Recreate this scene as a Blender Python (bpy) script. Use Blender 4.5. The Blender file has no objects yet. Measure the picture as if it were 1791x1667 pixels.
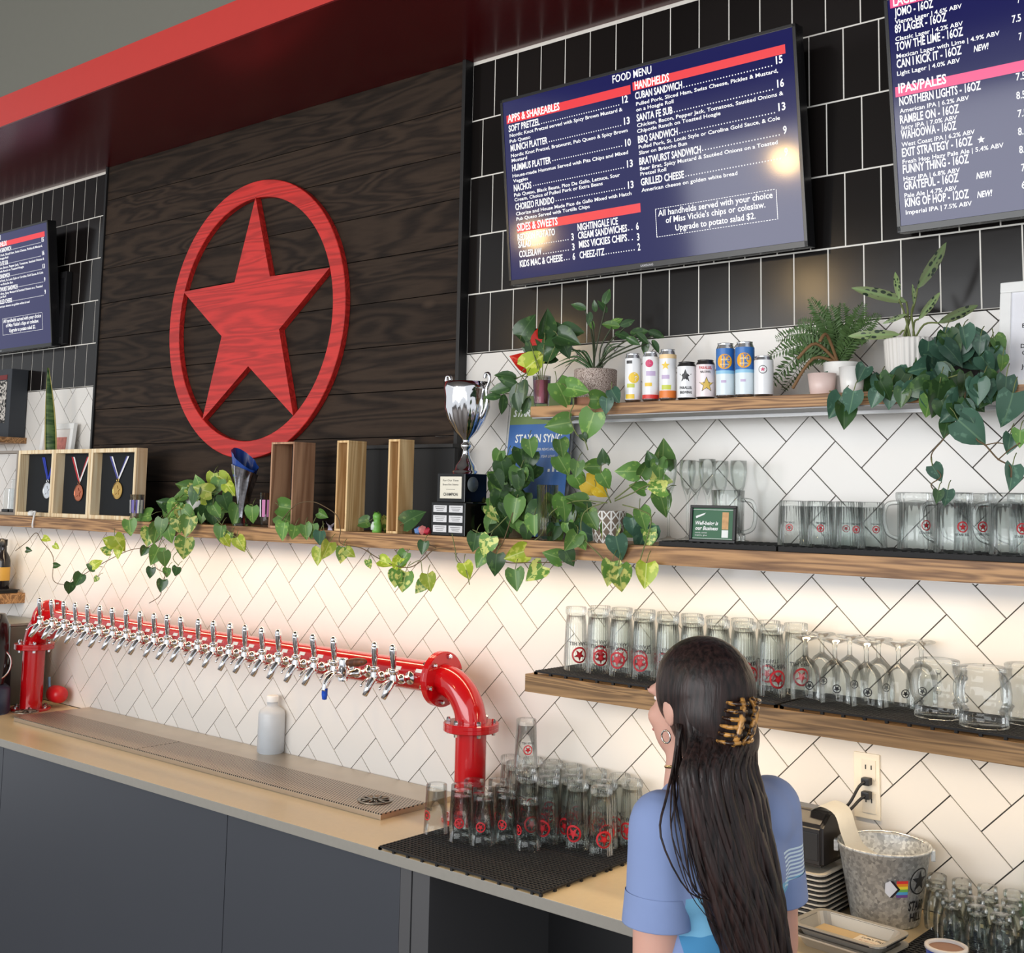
import bpy, bmesh, math, random
from mathutils import Vector, Matrix, Euler
random.seed(11)
SC = bpy.context.scene
COL = SC.collection
PI = math.pi
# ------------------------------------------------------------------ camera
CAM_R = [(0.7621964209559023, 0.6470686609498797, 0.018941063817605422),
         (-0.05778185992994963, 0.09714703742556355, -0.9935913192970598),
         (-0.6447618727445417, 0.7562172975646391, 0.11143395496429964)]
CAM_F, CAM_CX, CAM_CY = 2102.474, 895.5, 637.31
CAM_C = Vector((1.5250, -2.7949, 1.8261))
RX, RY, RZ = (Vector(r) for r in CAM_R)
cam_data = bpy.data.cameras.new('camera')
cam = bpy.data.objects.new('camera', cam_data)
COL.objects.link(cam)
m3 = Matrix((RX, -RY, -RZ)).transposed()
cam.matrix_world = Matrix.Translation(CAM_C) @ m3.to_4x4()
cam_data.sensor_fit = 'HORIZONTAL'
cam_data.sensor_width = 36.0
cam_data.lens = CAM_F / 1791 * 36.0
cam_data.shift_y = -(833.5 - CAM_CY) / 1791
cam_data.clip_start = 0.05
SC.camera = cam
# ------------------------------------------------------------------ colour management
SC.view_settings.view_transform = 'Standard'
SC.view_settings.look = 'None'
SC.view_settings.gamma = 1.0
SC.view_settings.use_curve_mapping = False
SC.view_settings.exposure = 0.28
SC.cycles.max_bounces = 10
SC.cycles.diffuse_bounces = 4
SC.cycles.glossy_bounces = 4
SC.cycles.transmission_bounces = 6
SC.cycles.transparent_max_bounces = 48
SC.cycles.sample_clamp_indirect = 6.0
SC.cycles.caustics_reflective = False
SC.cycles.caustics_refractive = False
# ------------------------------------------------------------------ world and lights
world = bpy.data.worlds.new('room_light')
SC.world = world
world.use_nodes = True
bg = world.node_tree.nodes['Background']
bg.inputs[0].default_value = (0.93, 0.965, 1.0, 1)
bg.inputs[1].default_value = 0.70

def area_light(name, loc, rot, sx, sy, power, color):
    d = bpy.data.lights.new(name, 'AREA')
    d.shape = 'RECTANGLE'; d.size = sx; d.size_y = sy; d.energy = power; d.color = color
    o = bpy.data.objects.new(name, d); COL.objects.link(o)
    o.location = loc; o.rotation_euler = rot
    return o
# daylight through the shopfront windows behind the photographer
area_light('window_daylight', (-0.6, -6.6, 2.3), (math.radians(88), 0, 0), 7.0, 2.6, 250, (0.96, 0.98, 1.0))
WARM = (1.0, 0.77, 0.50)
# warm LED strips fixed below the two lower shelves
area_light('shelf_led_long', (-1.55, -0.135, 1.664), (math.radians(-12), 0, 0), 5.0, 0.03, 8.5, WARM)
area_light('shelf_led_short', (0.30, -0.135, 1.307), (math.radians(-12), 0, 0), 1.6, 0.03, 2.3, WARM)

# ------------------------------------------------------------------ pixel to place
def ray(px, py):
    a = (px - CAM_CX) / CAM_F; b = (py - CAM_CY) / CAM_F
    return RX * a + RY * b + RZ
def at_y(px, py, y=0.0):
    d = ray(px, py); t = (y - CAM_C.y) / d.y
    return CAM_C + d * t
def at_z(px, py, z):
    d = ray(px, py); t = (z - CAM_C.z) / d.z
    return CAM_C + d * t
def depth(p):
    return (Vector(p) - CAM_C).dot(RZ)
# ------------------------------------------------------------------ materials
def lin(c):
    c = c / 255.0
    return c / 12.92 if c <= 0.04045 else ((c + 0.055) / 1.055) ** 2.4
def rgb(r, g, b):
    return (lin(r), lin(g), lin(b), 1.0)
MATS = {}
def new_mat(name):
    m = bpy.data.materials.new(name); m.use_nodes = True
    nt = m.node_tree; b = nt.nodes['Principled BSDF']
    return m, nt, b
def setp(b, **k):
    for key, v in k.items():
        b.inputs[key.replace('_', ' ')].default_value = v
def mat(name, col, rough=0.5, metal=0.0, var=0.06, scale=30.0, spec=0.5, bump=0.0, emit=None, estr=0.0, coat=0.0):
    """plain surface with a little procedural variation of tone"""
    if name in MATS: return MATS[name]
    m, nt, b = new_mat(name)
    setp(b, Roughness=rough, Metallic=metal)
    b.inputs['Specular IOR Level'].default_value = spec
    if coat:
        b.inputs['Coat Weight'].default_value = coat; b.inputs['Coat Roughness'].default_value = 0.05
    tc = nt.nodes.new('ShaderNodeTexCoord'); nz = nt.nodes.new('ShaderNodeTexNoise')
    nz.inputs['Scale'].default_value = scale; nz.inputs['Detail'].default_value = 3
    nt.links.new(tc.outputs['Object'], nz.inputs['Vector'])
    mx = nt.nodes.new('ShaderNodeMix'); mx.data_type = 'RGBA'
    lo = tuple(max(0, c * (1 - var)) for c in col[:3]) + (1,)
    hi = tuple(min(1, c * (1 + var)) for c in col[:3]) + (1,)
    mx.inputs[6].default_value = lo; mx.inputs[7].default_value = hi
    nt.links.new(nz.outputs['Fac'], mx.inputs[0])
    nt.links.new(mx.outputs[2], b.inputs['Base Color'])
    if bump:
        bp = nt.nodes.new('ShaderNodeBump'); bp.inputs['Strength'].default_value = bump
        bp.inputs['Distance'].default_value = 0.002
        nt.links.new(nz.outputs['Fac'], bp.inputs['Height']); nt.links.new(bp.outputs[0], b.inputs['Normal'])
    if emit:
        b.inputs['Emission Color'].default_value = emit; b.inputs['Emission Strength'].default_value = estr
    MATS[name] = m
    return m
def wood(name, dark, light, axis=0, rough=0.5, ring=14.0, fine=60.0, bump=0.15, objrandom=0.0, knots=False, stretch=0.07):
    if name in MATS: return MATS[name]
    m, nt, b = new_mat(name); N = nt.nodes; L = nt.links
    setp(b, Roughness=rough)
    tc = N.new('ShaderNodeTexCoord'); mp = N.new('ShaderNodeMapping')
    s = [1.0, 1.0, 1.0]; s[axis] = stretch
    mp.inputs['Scale'].default_value = s
    oi = N.new('ShaderNodeObjectInfo'); ad = N.new('ShaderNodeVectorMath'); ad.operation = 'ADD'
    sc_ = N.new('ShaderNodeVectorMath'); sc_.operation = 'SCALE'; sc_.inputs['Scale'].default_value = 7.0
    cmb = N.new('ShaderNodeCombineXYZ')
    for i in range(3): L.new(oi.outputs['Random'], cmb.inputs[i])
    L.new(cmb.outputs[0], sc_.inputs[0])
    L.new(tc.outputs['Object'], ad.inputs[0]); L.new(sc_.outputs[0], ad.inputs[1])
    L.new(ad.outputs[0], mp.inputs['Vector'])
    n1 = N.new('ShaderNodeTexNoise'); n1.inputs['Scale'].default_value = ring; n1.inputs['Detail'].default_value = 2.5; n1.inputs['Distortion'].default_value = 0.6
    L.new(mp.outputs[0], n1.inputs['Vector'])
    mul = N.new('ShaderNodeMath'); mul.operation = 'MULTIPLY'; mul.inputs[1].default_value = 9.0
    L.new(n1.outputs['Fac'], mul.inputs[0])
    sn = N.new('ShaderNodeMath'); sn.operation = 'SINE'
    m2 = N.new('ShaderNodeMath'); m2.operation = 'MULTIPLY'; m2.inputs[1].default_value = 6.28
    L.new(mul.outputs[0], m2.inputs[0]); L.new(m2.outputs[0], sn.inputs[0])
    n2 = N.new('ShaderNodeTexNoise'); n2.inputs['Scale'].default_value = fine * 4; n2.inputs['Detail'].default_value = 4
    L.new(mp.outputs[0], n2.inputs['Vector'])
    ma = N.new('ShaderNodeMath'); ma.operation = 'MULTIPLY_ADD'; ma.inputs[1].default_value = 0.28; ma.inputs[2].default_value = 0.28
    L.new(sn.outputs[0], ma.inputs[0])
    ad2 = N.new('ShaderNodeMath'); ad2.operation = 'MULTIPLY_ADD'; ad2.inputs[1].default_value = 0.55
    L.new(n2.outputs['Fac'], ad2.inputs[0]); L.new(ma.outputs[0], ad2.inputs[2])
    cr = N.new('ShaderNodeValToRGB'); cr.color_ramp.elements[0].color = dark; cr.color_ramp.elements[1].color = light
    cr.color_ramp.elements[0].position = 0.15; cr.color_ramp.elements[1].position = 0.85
    L.new(ad2.outputs[0], cr.inputs[0])
    out = cr.outputs[0]
    if knots:
        vo = N.new('ShaderNodeTexVoronoi'); vo.inputs['Scale'].default_value = 3.2
        mp2 = N.new('ShaderNodeMapping'); mp2.inputs['Scale'].default_value = (0.7, 1, 1.6)
        L.new(ad.outputs[0], mp2.inputs[0]); L.new(mp2.outputs[0], vo.inputs['Vector'])
        k = N.new('ShaderNodeMapRange'); k.inputs[1].default_value = 0.0; k.inputs[2].default_value = 0.09
        k.inputs[3].default_value = 1.0; k.inputs[4].default_value = 0.0
        L.new(vo.outputs['Distance'], k.inputs[0])
        mx = N.new('ShaderNodeMix'); mx.data_type = 'RGBA'
        mx.inputs[7].default_value = tuple(c * 1.9 for c in light[:3]) + (1,)
        L.new(k.outputs[0], mx.inputs[0]); L.new(out, mx.inputs[6]); out = mx.outputs[2]
    if objrandom:
        hs = N.new('ShaderNodeHueSaturation'); mr = N.new('ShaderNodeMapRange')
        mr.inputs[3].default_value = 1 - objrandom; mr.inputs[4].default_value = 1 + objrandom
        L.new(oi.outputs['Random'], mr.inputs[0]); L.new(mr.outputs[0], hs.inputs['Value'])
        L.new(out, hs.inputs['Color']); out = hs.outputs[0]
    L.new(out, b.inputs['Base Color'])
    if bump:
        bp = N.new('ShaderNodeBump'); bp.inputs['Strength'].default_value = bump; bp.inputs['Distance'].default_value = 0.002
        L.new(ad2.outputs[0], bp.inputs['Height']); L.new(bp.outputs[0], b.inputs['Normal'])
    MATS[name] = m
    return m
def tile_mat(name, col, rough, vary, spec=0.5):
    if name in MATS: return MATS[name]
    m, nt, b = new_mat(name); N = nt.nodes; L = nt.links
    setp(b, Roughness=rough); b.inputs['Specular IOR Level'].default_value = spec
    oi = N.new('ShaderNodeObjectInfo'); mr = N.new('ShaderNodeMapRange')
    mr.inputs[3].default_value = 1 - vary; mr.inputs[4].default_value = 1 + vary
    hs = N.new('ShaderNodeHueSaturation'); hs.inputs['Color'].default_value = col
    L.new(oi.outputs['Random'], mr.inputs[0]); L.new(mr.outputs[0], hs.inputs['Value'])
    tc = N.new('ShaderNodeTexCoord'); nz = N.new('ShaderNodeTexNoise'); nz.inputs['Scale'].default_value = 9
    L.new(tc.outputs['Object'], nz.inputs['Vector'])
    bp = N.new('ShaderNodeBump'); bp.inputs['Strength'].default_value = 0.05; bp.inputs['Distance'].default_value = 0.004
    L.new(nz.outputs['Fac'], bp.inputs['Height']); L.new(bp.outputs[0], b.inputs['Normal'])
    L.new(hs.outputs[0], b.inputs['Base Color'])
    MATS[name] = m
    return m
def glass(name, tint=(0.97, 0.985, 0.98), edge=(0.45, 0.46, 0.47), gloss=1.3, ribs=0, blend=0.30):
    """thin clear glass: see-through, darker along its edges where the path through it is longer, mirror-like at grazing angles"""
    if name in MATS: return MATS[name]
    m = bpy.data.materials.new(name); m.use_nodes = True; nt = m.node_tree; N = nt.nodes; L = nt.links
    for n in list(N): N.remove(n)
    out = N.new('ShaderNodeOutputMaterial'); tr = N.new('ShaderNodeBsdfTransparent'); gl = N.new('ShaderNodeBsdfGlossy')
    gl.inputs['Roughness'].default_value = 0.03
    lw = N.new('ShaderNodeLayerWeight'); lw.inputs['Blend'].default_value = blend
    cr = N.new('ShaderNodeValToRGB')
    e = cr.color_ramp.elements; e[0].position = 0.74; e[0].color = tint + (1,); e[1].position = 0.99; e[1].color = edge + (1,)
    L.new(lw.outputs['Facing'], cr.inputs[0]); L.new(cr.outputs[0], tr.inputs[0])
    mr = N.new('ShaderNodeMath'); mr.operation = 'MULTIPLY_ADD'; mr.inputs[1].default_value = 0.50 * gloss; mr.inputs[2].default_value = 0.008
    mr.use_clamp = True
    L.new(lw.outputs['Fresnel'], mr.inputs[0])
    mx = N.new('ShaderNodeMixShader')
    L.new(mr.outputs[0], mx.inputs[0]); L.new(tr.outputs[0], mx.inputs[1]); L.new(gl.outputs[0], mx.inputs[2])
    if ribs:
        tc = N.new('ShaderNodeTexCoord'); sp = N.new('ShaderNodeSeparateXYZ'); L.new(tc.outputs['Object'], sp.inputs[0])
        at = N.new('ShaderNodeMath'); at.operation = 'ARCTAN2'; L.new(sp.outputs[0], at.inputs[0]); L.new(sp.outputs[1], at.inputs[1])
        mu = N.new('ShaderNodeMath'); mu.operation = 'MULTIPLY'; mu.inputs[1].default_value = ribs; L.new(at.outputs[0], mu.inputs[0])
        si = N.new('ShaderNodeMath'); si.operation = 'SINE'; L.new(mu.outputs[0], si.inputs[0])
        bp = N.new('ShaderNodeBump'); bp.inputs['Strength'].default_value = 0.3; bp.inputs['Distance'].default_value = 0.0012
        L.new(si.outputs[0], bp.inputs['Height'])
        L.new(bp.outputs[0], lw.inputs['Normal']); L.new(bp.outputs[0], gl.inputs['Normal'])
    L.new(mx.outputs[0], out.inputs[0])
    MATS[name] = m
    return m
def emis(name, col, strength=1.0):
    if name in MATS: return MATS[name]
    m, nt, b = new_mat(name)
    setp(b, Roughness=0.25); b.inputs['Base Color'].default_value = (0.01, 0.01, 0.01, 1)
    b.inputs['Emission Color'].default_value = col; b.inputs['Emission Strength'].default_value = strength
    MATS[name] = m
    return m
# ------------------------------------------------------------------ mesh helpers
def obj(name, bm, m, parent=None, smooth=False, loc=None):
    me = bpy.data.meshes.new(name)
    bm.normal_update()
    bm.to_mesh(me); bm.free()
    for mm in (m if isinstance(m, (list, tuple)) else [m]): me.materials.append(mm)
    if smooth:
        for p in me.polygons: p.use_smooth = True
    o = bpy.data.objects.new(name, me); COL.objects.link(o)
    if parent: o.parent = parent
    if loc is not None: o.location = loc
    return o
def auto_smooth(o, ang=35):
    o.data.shade_auto_smooth if False else None
    try: o.data.set_sharp_from_angle(angle=math.radians(ang))
    except Exception: pass
    return o
def inst(name, me, parent=None, M=None):
    o = bpy.data.objects.new(name, me); COL.objects.link(o)
    if parent: o.parent = parent
    if M is not None: o.matrix_local = M
    return o
def tag(o, label=None, cat=None, group=None, kind=None):
    if label: o['label'] = label
    if cat: o['category'] = cat
    if group: o['group'] = group
    if kind: o['kind'] = kind
    return o
def thing(name, label, cat, loc=(0, 0, 0), rz=0.0, group=None):
    o = bpy.data.objects.new(name, None); COL.objects.link(o)
    o.empty_display_size = 0.05
    o.location = loc; o.rotation_euler = (0, 0, rz)
    return tag(o, label, cat, group)
def dup(root, loc, rz, label, group=None):
    r = root.copy(); COL.objects.link(r); r.location = loc; r.rotation_euler = (0, 0, rz); r['label'] = label
    if group: r['group'] = group
    for ch in list(root.children):
        c = ch.copy(); COL.objects.link(c); c.parent = r
        for g in list(ch.children):
            d = g.copy(); COL.objects.link(d); d.parent = c
    return r
def B(): return bmesh.new()
def box(bm, c, s, bev=0.0, rz=0.0, mi=0, M=None):
    g = bmesh.new()
    bmesh.ops.create_cube(g, size=1.0)
    bmesh.ops.scale(g, vec=Vector(s), verts=g.verts)
    if bev:
        bmesh.ops.bevel(g, geom=list(g.edges), offset=bev, segments=2, profile=0.7, affect='EDGES')
    X = Matrix.Translation(Vector(c)) @ Matrix.Rotation(rz, 4, 'Z')
    if M is not None: X = M @ X
    return merge(bm, g, X, mi)
def merge(bm, g, X=None, mi=0):
    vm = {}
    for v in g.verts:
        vm[v] = bm.verts.new((X @ v.co) if X is not None else v.co)
    for f in g.faces:
        try:
            nf = bm.faces.new([vm[v] for v in f.verts]); nf.material_index = mi or f.material_index; nf.smooth = f.smooth
        except ValueError: pass
    g.free()
    return bm
def lathe(bm, prof, segs=24, c=(0, 0, 0), X=None, mi=0, closed=False):
    M = X if X is not None else Matrix.Translation(Vector(c))
    rings = []
    for r, z in prof:
        if r < 1e-6: rings.append([bm.verts.new(M @ Vector((0, 0, z)))])
        else: rings.append([bm.verts.new(M @ Vector((r * math.cos(2 * PI * i / segs), r * math.sin(2 * PI * i / segs), z))) for i in range(segs)])
    n = len(rings)
    for k in range(n if closed else n - 1):
        a, b = rings[k], rings[(k + 1) % n]
        for i in range(segs):
            j = (i + 1) % segs
            if len(a) == 1 and len(b) == 1: continue
            if len(a) == 1: f = [a[0], b[j], b[i]][::-1]
            elif len(b) == 1: f = [a[i], a[j], b[0]]
            else: f = [a[i], a[j], b[j], b[i]]
            try: bm.faces.new(f).material_index = mi
            except ValueError: pass
    return bm
def tube(bm, pts, rad, segs=8, cap=True, mi=0):
    pts = [Vector(p) for p in pts]; n = len(pts)
    rs = rad if isinstance(rad, (list, tuple)) else [rad] * n
    rings = []; up = None
    for i, p in enumerate(pts):
        t = (pts[min(i + 1, n - 1)] - pts[max(i - 1, 0)])
        if t.length < 1e-9: t = Vector((0, 0, 1))
        t.normalize()
        if up is None:
            up = Vector((0, 0, 1)) if abs(t.z) < 0.9 else Vector((1, 0, 0))
        s = t.cross(up)
        if s.length < 1e-6: s = t.orthogonal()
        s.normalize(); up = s.cross(t).normalized()
        rings.append([bm.verts.new(p + (s * math.cos(2 * PI * k / segs) + up * math.sin(2 * PI * k / segs)) * rs[i]) for k in range(segs)])
    for a, b in zip(rings, rings[1:]):
        for k in range(segs):
            j = (k + 1) % segs
            bm.faces.new((a[k], a[j], b[j], b[k])).material_index = mi
    if cap:
        bm.faces.new(rings[0][::-1]).material_index = mi; bm.faces.new(rings[-1]).material_index = mi
    return bm
def smooth_path(pts, n=6):
    pts = [Vector(p) for p in pts]; out = []
    for i in range(len(pts) - 1):
        p0 = pts[max(i - 1, 0)]; p1 = pts[i]; p2 = pts[i + 1]; p3 = pts[min(i + 2, len(pts) - 1)]
        for k in range(n):
            t = k / n
            out.append(0.5 * ((2 * p1) + (-p0 + p2) * t + (2 * p0 - 5 * p1 + 4 * p2 - p3) * t * t + (-p0 + 3 * p1 - 3 * p2 + p3) * t ** 3))
    out.append(pts[-1])
    return out
def prism(bm, poly, d0, d1, M, mi=0, inset=0.0):
    """poly in the local xy plane, extruded along local z from d0 to d1 (d1 = front)"""
    a = [bm.verts.new(M @ Vector((x, y, d0))) for x, y in poly]
    if inset:
        cx = sum(p[0] for p in poly) / len(poly); cy = sum(p[1] for p in poly) / len(poly)
        q = []
        for x, y in poly:
            L_ = math.hypot(x - cx, y - cy) or 1
            q.append((x - (x - cx) / L_ * inset, y - (y - cy) / L_ * inset))
    else: q = poly
    b = [bm.verts.new(M @ Vector((x, y, d1))) for x, y in q]
    n = len(poly)
    bm.faces.new(b).material_index = mi
    bm.faces.new(a[::-1]).material_index = mi
    for i in range(n):
        j = (i + 1) % n
        bm.faces.new((a[i], a[j], b[j], b[i])).material_index = mi
    return bm
# plane whose local x = world x, local y = world z, local z = towards the room (-y)
WALLM = Matrix(((1, 0, 0, 0), (0, 0, -1, 0), (0, 1, 0, 0), (0, 0, 0, 1)))
def text_into(bm, body, x0, y0, M, width=None, cap=0.02, mi=0, bold=0.0, slant=0.0, align='L', lift=0.0005, res=2):
    cu = bpy.data.curves.new('lettering', 'FONT')
    cu.body = body; cu.size = 1.0; cu.offset = bold; cu.resolution_u = res; cu.shear = slant
    o = bpy.data.objects.new('lettering', cu); COL.objects.link(o)
    dg = bpy.context.evaluated_depsgraph_get()
    me = bpy.data.meshes.new_from_object(o.evaluated_get(dg))
    xs = [v.co.x for v in me.vertices] or [0, 1]
    mn, mx_ = min(xs), max(xs)
    sy = cap / 0.70
    sx = (width / max(mx_ - mn, 1e-6)) if width else sy
    w = (mx_ - mn) * sx
    off = {'L': 0, 'C': -w / 2, 'R': -w}[align]
    vs = [bm.verts.new(M @ Vector((x0 + off + (v.co.x - mn) * sx, y0 + v.co.y * sy, lift))) for v in me.vertices]
    for p in me.polygons:
        try: bm.faces.new([vs[i] for i in p.vertices]).material_index = mi
        except ValueError: pass
    bpy.data.objects.remove(o); bpy.data.curves.remove(cu); bpy.data.meshes.remove(me)
    return bm
def quad(bm, x0, y0, x1, y1, M, lift=0.0003, mi=0):
    f = bm.faces.new([bm.verts.new(M @ Vector(p)) for p in ((x0, y0, lift), (x1, y0, lift), (x1, y1, lift), (x0, y1, lift))])
    f.material_index = mi
    return bm
def star_pts(R, r, n=5, a0=PI / 2, c=(0, 0)):
    return [(c[0] + (R if i % 2 == 0 else r) * math.cos(a0 + PI * i / n), c[1] + (R if i % 2 == 0 else r) * math.sin(a0 + PI * i / n)) for i in range(2 * n)]
def ord_(n):
    return ['first', 'second', 'third', 'fourth', 'fifth', 'sixth', 'seventh', 'eighth', 'ninth', 'tenth', 'eleventh', 'twelfth', 'thirteenth',
            'fourteenth', 'fifteenth', 'sixteenth', 'seventeenth', 'eighteenth', 'nineteenth', 'twentieth'][n]
# common surfaces
M_OAK = wood('oak', rgb(104, 68, 38), rgb(190, 144, 96), 0, 0.5, 22, 60, 0.1, stretch=0.06)
M_OAKB = wood('oak_dull', rgb(104, 76, 46), rgb(168, 130, 86), 0, 0.55, 24, 60, 0.1, stretch=0.05)
M_PINE = wood('pine', rgb(222, 190, 142), rgb(250, 232, 196), 2, 0.55, 8, 30, 0.05)
M_BOXOAK = wood('box_oak', rgb(200, 156, 100), rgb(240, 206, 152), 2, 0.55, 10, 40, 0.05)
M_BOXWAL = wood('box_walnut', rgb(146, 104, 76), rgb(200, 156, 122), 2, 0.55, 10, 40, 0.05)
M_BLACK = mat('black_plastic', rgb(24, 24, 26), 0.45)
M_RUBBER = mat('black_rubber', rgb(22, 21, 22), 0.7, bump=0.3, scale=200)
M_CHROME = mat('chrome', rgb(235, 235, 238), 0.07, 1.0, var=0.02)
M_STEEL = mat('brushed_steel', rgb(204, 190, 172), 0.38, 1.0, var=0.08, scale=12)
M_RED = mat('red_gloss_paint', rgb(196, 12, 20), 0.16, var=0.03, coat=0.6)
M_WHITE = mat('white_paint', rgb(238, 238, 236), 0.5)
M_GLASS = glass('clear_glass')
M_GLASSR = glass('ribbed_glass', ribs=28)
M_INKR = mat('red_ink', rgb(200, 24, 36), 0.4)
M_INKK = mat('dark_ink', rgb(34, 34, 38), 0.4)
# ================================================================== THE SETTING
ZC = 0.915          # worktop
ZMID, ZLOW, ZTOP = 1.7165, 1.361, 2.080   # upper faces of the shelves
YS = -0.25          # shelf fronts
ZB = 2.2823         # where the black tiles begin
ZCEIL = 3.247
M_GROUTD = mat('dark_grout', rgb(66, 62, 60), 0.9)
M_GROUTW = mat('white_grout', rgb(236, 232, 224), 0.9)
M_TILEW = tile_mat('white_tile', rgb(232, 228, 222), 0.17, 0.03)
M_TILEK = tile_mat('black_tile', rgb(26, 23, 22), 0.16, 0.25, 0.25)
bm = B()
box(bm, (-1.6, 0.055, 1.14), (8.0, 0.10, 2.28), mi=0)
wall = obj('wall_back', bm, M_GROUTD); wall['kind'] = 'structure'
bm = B(); box(bm, (-1.6, 0.0526, 3.35), (8.0, 0.1036, 2.134)); wallk = obj('wall_upper', bm, M_GROUTW); wallk['kind'] = 'structure'
# --- herringbone of 2:1 tiles at 45 degrees
A = 0.095; LX, LZ = 0.0, 0.92 + 10.5 * A; S2 = math.sqrt(0.5)
def uv2xz(u, d):
    return (LX + (u + d) * A * S2, LZ + (u - d) * A * S2)
def clip(poly, axis, val, keep_less):
    out = []
    for i in range(len(poly)):
        p, q = poly[i], poly[(i + 1) % len(poly)]
        pi = (p[axis] <= val) == keep_less; qi = (q[axis] <= val) == keep_less
        if pi: out.append(p)
        if pi != qi:
            t = (val - p[axis]) / (q[axis] - p[axis])
            out.append((p[0] + (q[0] - p[0]) * t, p[1] + (q[1] - p[1]) * t))
    return out
GAP = 0.0011
tiles = []
for k in range(-70, 70):
    for j in range(-70, 70):
        # translations (2,2) and (1,-1)
        u0, d0 = 2 * k + j, 2 * k - j
        for kind, (ua, da, ub, db) in (('U', (u0, d0, u0 + 2, d0 + 1)), ('D', (u0 + 1, d0 + 1, u0 + 2, d0 + 3))):
            g = GAP / A
            poly = [uv2xz(*p) for p in ((ua + g, da + g), (ua + g, db - g), (ub - g, db - g), (ub - g, da + g))]
            cx = sum(p[0] for p in poly) / 4; cz = sum(p[1] for p in poly) / 4
            if cx < -4.35 or cx > 2.1 or cz < 0.75 or cz > ZB + 0.15: continue
            if -3.09 < cx < -1.15 and cz > 1.80: continue
            n0 = len(poly)
            pp = poly
            full = all(ZC + 0.002 < p[1] < ZB - 0.002 for p in poly)
            if not full:
                pp = clip(pp, 1, ZC + 0.002, False)
                if len(pp) >= 3: pp = clip(pp, 1, ZB - 0.003, True)
                if len(pp) < 3: continue
                ar = abs(sum(pp[i][0] * pp[(i + 1) % len(pp)][1] - pp[(i + 1) % len(pp)][0] * pp[i][1] for i in range(len(pp)))) / 2
                if ar < 1e-4: continue
            else: ar = 2 * A * A
            dp = depth((cx, 0, cz))
            tiles.append((dp - (0 if full else -0.6) + (50 if cx > 0.85 else 0), kind, full, pp, cx, cz))
tiles.sort(key=lambda t: t[0])
shared = {}
rest = B()
for i, (dp, kind, full, pp, cx, cz) in enumerate(tiles):
    if i < 300:
        loc = (cx, 0, cz)
        if full and kind in shared:
            o = inst('tile', shared[kind], wall); o.location = loc
        else:
            b_ = B(); prism(b_, [(x - cx, z - cz) for x, z in pp], -0.006, 0.0, WALLM, inset=0.0007)
            o = obj('tile', b_, M_TILEW, wall, loc=loc)
            if full: shared[kind] = o.data
    else:
        prism(rest, pp, -0.006, 0.0, WALLM, inset=0.0007)
if len(tiles) > 300:
    o = obj('far_tile', rest, M_TILEW, wall); o['kind'] = 'stuff'
else: rest.free()
# --- black upright tiles in running bond
bshared = None
for r in range(0, 6):
    z0, z1 = ZB + r * 0.19, min(ZB + (r + 1) * 0.19, ZCEIL)
    if z1 - z0 < 0.02: continue
    off = 0.0 if r % 2 == 0 else 0.5
    for c in range(-48, 24):
        x0 = (c + off - 0.03) * A; x1 = x0 + A
        if x0 < -4.4 or x1 > 2.1: continue
        if x0 > -3.2 and x1 < -1.08: continue
        if x0 < -3.5 and False: continue
        cx, cz = (x0 + x1) / 2, (z0 + z1) / 2; h = z1 - z0
        w_, h_ = A / 2 - 0.0017, h / 2 - 0.0017
        b_ = None
        key = round(h, 4)
        if bshared is None: bshared = {}
        if key in bshared: o = inst('tile', bshared[key], wallk); o.location = (cx, 0, cz)
        else:
            b_ = B(); prism(b_, [(-w_, -h_), (w_, -h_), (w_, h_), (-w_, h_)], -0.005, 0.0002, WALLM, inset=0.0006)
            o = obj('tile', b_, M_TILEK, wallk, loc=(cx, 0, cz)); bshared[key] = o.data
# --- soffit, bulkhead, ceiling, floor
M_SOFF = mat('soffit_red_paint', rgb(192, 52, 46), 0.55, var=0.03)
M_GREY = mat('grey_paint', rgb(108, 108, 100), 0.8, var=0.03)
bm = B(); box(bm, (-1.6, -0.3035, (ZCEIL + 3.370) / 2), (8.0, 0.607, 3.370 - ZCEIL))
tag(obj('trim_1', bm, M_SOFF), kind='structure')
bm = B(); box(bm, (-1.6, -0.3035, ZCEIL - 0.002), (8.0, 0.6065, 0.006))  # underside sheet: shade below the soffit put into a darker maroon colour
tag(obj('trim_shade', bm, mat('soffit_shade_maroon_gloss', rgb(86, 13, 17), 0.24, var=0.03)), kind='structure')
bm = B(); box(bm, (-1.6, -0.30, 3.86), (8.0, 0.60, 0.98))
tag(obj('wall_bulkhead', bm, M_GREY), kind='structure')
bm = B(); box(bm, (-1.6, -4.3, 4.40), (8.0, 8.6, 0.10))
tag(obj('ceiling', bm, mat('dark_ceiling', rgb(92, 90, 88), 0.9)), kind='structure')
bm = B(); box(bm, (-1.6, -4.2, -0.05), (8.0, 8.6, 0.10))
tag(obj('floor', bm, mat('floor_concrete', rgb(92, 84, 78), 0.6, var=0.15, scale=4)), kind='structure')
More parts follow.
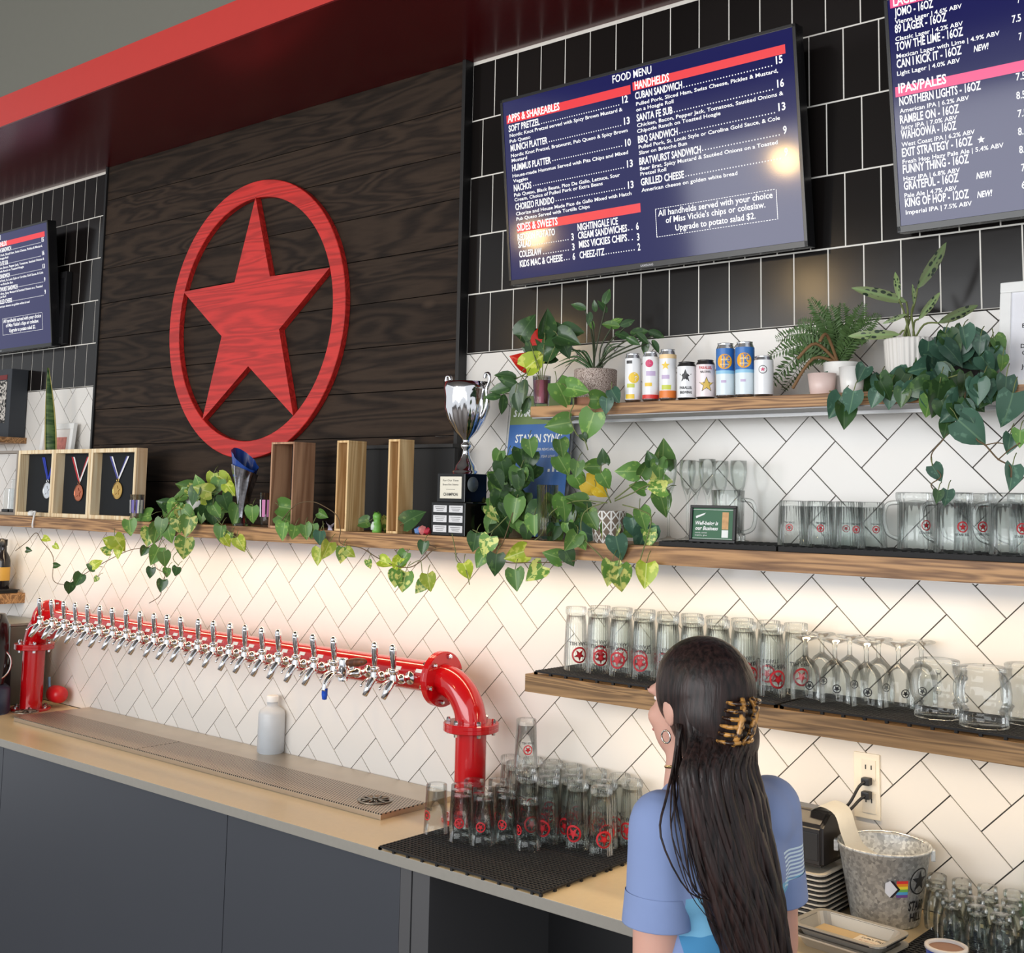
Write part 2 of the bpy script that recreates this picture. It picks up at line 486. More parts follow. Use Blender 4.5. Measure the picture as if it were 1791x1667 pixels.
# --- dark plank panel
M_PLANK = wood('dark_plank', rgb(30, 23, 19), rgb(58, 46, 37), 0, 0.75, 9, 36, 0.4, 0.14, True, stretch=0.12)
M_PLANK.node_tree.nodes['Principled BSDF'].inputs['Specular IOR Level'].default_value = 0.2
panel = thing('plank_panel', 'dark stained plank panel behind the big red star', 'wall panel', (-2.12, 0, ZMID))
nb = 10; zb = [ZMID + (ZCEIL - 0.004 - ZMID) * i / nb for i in range(nb + 1)]
for i in range(nb):
    b_ = B(); dz = random.uniform(-0.0015, 0.0015)
    box(b_, (0, -0.015 + dz, (zb[i] + zb[i + 1]) / 2 - ZMID), (2.118, 0.03, zb[i + 1] - zb[i] - 0.0025), 0.0012)
    obj('plank', b_, M_PLANK, panel)
M_EDGE = mat('black_edge', rgb(20, 19, 20), 0.5)
for sx in (-1.066, 1.066):
    b_ = B(); box(b_, (sx, -0.019, (ZCEIL - 0.004 - ZMID) / 2), (0.014, 0.038, ZCEIL - ZMID - 0.006), 0.001)
    obj('edge_strip', b_, M_EDGE, panel)
# --- star in a ring
M_REDW = wood('red_stained_wood', rgb(168, 30, 26), rgb(212, 46, 40), 0, 0.5, 13, 60, 0.2)
CXs, CZs = -2.096, 2.478
sign = thing('star_sign', 'big red wooden star inside a red ring', 'sign', (CXs, -0.031, CZs))
b_ = B(); N_ = 96
Ro, Ri = 0.523, 0.458
rg = []
for i in range(N_):
    a = 2 * PI * i / N_; c_, s_ = math.cos(a), math.sin(a)
    rg.append([b_.verts.new((R * c_, y, R * s_)) for R, y in ((Ro, 0), (Ro, -0.021), (Ro - 0.002, -0.023), (Ri + 0.002, -0.023), (Ri, -0.021), (Ri, 0))])
for i in range(N_):
    p, q = rg[i], rg[(i + 1) % N_]
    for k in range(6):
        l = (k + 1) % 6
        b_.faces.new((p[k], q[k], q[l], p[l]))
bmesh.ops.recalc_face_normals(b_, faces=b_.faces)
obj('ring', b_, M_REDW, sign)
b_ = B(); prism(b_, star_pts(0.462, 0.462 * 0.395), 0.0, 0.025, WALLM, inset=0.002)
obj('star', b_, M_REDW, sign)
# --- shelves
XUP, ZUP = at_y(47, 765, 0).x, at_y(47, 766, 0).z
XLO, ZLO = at_y(44, 1040, 0).x, at_y(44, 1037, 0).z
def shelf(name, label, x0, x1, z1, th, y0=YS, m=M_OAK, liner=None):
    t = thing(name, label, 'shelf', ((x0 + x1) / 2, 0, z1 - th))
    L_ = x1 - x0
    b_ = B(); box(b_, (0, y0 / 2, th / 2), (L_, -y0 - 0.0, th), 0.0015)
    obj('board', b_, m, t)
    if liner:
        b_ = B(); box(b_, (0, y0 / 2 + 0.002, -0.0015), (L_ - 0.004, -y0 - 0.008, 0.003))  # thin pale grey plate across the underside
        o = obj('underside_liner', b_, mat('pale_grey', rgb(176, 176, 178), 0.5), t); o['label'] = 'pale grey underside'
    b_ = B(); box(b_, (0, -0.12, -0.004 - (0.003 if liner else 0)), (L_ - 0.1, 0.02, 0.008))
    obj('led_channel', b_, mat('led_aluminium', rgb(200, 200, 200), 0.4, 0.6), t)
    return t
shelf('floating_shelf', 'long oak shelf carrying trophies, plants and mugs', -4.15, 1.15, ZMID, 0.0455)
shelf('floating_shelf', 'oak shelf of upside-down pint glasses behind the woman', -0.578, 1.15, ZLOW, 0.0465, m=M_OAKB)
shelf('floating_shelf', 'top oak shelf of drink cans below the menu screens', -0.575, 1.15, ZTOP, 0.0295, liner=True)
shelf('floating_shelf', 'weathered shelf end under the dark canvas, above the medal boxes', -4.35, XUP, ZUP, 0.027)
shelf('floating_shelf', 'short shelf end above the black machine', -4.35, XLO, ZLO, 0.045)
# --- worktop, cabinet
M_STONE = mat('beige_stone', rgb(222, 198, 156), 0.28, var=0.05, scale=60)
M_STONEE = mat('stone_edge', rgb(150, 146, 138), 0.4, var=0.06, scale=60)
b_ = B(); box(b_, (-1.4, -0.2675, ZC - 0.014), (5.6, 0.535, 0.028), 0.002)
for f in b_.faces:
    if f.normal.y < -0.7 or f.calc_center_median().y < -0.5345: f.material_index = 1
tag(obj('worktop', b_, [M_STONE, M_STONEE]), 'long beige stone worktop with a grey edge under the taps', 'counter')
M_SLATE = mat('slate_laminate', rgb(64, 67, 74), 0.42, var=0.04, scale=3)
M_SLATEB = mat('slate_laminate_light', rgb(84, 84, 86), 0.42, var=0.04, scale=3)
cab = thing('bar_cabinet', 'slate grey back bar cabinet with an open niche at its end', 'cabinet', (-1.4, -0.515, 0))
def cbox(name, x0, x1, y0, y1, z0, z1, m, bev=0.001):
    b_ = B(); box(b_, ((x0 + x1) / 2 + 1.4, (y0 + y1) / 2 + 0.515, (z0 + z1) / 2), (x1 - x0, y1 - y0, z1 - z0), bev)
    return obj(name, b_, m, cab)
zt = ZC - 0.028
cbox('panel', -4.15, -2.85, -0.515, -0.495, 0.10, zt - 0.001, M_SLATE)
cbox('panel', -2.847, -1.4945, -0.515, -0.495, 0.10, zt - 0.001, M_SLATE)
cbox('panel', -1.4915, -0.7635, -0.515, -0.495, 0.10, zt - 0.001, M_SLATE)
cbox('post', -0.7605, -0.7215, -0.517, -0.495, 0.0, zt - 0.001, M_SLATEB)
cbox('post', -0.7185, -0.6585, -0.515, -0.02, 0.0, zt - 0.001, M_SLATEB)
cbox('back_panel', -4.15, 1.4, -0.03, -0.012, 0.0, zt - 0.001, M_BLACK)
cbox('niche_shelf', -0.6585, 1.38, -0.49, -0.03, 0.42, 0.445, M_BLACK)
cbox('toe_kick', -4.15, -0.765, -0.46, -0.44, 0.0, 0.10, M_BLACK)
cbox('end_panel', 1.38, 1.4, -0.515, -0.02, 0.0, zt - 0.001, M_SLATE)
# --- drip tray
M_PERF, nt, pb = new_mat('perforated_steel')
setp(pb, Roughness=0.45, Metallic=1.0)
tc = nt.nodes.new('ShaderNodeTexCoord'); sp = nt.nodes.new('ShaderNodeSeparateXYZ'); nt.links.new(tc.outputs['Object'], sp.inputs[0])
def mnode(op, a, b=None, c=None):
    n = nt.nodes.new('ShaderNodeMath'); n.operation = op
    for i, v in enumerate((a, b, c)):
        if v is None: continue
        if isinstance(v, (int, float)): n.inputs[i].default_value = v
        else: nt.links.new(v, n.inputs[i])
    return n.outputs[0]
P_ = 0.0105
ry = mnode('DIVIDE', sp.outputs[1], P_ * 0.866); rowi = mnode('FLOOR', ry); odd = mnode('MULTIPLY', mnode('MODULO', mnode('ABSOLUTE', rowi), 2.0), 0.5)
fx = mnode('SUBTRACT', mnode('FRACT', mnode('ADD', mnode('DIVIDE', sp.outputs[0], P_), odd)), 0.5)
fy = mnode('MULTIPLY', mnode('SUBTRACT', mnode('FRACT', ry), 0.5), 0.866)
dd = mnode('SQRT', mnode('ADD', mnode('MULTIPLY', fx, fx), mnode('MULTIPLY', fy, fy)))
hole = mnode('LESS_THAN', dd, 0.33)
mx = nt.nodes.new('ShaderNodeMix'); mx.data_type = 'RGBA'; mx.inputs[6].default_value = rgb(206, 192, 174); mx.inputs[7].default_value = rgb(26, 22, 18)
nt.links.new(hole, mx.inputs[0]); nt.links.new(mx.outputs[2], pb.inputs['Base Color'])
nt.links.new(mnode('SUBTRACT', 1.0, hole), pb.inputs['Metallic'])
TX0, TX1, TYF, TYG = -3.13, -1.03, -0.335, -0.150
tray = thing('drip_tray', 'long stainless steel drip tray under the row of taps', 'drip tray', ((TX0 + TX1) / 2, 0, ZC))
tw = TX1 - TX0; tcx = (TX0 + TX1) / 2
b_ = B(); box(b_, (0, TYF / 2 - 0.004, 0.007), (tw, -TYF - 0.008, 0.014), 0.001); obj('pan', b_, M_STEEL, tray)
b_ = B(); box(b_, (0, TYG / 2 - 0.004, 0.0155), (tw, -TYG - 0.008, 0.003), 0.0008); obj('rear_ledge', b_, M_STEEL, tray)
seam = -2.27
M_STEELD = mat('dull_steel', rgb(150, 142, 130), 0.3, 1.0)
for xa, xb in ((TX0, seam - 0.002), (seam + 0.002, TX1)):
    b_ = B(); box(b_, ((xa + xb) / 2 - tcx, (TYF + TYG) / 2, 0.0156), (xb - xa, TYG - TYF - 0.003, 0.0034), 0.0006)
    obj('grate', b_, M_PERF, tray)
for px, py in ((656, 1400), (45, 1245)):
    p = at_z(px, py, ZC + 0.018)
    b_ = B(); X = Matrix.Translation((p.x - tcx, p.y, 0.0175))
    lathe(b_, [(0.050, 0), (0.052, 0.003), (0.048, 0.004), (0.046, 0.0018), (0.0, 0.0012)], 32, X=X)
    for k in range(10):
        a = PI * k / 5
        box(b_, (p.x - tcx + 0.022 * math.cos(a), p.y + 0.022 * math.sin(a), 0.021), (0.040, 0.004, 0.003), 0, a)
    lathe(b_, [(0.0, 0.010), (0.008, 0.009), (0.010, 0.002)], 12, X=X)
    obj('glass_rinser', b_, M_STEELD, tray, True)
# ================================================================== MENU SCREENS
M_NAVY = emis('screen_navy', rgb(14, 15, 96), 0.6)
M_NAVY.node_tree.nodes['Principled BSDF'].inputs['Roughness'].default_value = 0.09
M_SWHITE = emis('screen_white', (1, 1, 1, 1), 1.0)
M_SRED = emis('screen_red', rgb(226, 44, 54), 0.95)
M_SPINK = emis('screen_pink', rgb(232, 74, 128), 0.95)
M_BEZEL = mat('black_bezel', rgb(20, 20, 22), 0.25)
TVW, TVH = 0.985, 0.568
YAX = Vector((0, -0.060, 0.565)).normalized(); NAX = Vector((1, 0, 0)).cross(YAX)
def tv_shell(xl, zb_, label):
    t = thing('menu_screen', label, 'screen', (xl, -0.060, zb_))
    R_ = Matrix(((1, 0, 0, 0), (0, YAX.y, NAX.y, 0), (0, YAX.z, NAX.z, 0), (0, 0, 0, 1)))
    b_ = B(); box(b_, (TVW / 2, TVH / 2, -0.02), (TVW, TVH, 0.040), 0.002, M=R_)
    obj('casing', b_, M_BEZEL, t)
    b_ = B(); e = 0.009
    for c, s in (((TVW / 2, 0.008, 0.001), (TVW, 0.016, 0.003)), ((TVW / 2, TVH - e / 2, 0.001), (TVW, e, 0.003)),
                 ((e / 2, TVH / 2, 0.001), (e, TVH, 0.003)), ((TVW - e / 2, TVH / 2, 0.001), (e, TVH, 0.003))):
        box(b_, c, s, 0.0008, M=R_)
    obj('bezel', b_, M_BEZEL, t)
    b_ = B(); quad(b_, e, 0.016, TVW - e, TVH - e, R_, 0.0006)
    scr = obj('display', b_, M_NAVY, t)
    b_ = B(); box(b_, (TVW / 2, 0.03 , -0.05), (0.30, 0.05, 0.02), 0.002, M=R_); box(b_, (TVW / 2, TVH - 0.13, -0.085), (0.30, 0.05, 0.09), 0.002, M=R_)
    obj('wall_bracket', b_, M_BLACK, t)
    return t, scr, R_
def tv_uv(t, px, py):
    o = t.location; d = ray(px, py); k = (o - CAM_C).dot(NAX) / d.dot(NAX)
    p = CAM_C + d * k - o
    return p.x, p.dot(YAX)
CAPB, CAPS = 0.0198, 0.0102
tv1, scr1, RM = tv_shell(-0.822, 2.470, 'large food menu screen between the plank panel and the drinks screen')
def Zm(x, y): return (820 + x * 600 / 1791, y * 600 / 1791)
wb = B(); rb = B()
def line(t, wbm, conv, s, x0, y0, x1, y1, cap, bold=0.012, slant=0):
    u0, v0 = tv_uv(t, *conv(x0, y0)); u1, v1 = tv_uv(t, *conv(x1, y1))
    text_into(wbm, s, u0, v0 - (0.0018 if cap < 0.012 else 0), RM, max(u1 - u0, 0.004), cap, bold=bold, lift=0.0012, slant=slant)
MENU = [("FOOD MENU", 752, 435, 955, 375, 'T'), ("APPS & SHAREABLES", 205, 640, 475, 570, 'H'), ("HANDHELDS", 868, 468, 1047, 418, 'H'), ("SIDES & SWEETS", 255, 1208, 465, 1165, 'H'),
 ("SOFT PRETZEL", 210, 690, 372, 650, 'B'), ("12", 803, 540, 832, 530, 'B'), ("Nordic Knot Pretzel served with Spicy Brown Mustard &", 215, 715, 803, 580, 'S'), ("Pub Queso", 215, 745, 322, 715, 'S'),
 ("MUNICH PLATTER", 220, 792, 412, 745, 'B'), ("13", 812, 652, 842, 645, 'B'), ("Nordic Knot Pretzel, Bratwurst, Pub Queso & Spicy Brown", 222, 820, 830, 680, 'S'), ("Mustard", 225, 845, 305, 825, 'S'),
 ("HUMMUS PLATTER", 228, 895, 430, 845, 'B'), ("10", 818, 765, 848, 757, 'B'), ("House-made Hummus Served with Pita Chips and Mixed", 230, 925, 832, 790, 'S'), ("Veggies", 233, 952, 310, 930, 'S'),
 ("NACHOS", 237, 1000, 328, 975, 'B'), ("13", 828, 875, 858, 868, 'B'), ("Pub Queso, Black Beans, Pico De Gallo, Lettuce, Sour", 238, 1025, 790, 915, 'S'), ("Cream, Choice of Pulled Pork or Extra Beans", 240, 1050, 700, 960, 'S'),
 ("CHORIZO FUNDIDO", 245, 1098, 447, 1055, 'B'), ("13", 833, 985, 862, 978, 'B'), ("Chorizo and House Made Pico de Gallo Mixed with Hatch", 248, 1123, 850, 1010, 'S'), ("Pub Queso Served with Tortilla Chips", 250, 1150, 632, 1075, 'S'),
 ("REDSKIN POTATO", 257, 1258, 452, 1232, 'B'), ("SALAD", 260, 1295, 328, 1285, 'B'), ("3", 537, 1255, 550, 1252, 'B'), ("COLESLAW", 265, 1345, 382, 1330, 'B'), ("3", 541, 1307, 554, 1304, 'B'),
 ("KIDS MAC & CHEESE", 268, 1395, 492, 1362, 'B'), ("6", 544, 1357, 557, 1354, 'B'), ("NIGHTINGALE ICE", 570, 1205, 780, 1175, 'B'), ("CREAM SANDWICHES", 572, 1248, 828, 1205, 'B'), ("6", 875, 1200, 889, 1197, 'B'),
 ("MISS VICKIES CHIPS", 577, 1295, 828, 1258, 'B'), ("3", 880, 1256, 893, 1253, 'B'), ("CHEEZ-ITZ", 580, 1350, 710, 1330, 'B'), ("2", 884, 1308, 897, 1305, 'B'),
 ("CUBAN SANDWICH", 870, 520, 1115, 460, 'B'), ("15", 1605, 335, 1640, 325, 'B'), ("Pulled Pork, Sliced Ham, Swiss Cheese, Pickles & Mustard,", 875, 550, 1615, 370, 'S'), ("on a Hoagie Roll", 875, 580, 1070, 530, 'S'),
 ("SANTA FE SUB", 878, 635, 1065, 590, 'B'), ("16", 1612, 458, 1647, 448, 'B'), ("Chicken, Bacon, Pepper Jack, Tomatoes, Saut\u00e9ed Onions &", 880, 662, 1643, 490, 'S'), ("Chipotle Ranch on Toasted Hoagie", 880, 692, 1315, 595, 'S'),
 ("BBQ SANDWICH", 885, 748, 1092, 700, 'B'), ("13", 1618, 580, 1655, 572, 'B'), ("Pulled Pork, St. Louis Style or Carolina Gold Sauce, & Cole", 888, 775, 1625, 612, 'S'), ("Slaw on Brioche Bun", 890, 805, 1140, 750, 'S'),
 ("BRATWURST SANDWICH", 892, 862, 1213, 790, 'B'), ("9", 1643, 700, 1662, 695, 'B'), ("Beer Brat, Spicy Mustard & Saut\u00e9ed Onions on a Toasted", 895, 888, 1613, 738, 'S'), ("Pretzel Roll", 897, 915, 1032, 890, 'S'),
 ("GRILLED CHEESE", 900, 970, 1125, 925, 'B'), ("9", 1650, 815, 1668, 811, 'B'), ("American cheese on golden white bread", 903, 1000, 1403, 905, 'S'),
 ("All handhelds served with your choice", 990, 1130, 1588, 1035, 'M'), ("of Miss Vickie's chips or coleslaw.", 1030, 1165, 1550, 1085, 'M'), ("Upgrade to potato salad $2.", 1080, 1205, 1498, 1135, 'M')]
CAPS_OF = {'T': 0.0215, 'H': 0.0225, 'B': CAPB, 'S': CAPS, 'M': 0.0165}
for s, x0, y0, x1, y1, c in MENU:
    line(tv1, wb, Zm, s, x0, y0, x1, y1, CAPS_OF[c], 0.022 if c in 'BH' else 0.012)
# dotted leaders
def dots(t, wbm, conv, x0, y0, x1, y1):
    u0, v0 = tv_uv(t, *conv(x0, y0)); u1, v1 = tv_uv(t, *conv(x1, y1))
    n = max(2, int((u1 - u0) / 0.0085))
    for i in range(n):
        u = u0 + (u1 - u0) * i / n
        quad(wbm, u, v0, u + 0.003, v0 + 0.003, RM, 0.0012)
for a in ((380, 648, 795, 548), (420, 743, 805, 655), (438, 842, 810, 768), (338, 972, 820, 878), (455, 1052, 825, 988), (1122, 458, 1595, 338), (1072, 588, 1600, 462), (1100, 698, 1610, 584),
          (1220, 788, 1635, 704), (1132, 923, 1640, 820), (335, 1283, 530, 1258), (390, 1328, 532, 1310), (498, 1360, 536, 1358), (834, 1204, 868, 1201), (834, 1257, 872, 1257), (716, 1329, 876, 1310)):
    dots(tv1, wb, Zm, *a)
def bar(t, rbm, conv, tl, br, vtop=None):
    u0, v0 = tv_uv(t, *conv(*tl)); u1, v1 = tv_uv(t, *conv(*br))
    return u0, u1, v0
def bar_at(t, rbm, conv, lx, ly_top, ly_bot, rx, ry):
    u0, v1 = tv_uv(t, *conv(lx, ly_top)); _, v0 = tv_uv(t, *conv(lx, ly_bot)); u1, _ = tv_uv(t, *conv(rx, ry))
    b1 = B(); quad(b1, u0, v0, u1, v1, RM, 0.0009); obj('header_bar', b1, M_SRED if t is tv1 else M_SPINK, scr1 if t is tv1 else scr2)
bar_at(tv1, rb, Zm, 197, 606, 650, 845, 465)
bar_at(tv1, rb, Zm, 855, 432, 476, 1652, 245)
bar_at(tv1, rb, Zm, 252, 1172, 1216, 897, 1085)
# dashed box
bx0, by0 = tv_uv(tv1, *Zm(982, 1240)); bx1, _ = tv_uv(tv1, *Zm(1613, 1150)); _, by1 = tv_uv(tv1, *Zm(972, 1095))
for i in range(46):
    u = bx0 + (bx1 - bx0) * i / 46
    for v in (by0, by1): quad(wb, u, v, u + 0.0048, v + 0.0016, RM, 0.0012)
for i in range(14):
    v = by0 + (by1 - by0) * i / 14
    for u in (bx0, bx1): quad(wb, u, v, u + 0.0016, v + 0.0050, RM, 0.0012)
obj('lettering', wb, M_SWHITE, scr1); rb.free()
b_ = B(); text_into(b_, 'SAMSUNG', TVW / 2 - 0.012, 0.0045, RM, 0.042, 0.006, bold=0.02, lift=0.0028); obj('maker_mark', b_, mat('silver_print', rgb(190, 190, 195), 0.4), tv1)
# the same menu again at the far end
tvL = dup(tv1, (-3.515 - TVW, -0.060, 2.470), 0, 'food menu screen beyond the plank panel, partly out of the picture')
# drinks screen
tv2, scr2, _ = tv_shell(0.395, 2.474, 'drinks screen listing lagers and pale ales beside the food menu')
def Zd(x, y): return (1380 + x * 411 / 1631, y * 411 / 1631)
wb = B(); rb = B()
DR = [("LAGERS", 725, 45, 935, -5, 'H'), ("JOMO - 16OZ", 735, 118, 1003, 55, 'B'), ("Vienna Lager | 4.6% ABV", 738, 165, 1200, 50, 'S'), ("89 LAGER - 16OZ", 737, 232, 1095, 150, 'B'), ("Classic Lager | 4.2% ABV", 740, 283, 1208, 175, 'S'),
 ("TOW THE LIME - 16OZ", 743, 355, 1210, 245, 'B'), ("Mexican Lager with Lime | 4.9% ABV", 748, 402, 1463, 240, 'S'), ("CAN I KICK IT - 16OZ", 750, 475, 1200, 375, 'B'), ("Light Lager | 4.0% ABV", 752, 522, 1188, 425, 'S'),
 ("IPAS/PALES", 762, 648, 1095, 590, 'H'), ("NORTHERN LIGHTS - 16OZ", 768, 735, 1333, 610, 'B'), ("American IPA | 6.2% ABV", 770, 782, 1250, 680, 'S'), ("RAMBLE ON - 16OZ", 773, 860, 1182, 775, 'B'), ("Juicy IPA | 7.0% ABV", 777, 898, 1168, 820, 'S'),
 ("WAHOOWA - 16OZ", 780, 968, 1163, 890, 'B'), ("West Coast IPA | 6.2% ABV", 783, 1015, 1290, 915, 'S'), ("EXIT STRATEGY - 16OZ", 787, 1090, 1275, 1000, 'B'), ("Fresh Hop Hazy Pale Ale | 5.4% ABV", 790, 1135, 1490, 1005, 'S'),
 ("FUNNY THING - 16OZ", 793, 1205, 1250, 1120, 'B'), ("Hazy IPA | 6.8% ABV", 797, 1252, 1187, 1175, 'S'), ("GRATEFUL - 16OZ", 800, 1320, 1178, 1250, 'B'), ("Pale Ale | 4.7% ABV", 803, 1368, 1165, 1305, 'S'),
 ("KING OF HOP - 12OZ", 808, 1437, 1250, 1360, 'B'), ("Imperial IPA | 7.5% ABV", 812, 1485, 1270, 1410, 'S'),
 ("7", 1588, 22, 1606, 18, 'S2'), ("7.5", 1550, 160, 1612, 145, 'S2'), ("7", 1598, 280, 1618, 276, 'S2'), ("7.5", 1578, 560, 1645, 545, 'S2'), ("8.5", 1580, 690, 1645, 675, 'S2'), ("7.5", 1590, 815, 1655, 800, 'S2'), ("8.5", 1592, 940, 1657, 925, 'S2'),
 ("8.5", 1600, 1065, 1665, 1050, 'S2'), ("7.5", 1615, 1190, 1680, 1175, 'S2'), ("6.5", 1618, 1310, 1683, 1295, 'S2'), ("NEW!", 1283, 362, 1388, 332, 'N'), ("NEW!", 1302, 1243, 1408, 1215, 'N'), ("NEW!", 1308, 1374, 1413, 1346, 'N')]
CAPS_OF['S2'] = 0.0165; CAPS_OF['N'] = 0.014
for s, x0, y0, x1, y1, c in DR:
    line(tv2, wb, Zd, s, x0, y0, x1, y1, CAPS_OF[c], 0.022 if c in 'BHN' else 0.012, 0.25 if c == 'N' else 0)
su, sv = tv_uv(tv2, *Zd(1335, 970))
prism(wb, star_pts(0.009, 0.0038, c=(su, sv)), 0.0011, 0.0013, RM)
bar_at(tv2, rb, Zd, 700, -10, 62, 1640, -200)
bar_at(tv2, rb, Zd, 737, 607, 678, 2600, 200)
obj('lettering', wb, M_SWHITE, scr2); rb.free()
# ================================================================== TAP TOWER
YP, RP, ZF, ZA, RE = -0.16, 0.045, 1.176, 1.296, 0.12
XR = at_y(824, 1265, YP).x; XL = at_y(57, 1180, YP).x
tower = thing('tap_tower', 'red steel pipe beer tower with a row of chrome taps', 'beer tower', ((XL + XR) / 2, YP, ZC))
tx0 = (XL + XR) / 2
def loc3(x, y, z): return (x - tx0, y - YP, z - ZC)
def bolt(bm, p, axis='Z', r=0.007, h=0.012):
    X = Matrix.Translation(Vector(p))
    if axis == 'X': X = X @ Matrix.Rotation(PI / 2, 4, 'Y')
    lathe(bm, [(0, -h), (r * 0.8, -h), (r * 0.8, -0.001), (r * 0.8, 0.001), (r, 0.002), (r, h * 0.6), (r * 0.6, h), (0, h)], 6, X=X)
for side, x in ((-1, XL), (1, XR)):
    b_ = B(); lathe(b_, [(RP, 0.0), (RP, ZF - ZC)], 40, c=loc3(x, YP, ZC)); obj('column', b_, M_RED, tower, True)
    b_ = B(); lathe(b_, [(RP, 0), (0.079, 0), (0.080, 0.002), (0.080, 0.009), (0.078, 0.011), (RP, 0.011)], 40, c=loc3(x, YP, ZC)); fl = obj('base_flange', b_, M_RED, tower, False)
    for k in range(6):
        a = PI / 3 * k + 0.5; bb = B(); bolt(bb, (0, 0, 0.012), h=0.008)
        o = obj('bolt', bb, M_CHROME, fl); o.location = loc3(x + 0.066 * math.cos(a), YP + 0.066 * math.sin(a), ZC)
    b_ = B(); lathe(b_, [(RP, -0.012), (0.078, -0.012), (0.080, -0.010), (0.080, -0.001), (0.0795, 0), (0.080, 0.001), (0.080, 0.010), (0.078, 0.012), (RP, 0.012)], 40, c=loc3(x, YP, ZF)); fl = obj('mid_flange', b_, M_RED, tower)
    for k in range(6):
        a = PI / 3 * k + 0.55; bb = B(); bolt(bb, (0, 0, 0.012)); bolt(bb, (0, 0, -0.016), h=0.006)
        o = obj('bolt', bb, M_CHROME, fl); o.location = loc3(x + 0.066 * math.cos(a), YP + 0.066 * math.sin(a), ZF)
    # elbow: quarter torus
    b_ = B(); cx_ = x - side * RE; pts = []
    for i in range(17):
        a = PI / 2 * i / 16
        pts.append(loc3(cx_ + side * RE * math.cos(a), YP, ZF + RE * math.sin(a)))
    tube(b_, pts, RP, 32, cap=False); obj('elbow', b_, M_RED, tower, True)
    b_ = B(); X = Matrix.Translation(loc3(cx_, YP, ZA)) @ Matrix.Rotation(PI / 2, 4, 'Y')
    lathe(b_, [(RP, -0.012), (0.078, -0.012), (0.080, -0.010), (0.080, -0.001), (0.0795, 0), (0.080, 0.001), (0.080, 0.010), (0.078, 0.012), (RP, 0.012)], 40, X=X); fl = obj('end_flange', b_, M_RED, tower)
    for k in range(6):
        a = PI / 3 * k + 0.3; bb = B(); bolt(bb, (0.012, 0, 0), 'X'); bolt(bb, (-0.014, 0, 0), 'X')
        o = obj('bolt', bb, M_CHROME, fl); o.location = loc3(cx_, YP + 0.066 * math.cos(a), ZA + 0.066 * math.sin(a))
b_ = B(); lathe(b_, [(RP, 0), (RP, (XR - XL) - 2 * RE)], 40, X=Matrix.Translation(loc3(XL + RE, YP, ZA)) @ Matrix.Rotation(PI / 2, 4, 'Y')); obj('crossbar', b_, M_RED, tower, True)
def faucet_bm():
    b = B()
    lathe(b, [(0.012, 0), (0.019, 0.0), (0.019, 0.007), (0.010, 0.009), (0.010, 0.030), (0.014, 0.031), (0.014, 0.044), (0.010, 0.046), (0.009, 0.062)], 14, X=Matrix.Translation((0, -RP + 0.002, 0)) @ Matrix.Rotation(PI / 2, 4, 'X'))
    lathe(b, [(0, -0.016), (0.010, -0.015), (0.0135, -0.006), (0.0135, 0.006), (0.011, 0.013), (0.011, 0.020), (0.014, 0.021), (0.014, 0.028), (0.007, 0.031), (0.0, 0.031)], 14, c=(0, -0.112, 0))
    tube(b, [(0, -0.108, -0.002), (0, -0.122, -0.010), (0, -0.133, -0.024), (0, -0.151, -0.050)], [0.0135, 0.0130, 0.0120, 0.0075], 12)
    tube(b, smooth_path([(0, -0.116, 0.002), (0, -0.150, -0.006), (0, -0.168, -0.022)], 3), 0.0035, 6)
    return b
def handle_bm():
    b = B()
    lathe(b, [(0.006, 0), (0.006, 0.006), (0.0075, 0.008), (0.0115, 0.055), (0.0115, 0.061), (0.0095, 0.062), (0.0105, 0.066), (0.0085, 0.071), (0.004, 0.074), (0, 0.0745)], 14, X=Matrix.Rotation(math.radians(4), 4, 'X'))
    return b
fm = hm = lm = None
for i in range(24):
    x = -3.084 + 0.0883 * i
    if i == 21: continue
    if fm is None:
        t_ = obj('tap', faucet_bm(), M_CHROME, tower, True); fm = t_.data
        h_ = obj('handle', handle_bm(), M_CHROME, t_, True); hm = h_.data
    else:
        t_ = inst('tap', fm, tower); h_ = inst('handle', hm, t_)
    t_.location = loc3(x, YP, ZA - 0.002); h_.location = (0, -0.113, 0.029)
    t_.rotation_euler = (0, 0, random.uniform(-0.05, 0.05)); h_.rotation_euler = (random.uniform(-0.04, 0.04), random.uniform(-0.06, 0.06), 0)
    if lm is None:
        b_ = B(); box(b_, (0, 0, 0), (0.026, 0.002, 0.011), 0.0004); l_ = obj('tap_label', b_, M_WHITE, tower); lm = l_.data
    else: l_ = inst('tap_label', lm, tower)
    l_.location = loc3(x + 0.028, YP - RP * 0.905, ZA + RP * 0.46); l_.rotation_euler = (math.radians(-27), 0, 0)
# the odd tap with a wooden lever and a blue spout cap
sx = -1.235
b_ = B()
lathe(b_, [(0.012, 0), (0.019, 0.0), (0.019, 0.007), (0.010, 0.009), (0.010, 0.040), (0.014, 0.041), (0.014, 0.056), (0.010, 0.058), (0.010, 0.115)], 14, X=Matrix.Translation((0, -RP + 0.002, 0)) @ Matrix.Rotation(PI / 2, 4, 'X'))
lathe(b_, [(0, -0.020), (0.013, -0.018), (0.016, -0.008), (0.012, 0.004), (0.014, 0.006), (0.014, 0.046), (0.012, 0.049), (0, 0.049)], 16, c=(0, -0.150, 0))
tube(b_, smooth_path([(0, -0.150, -0.002), (0, -0.190, 0.004), (0, -0.215, -0.014), (0, -0.222, -0.040)], 5), 0.0085, 10)
t_ = obj('nitro_tap', b_, M_CHROME, tower, True); t_['label'] = 'chrome tap with a wooden lever and a blue spout cap'
t_.location = loc3(sx, YP, ZA - 0.002)
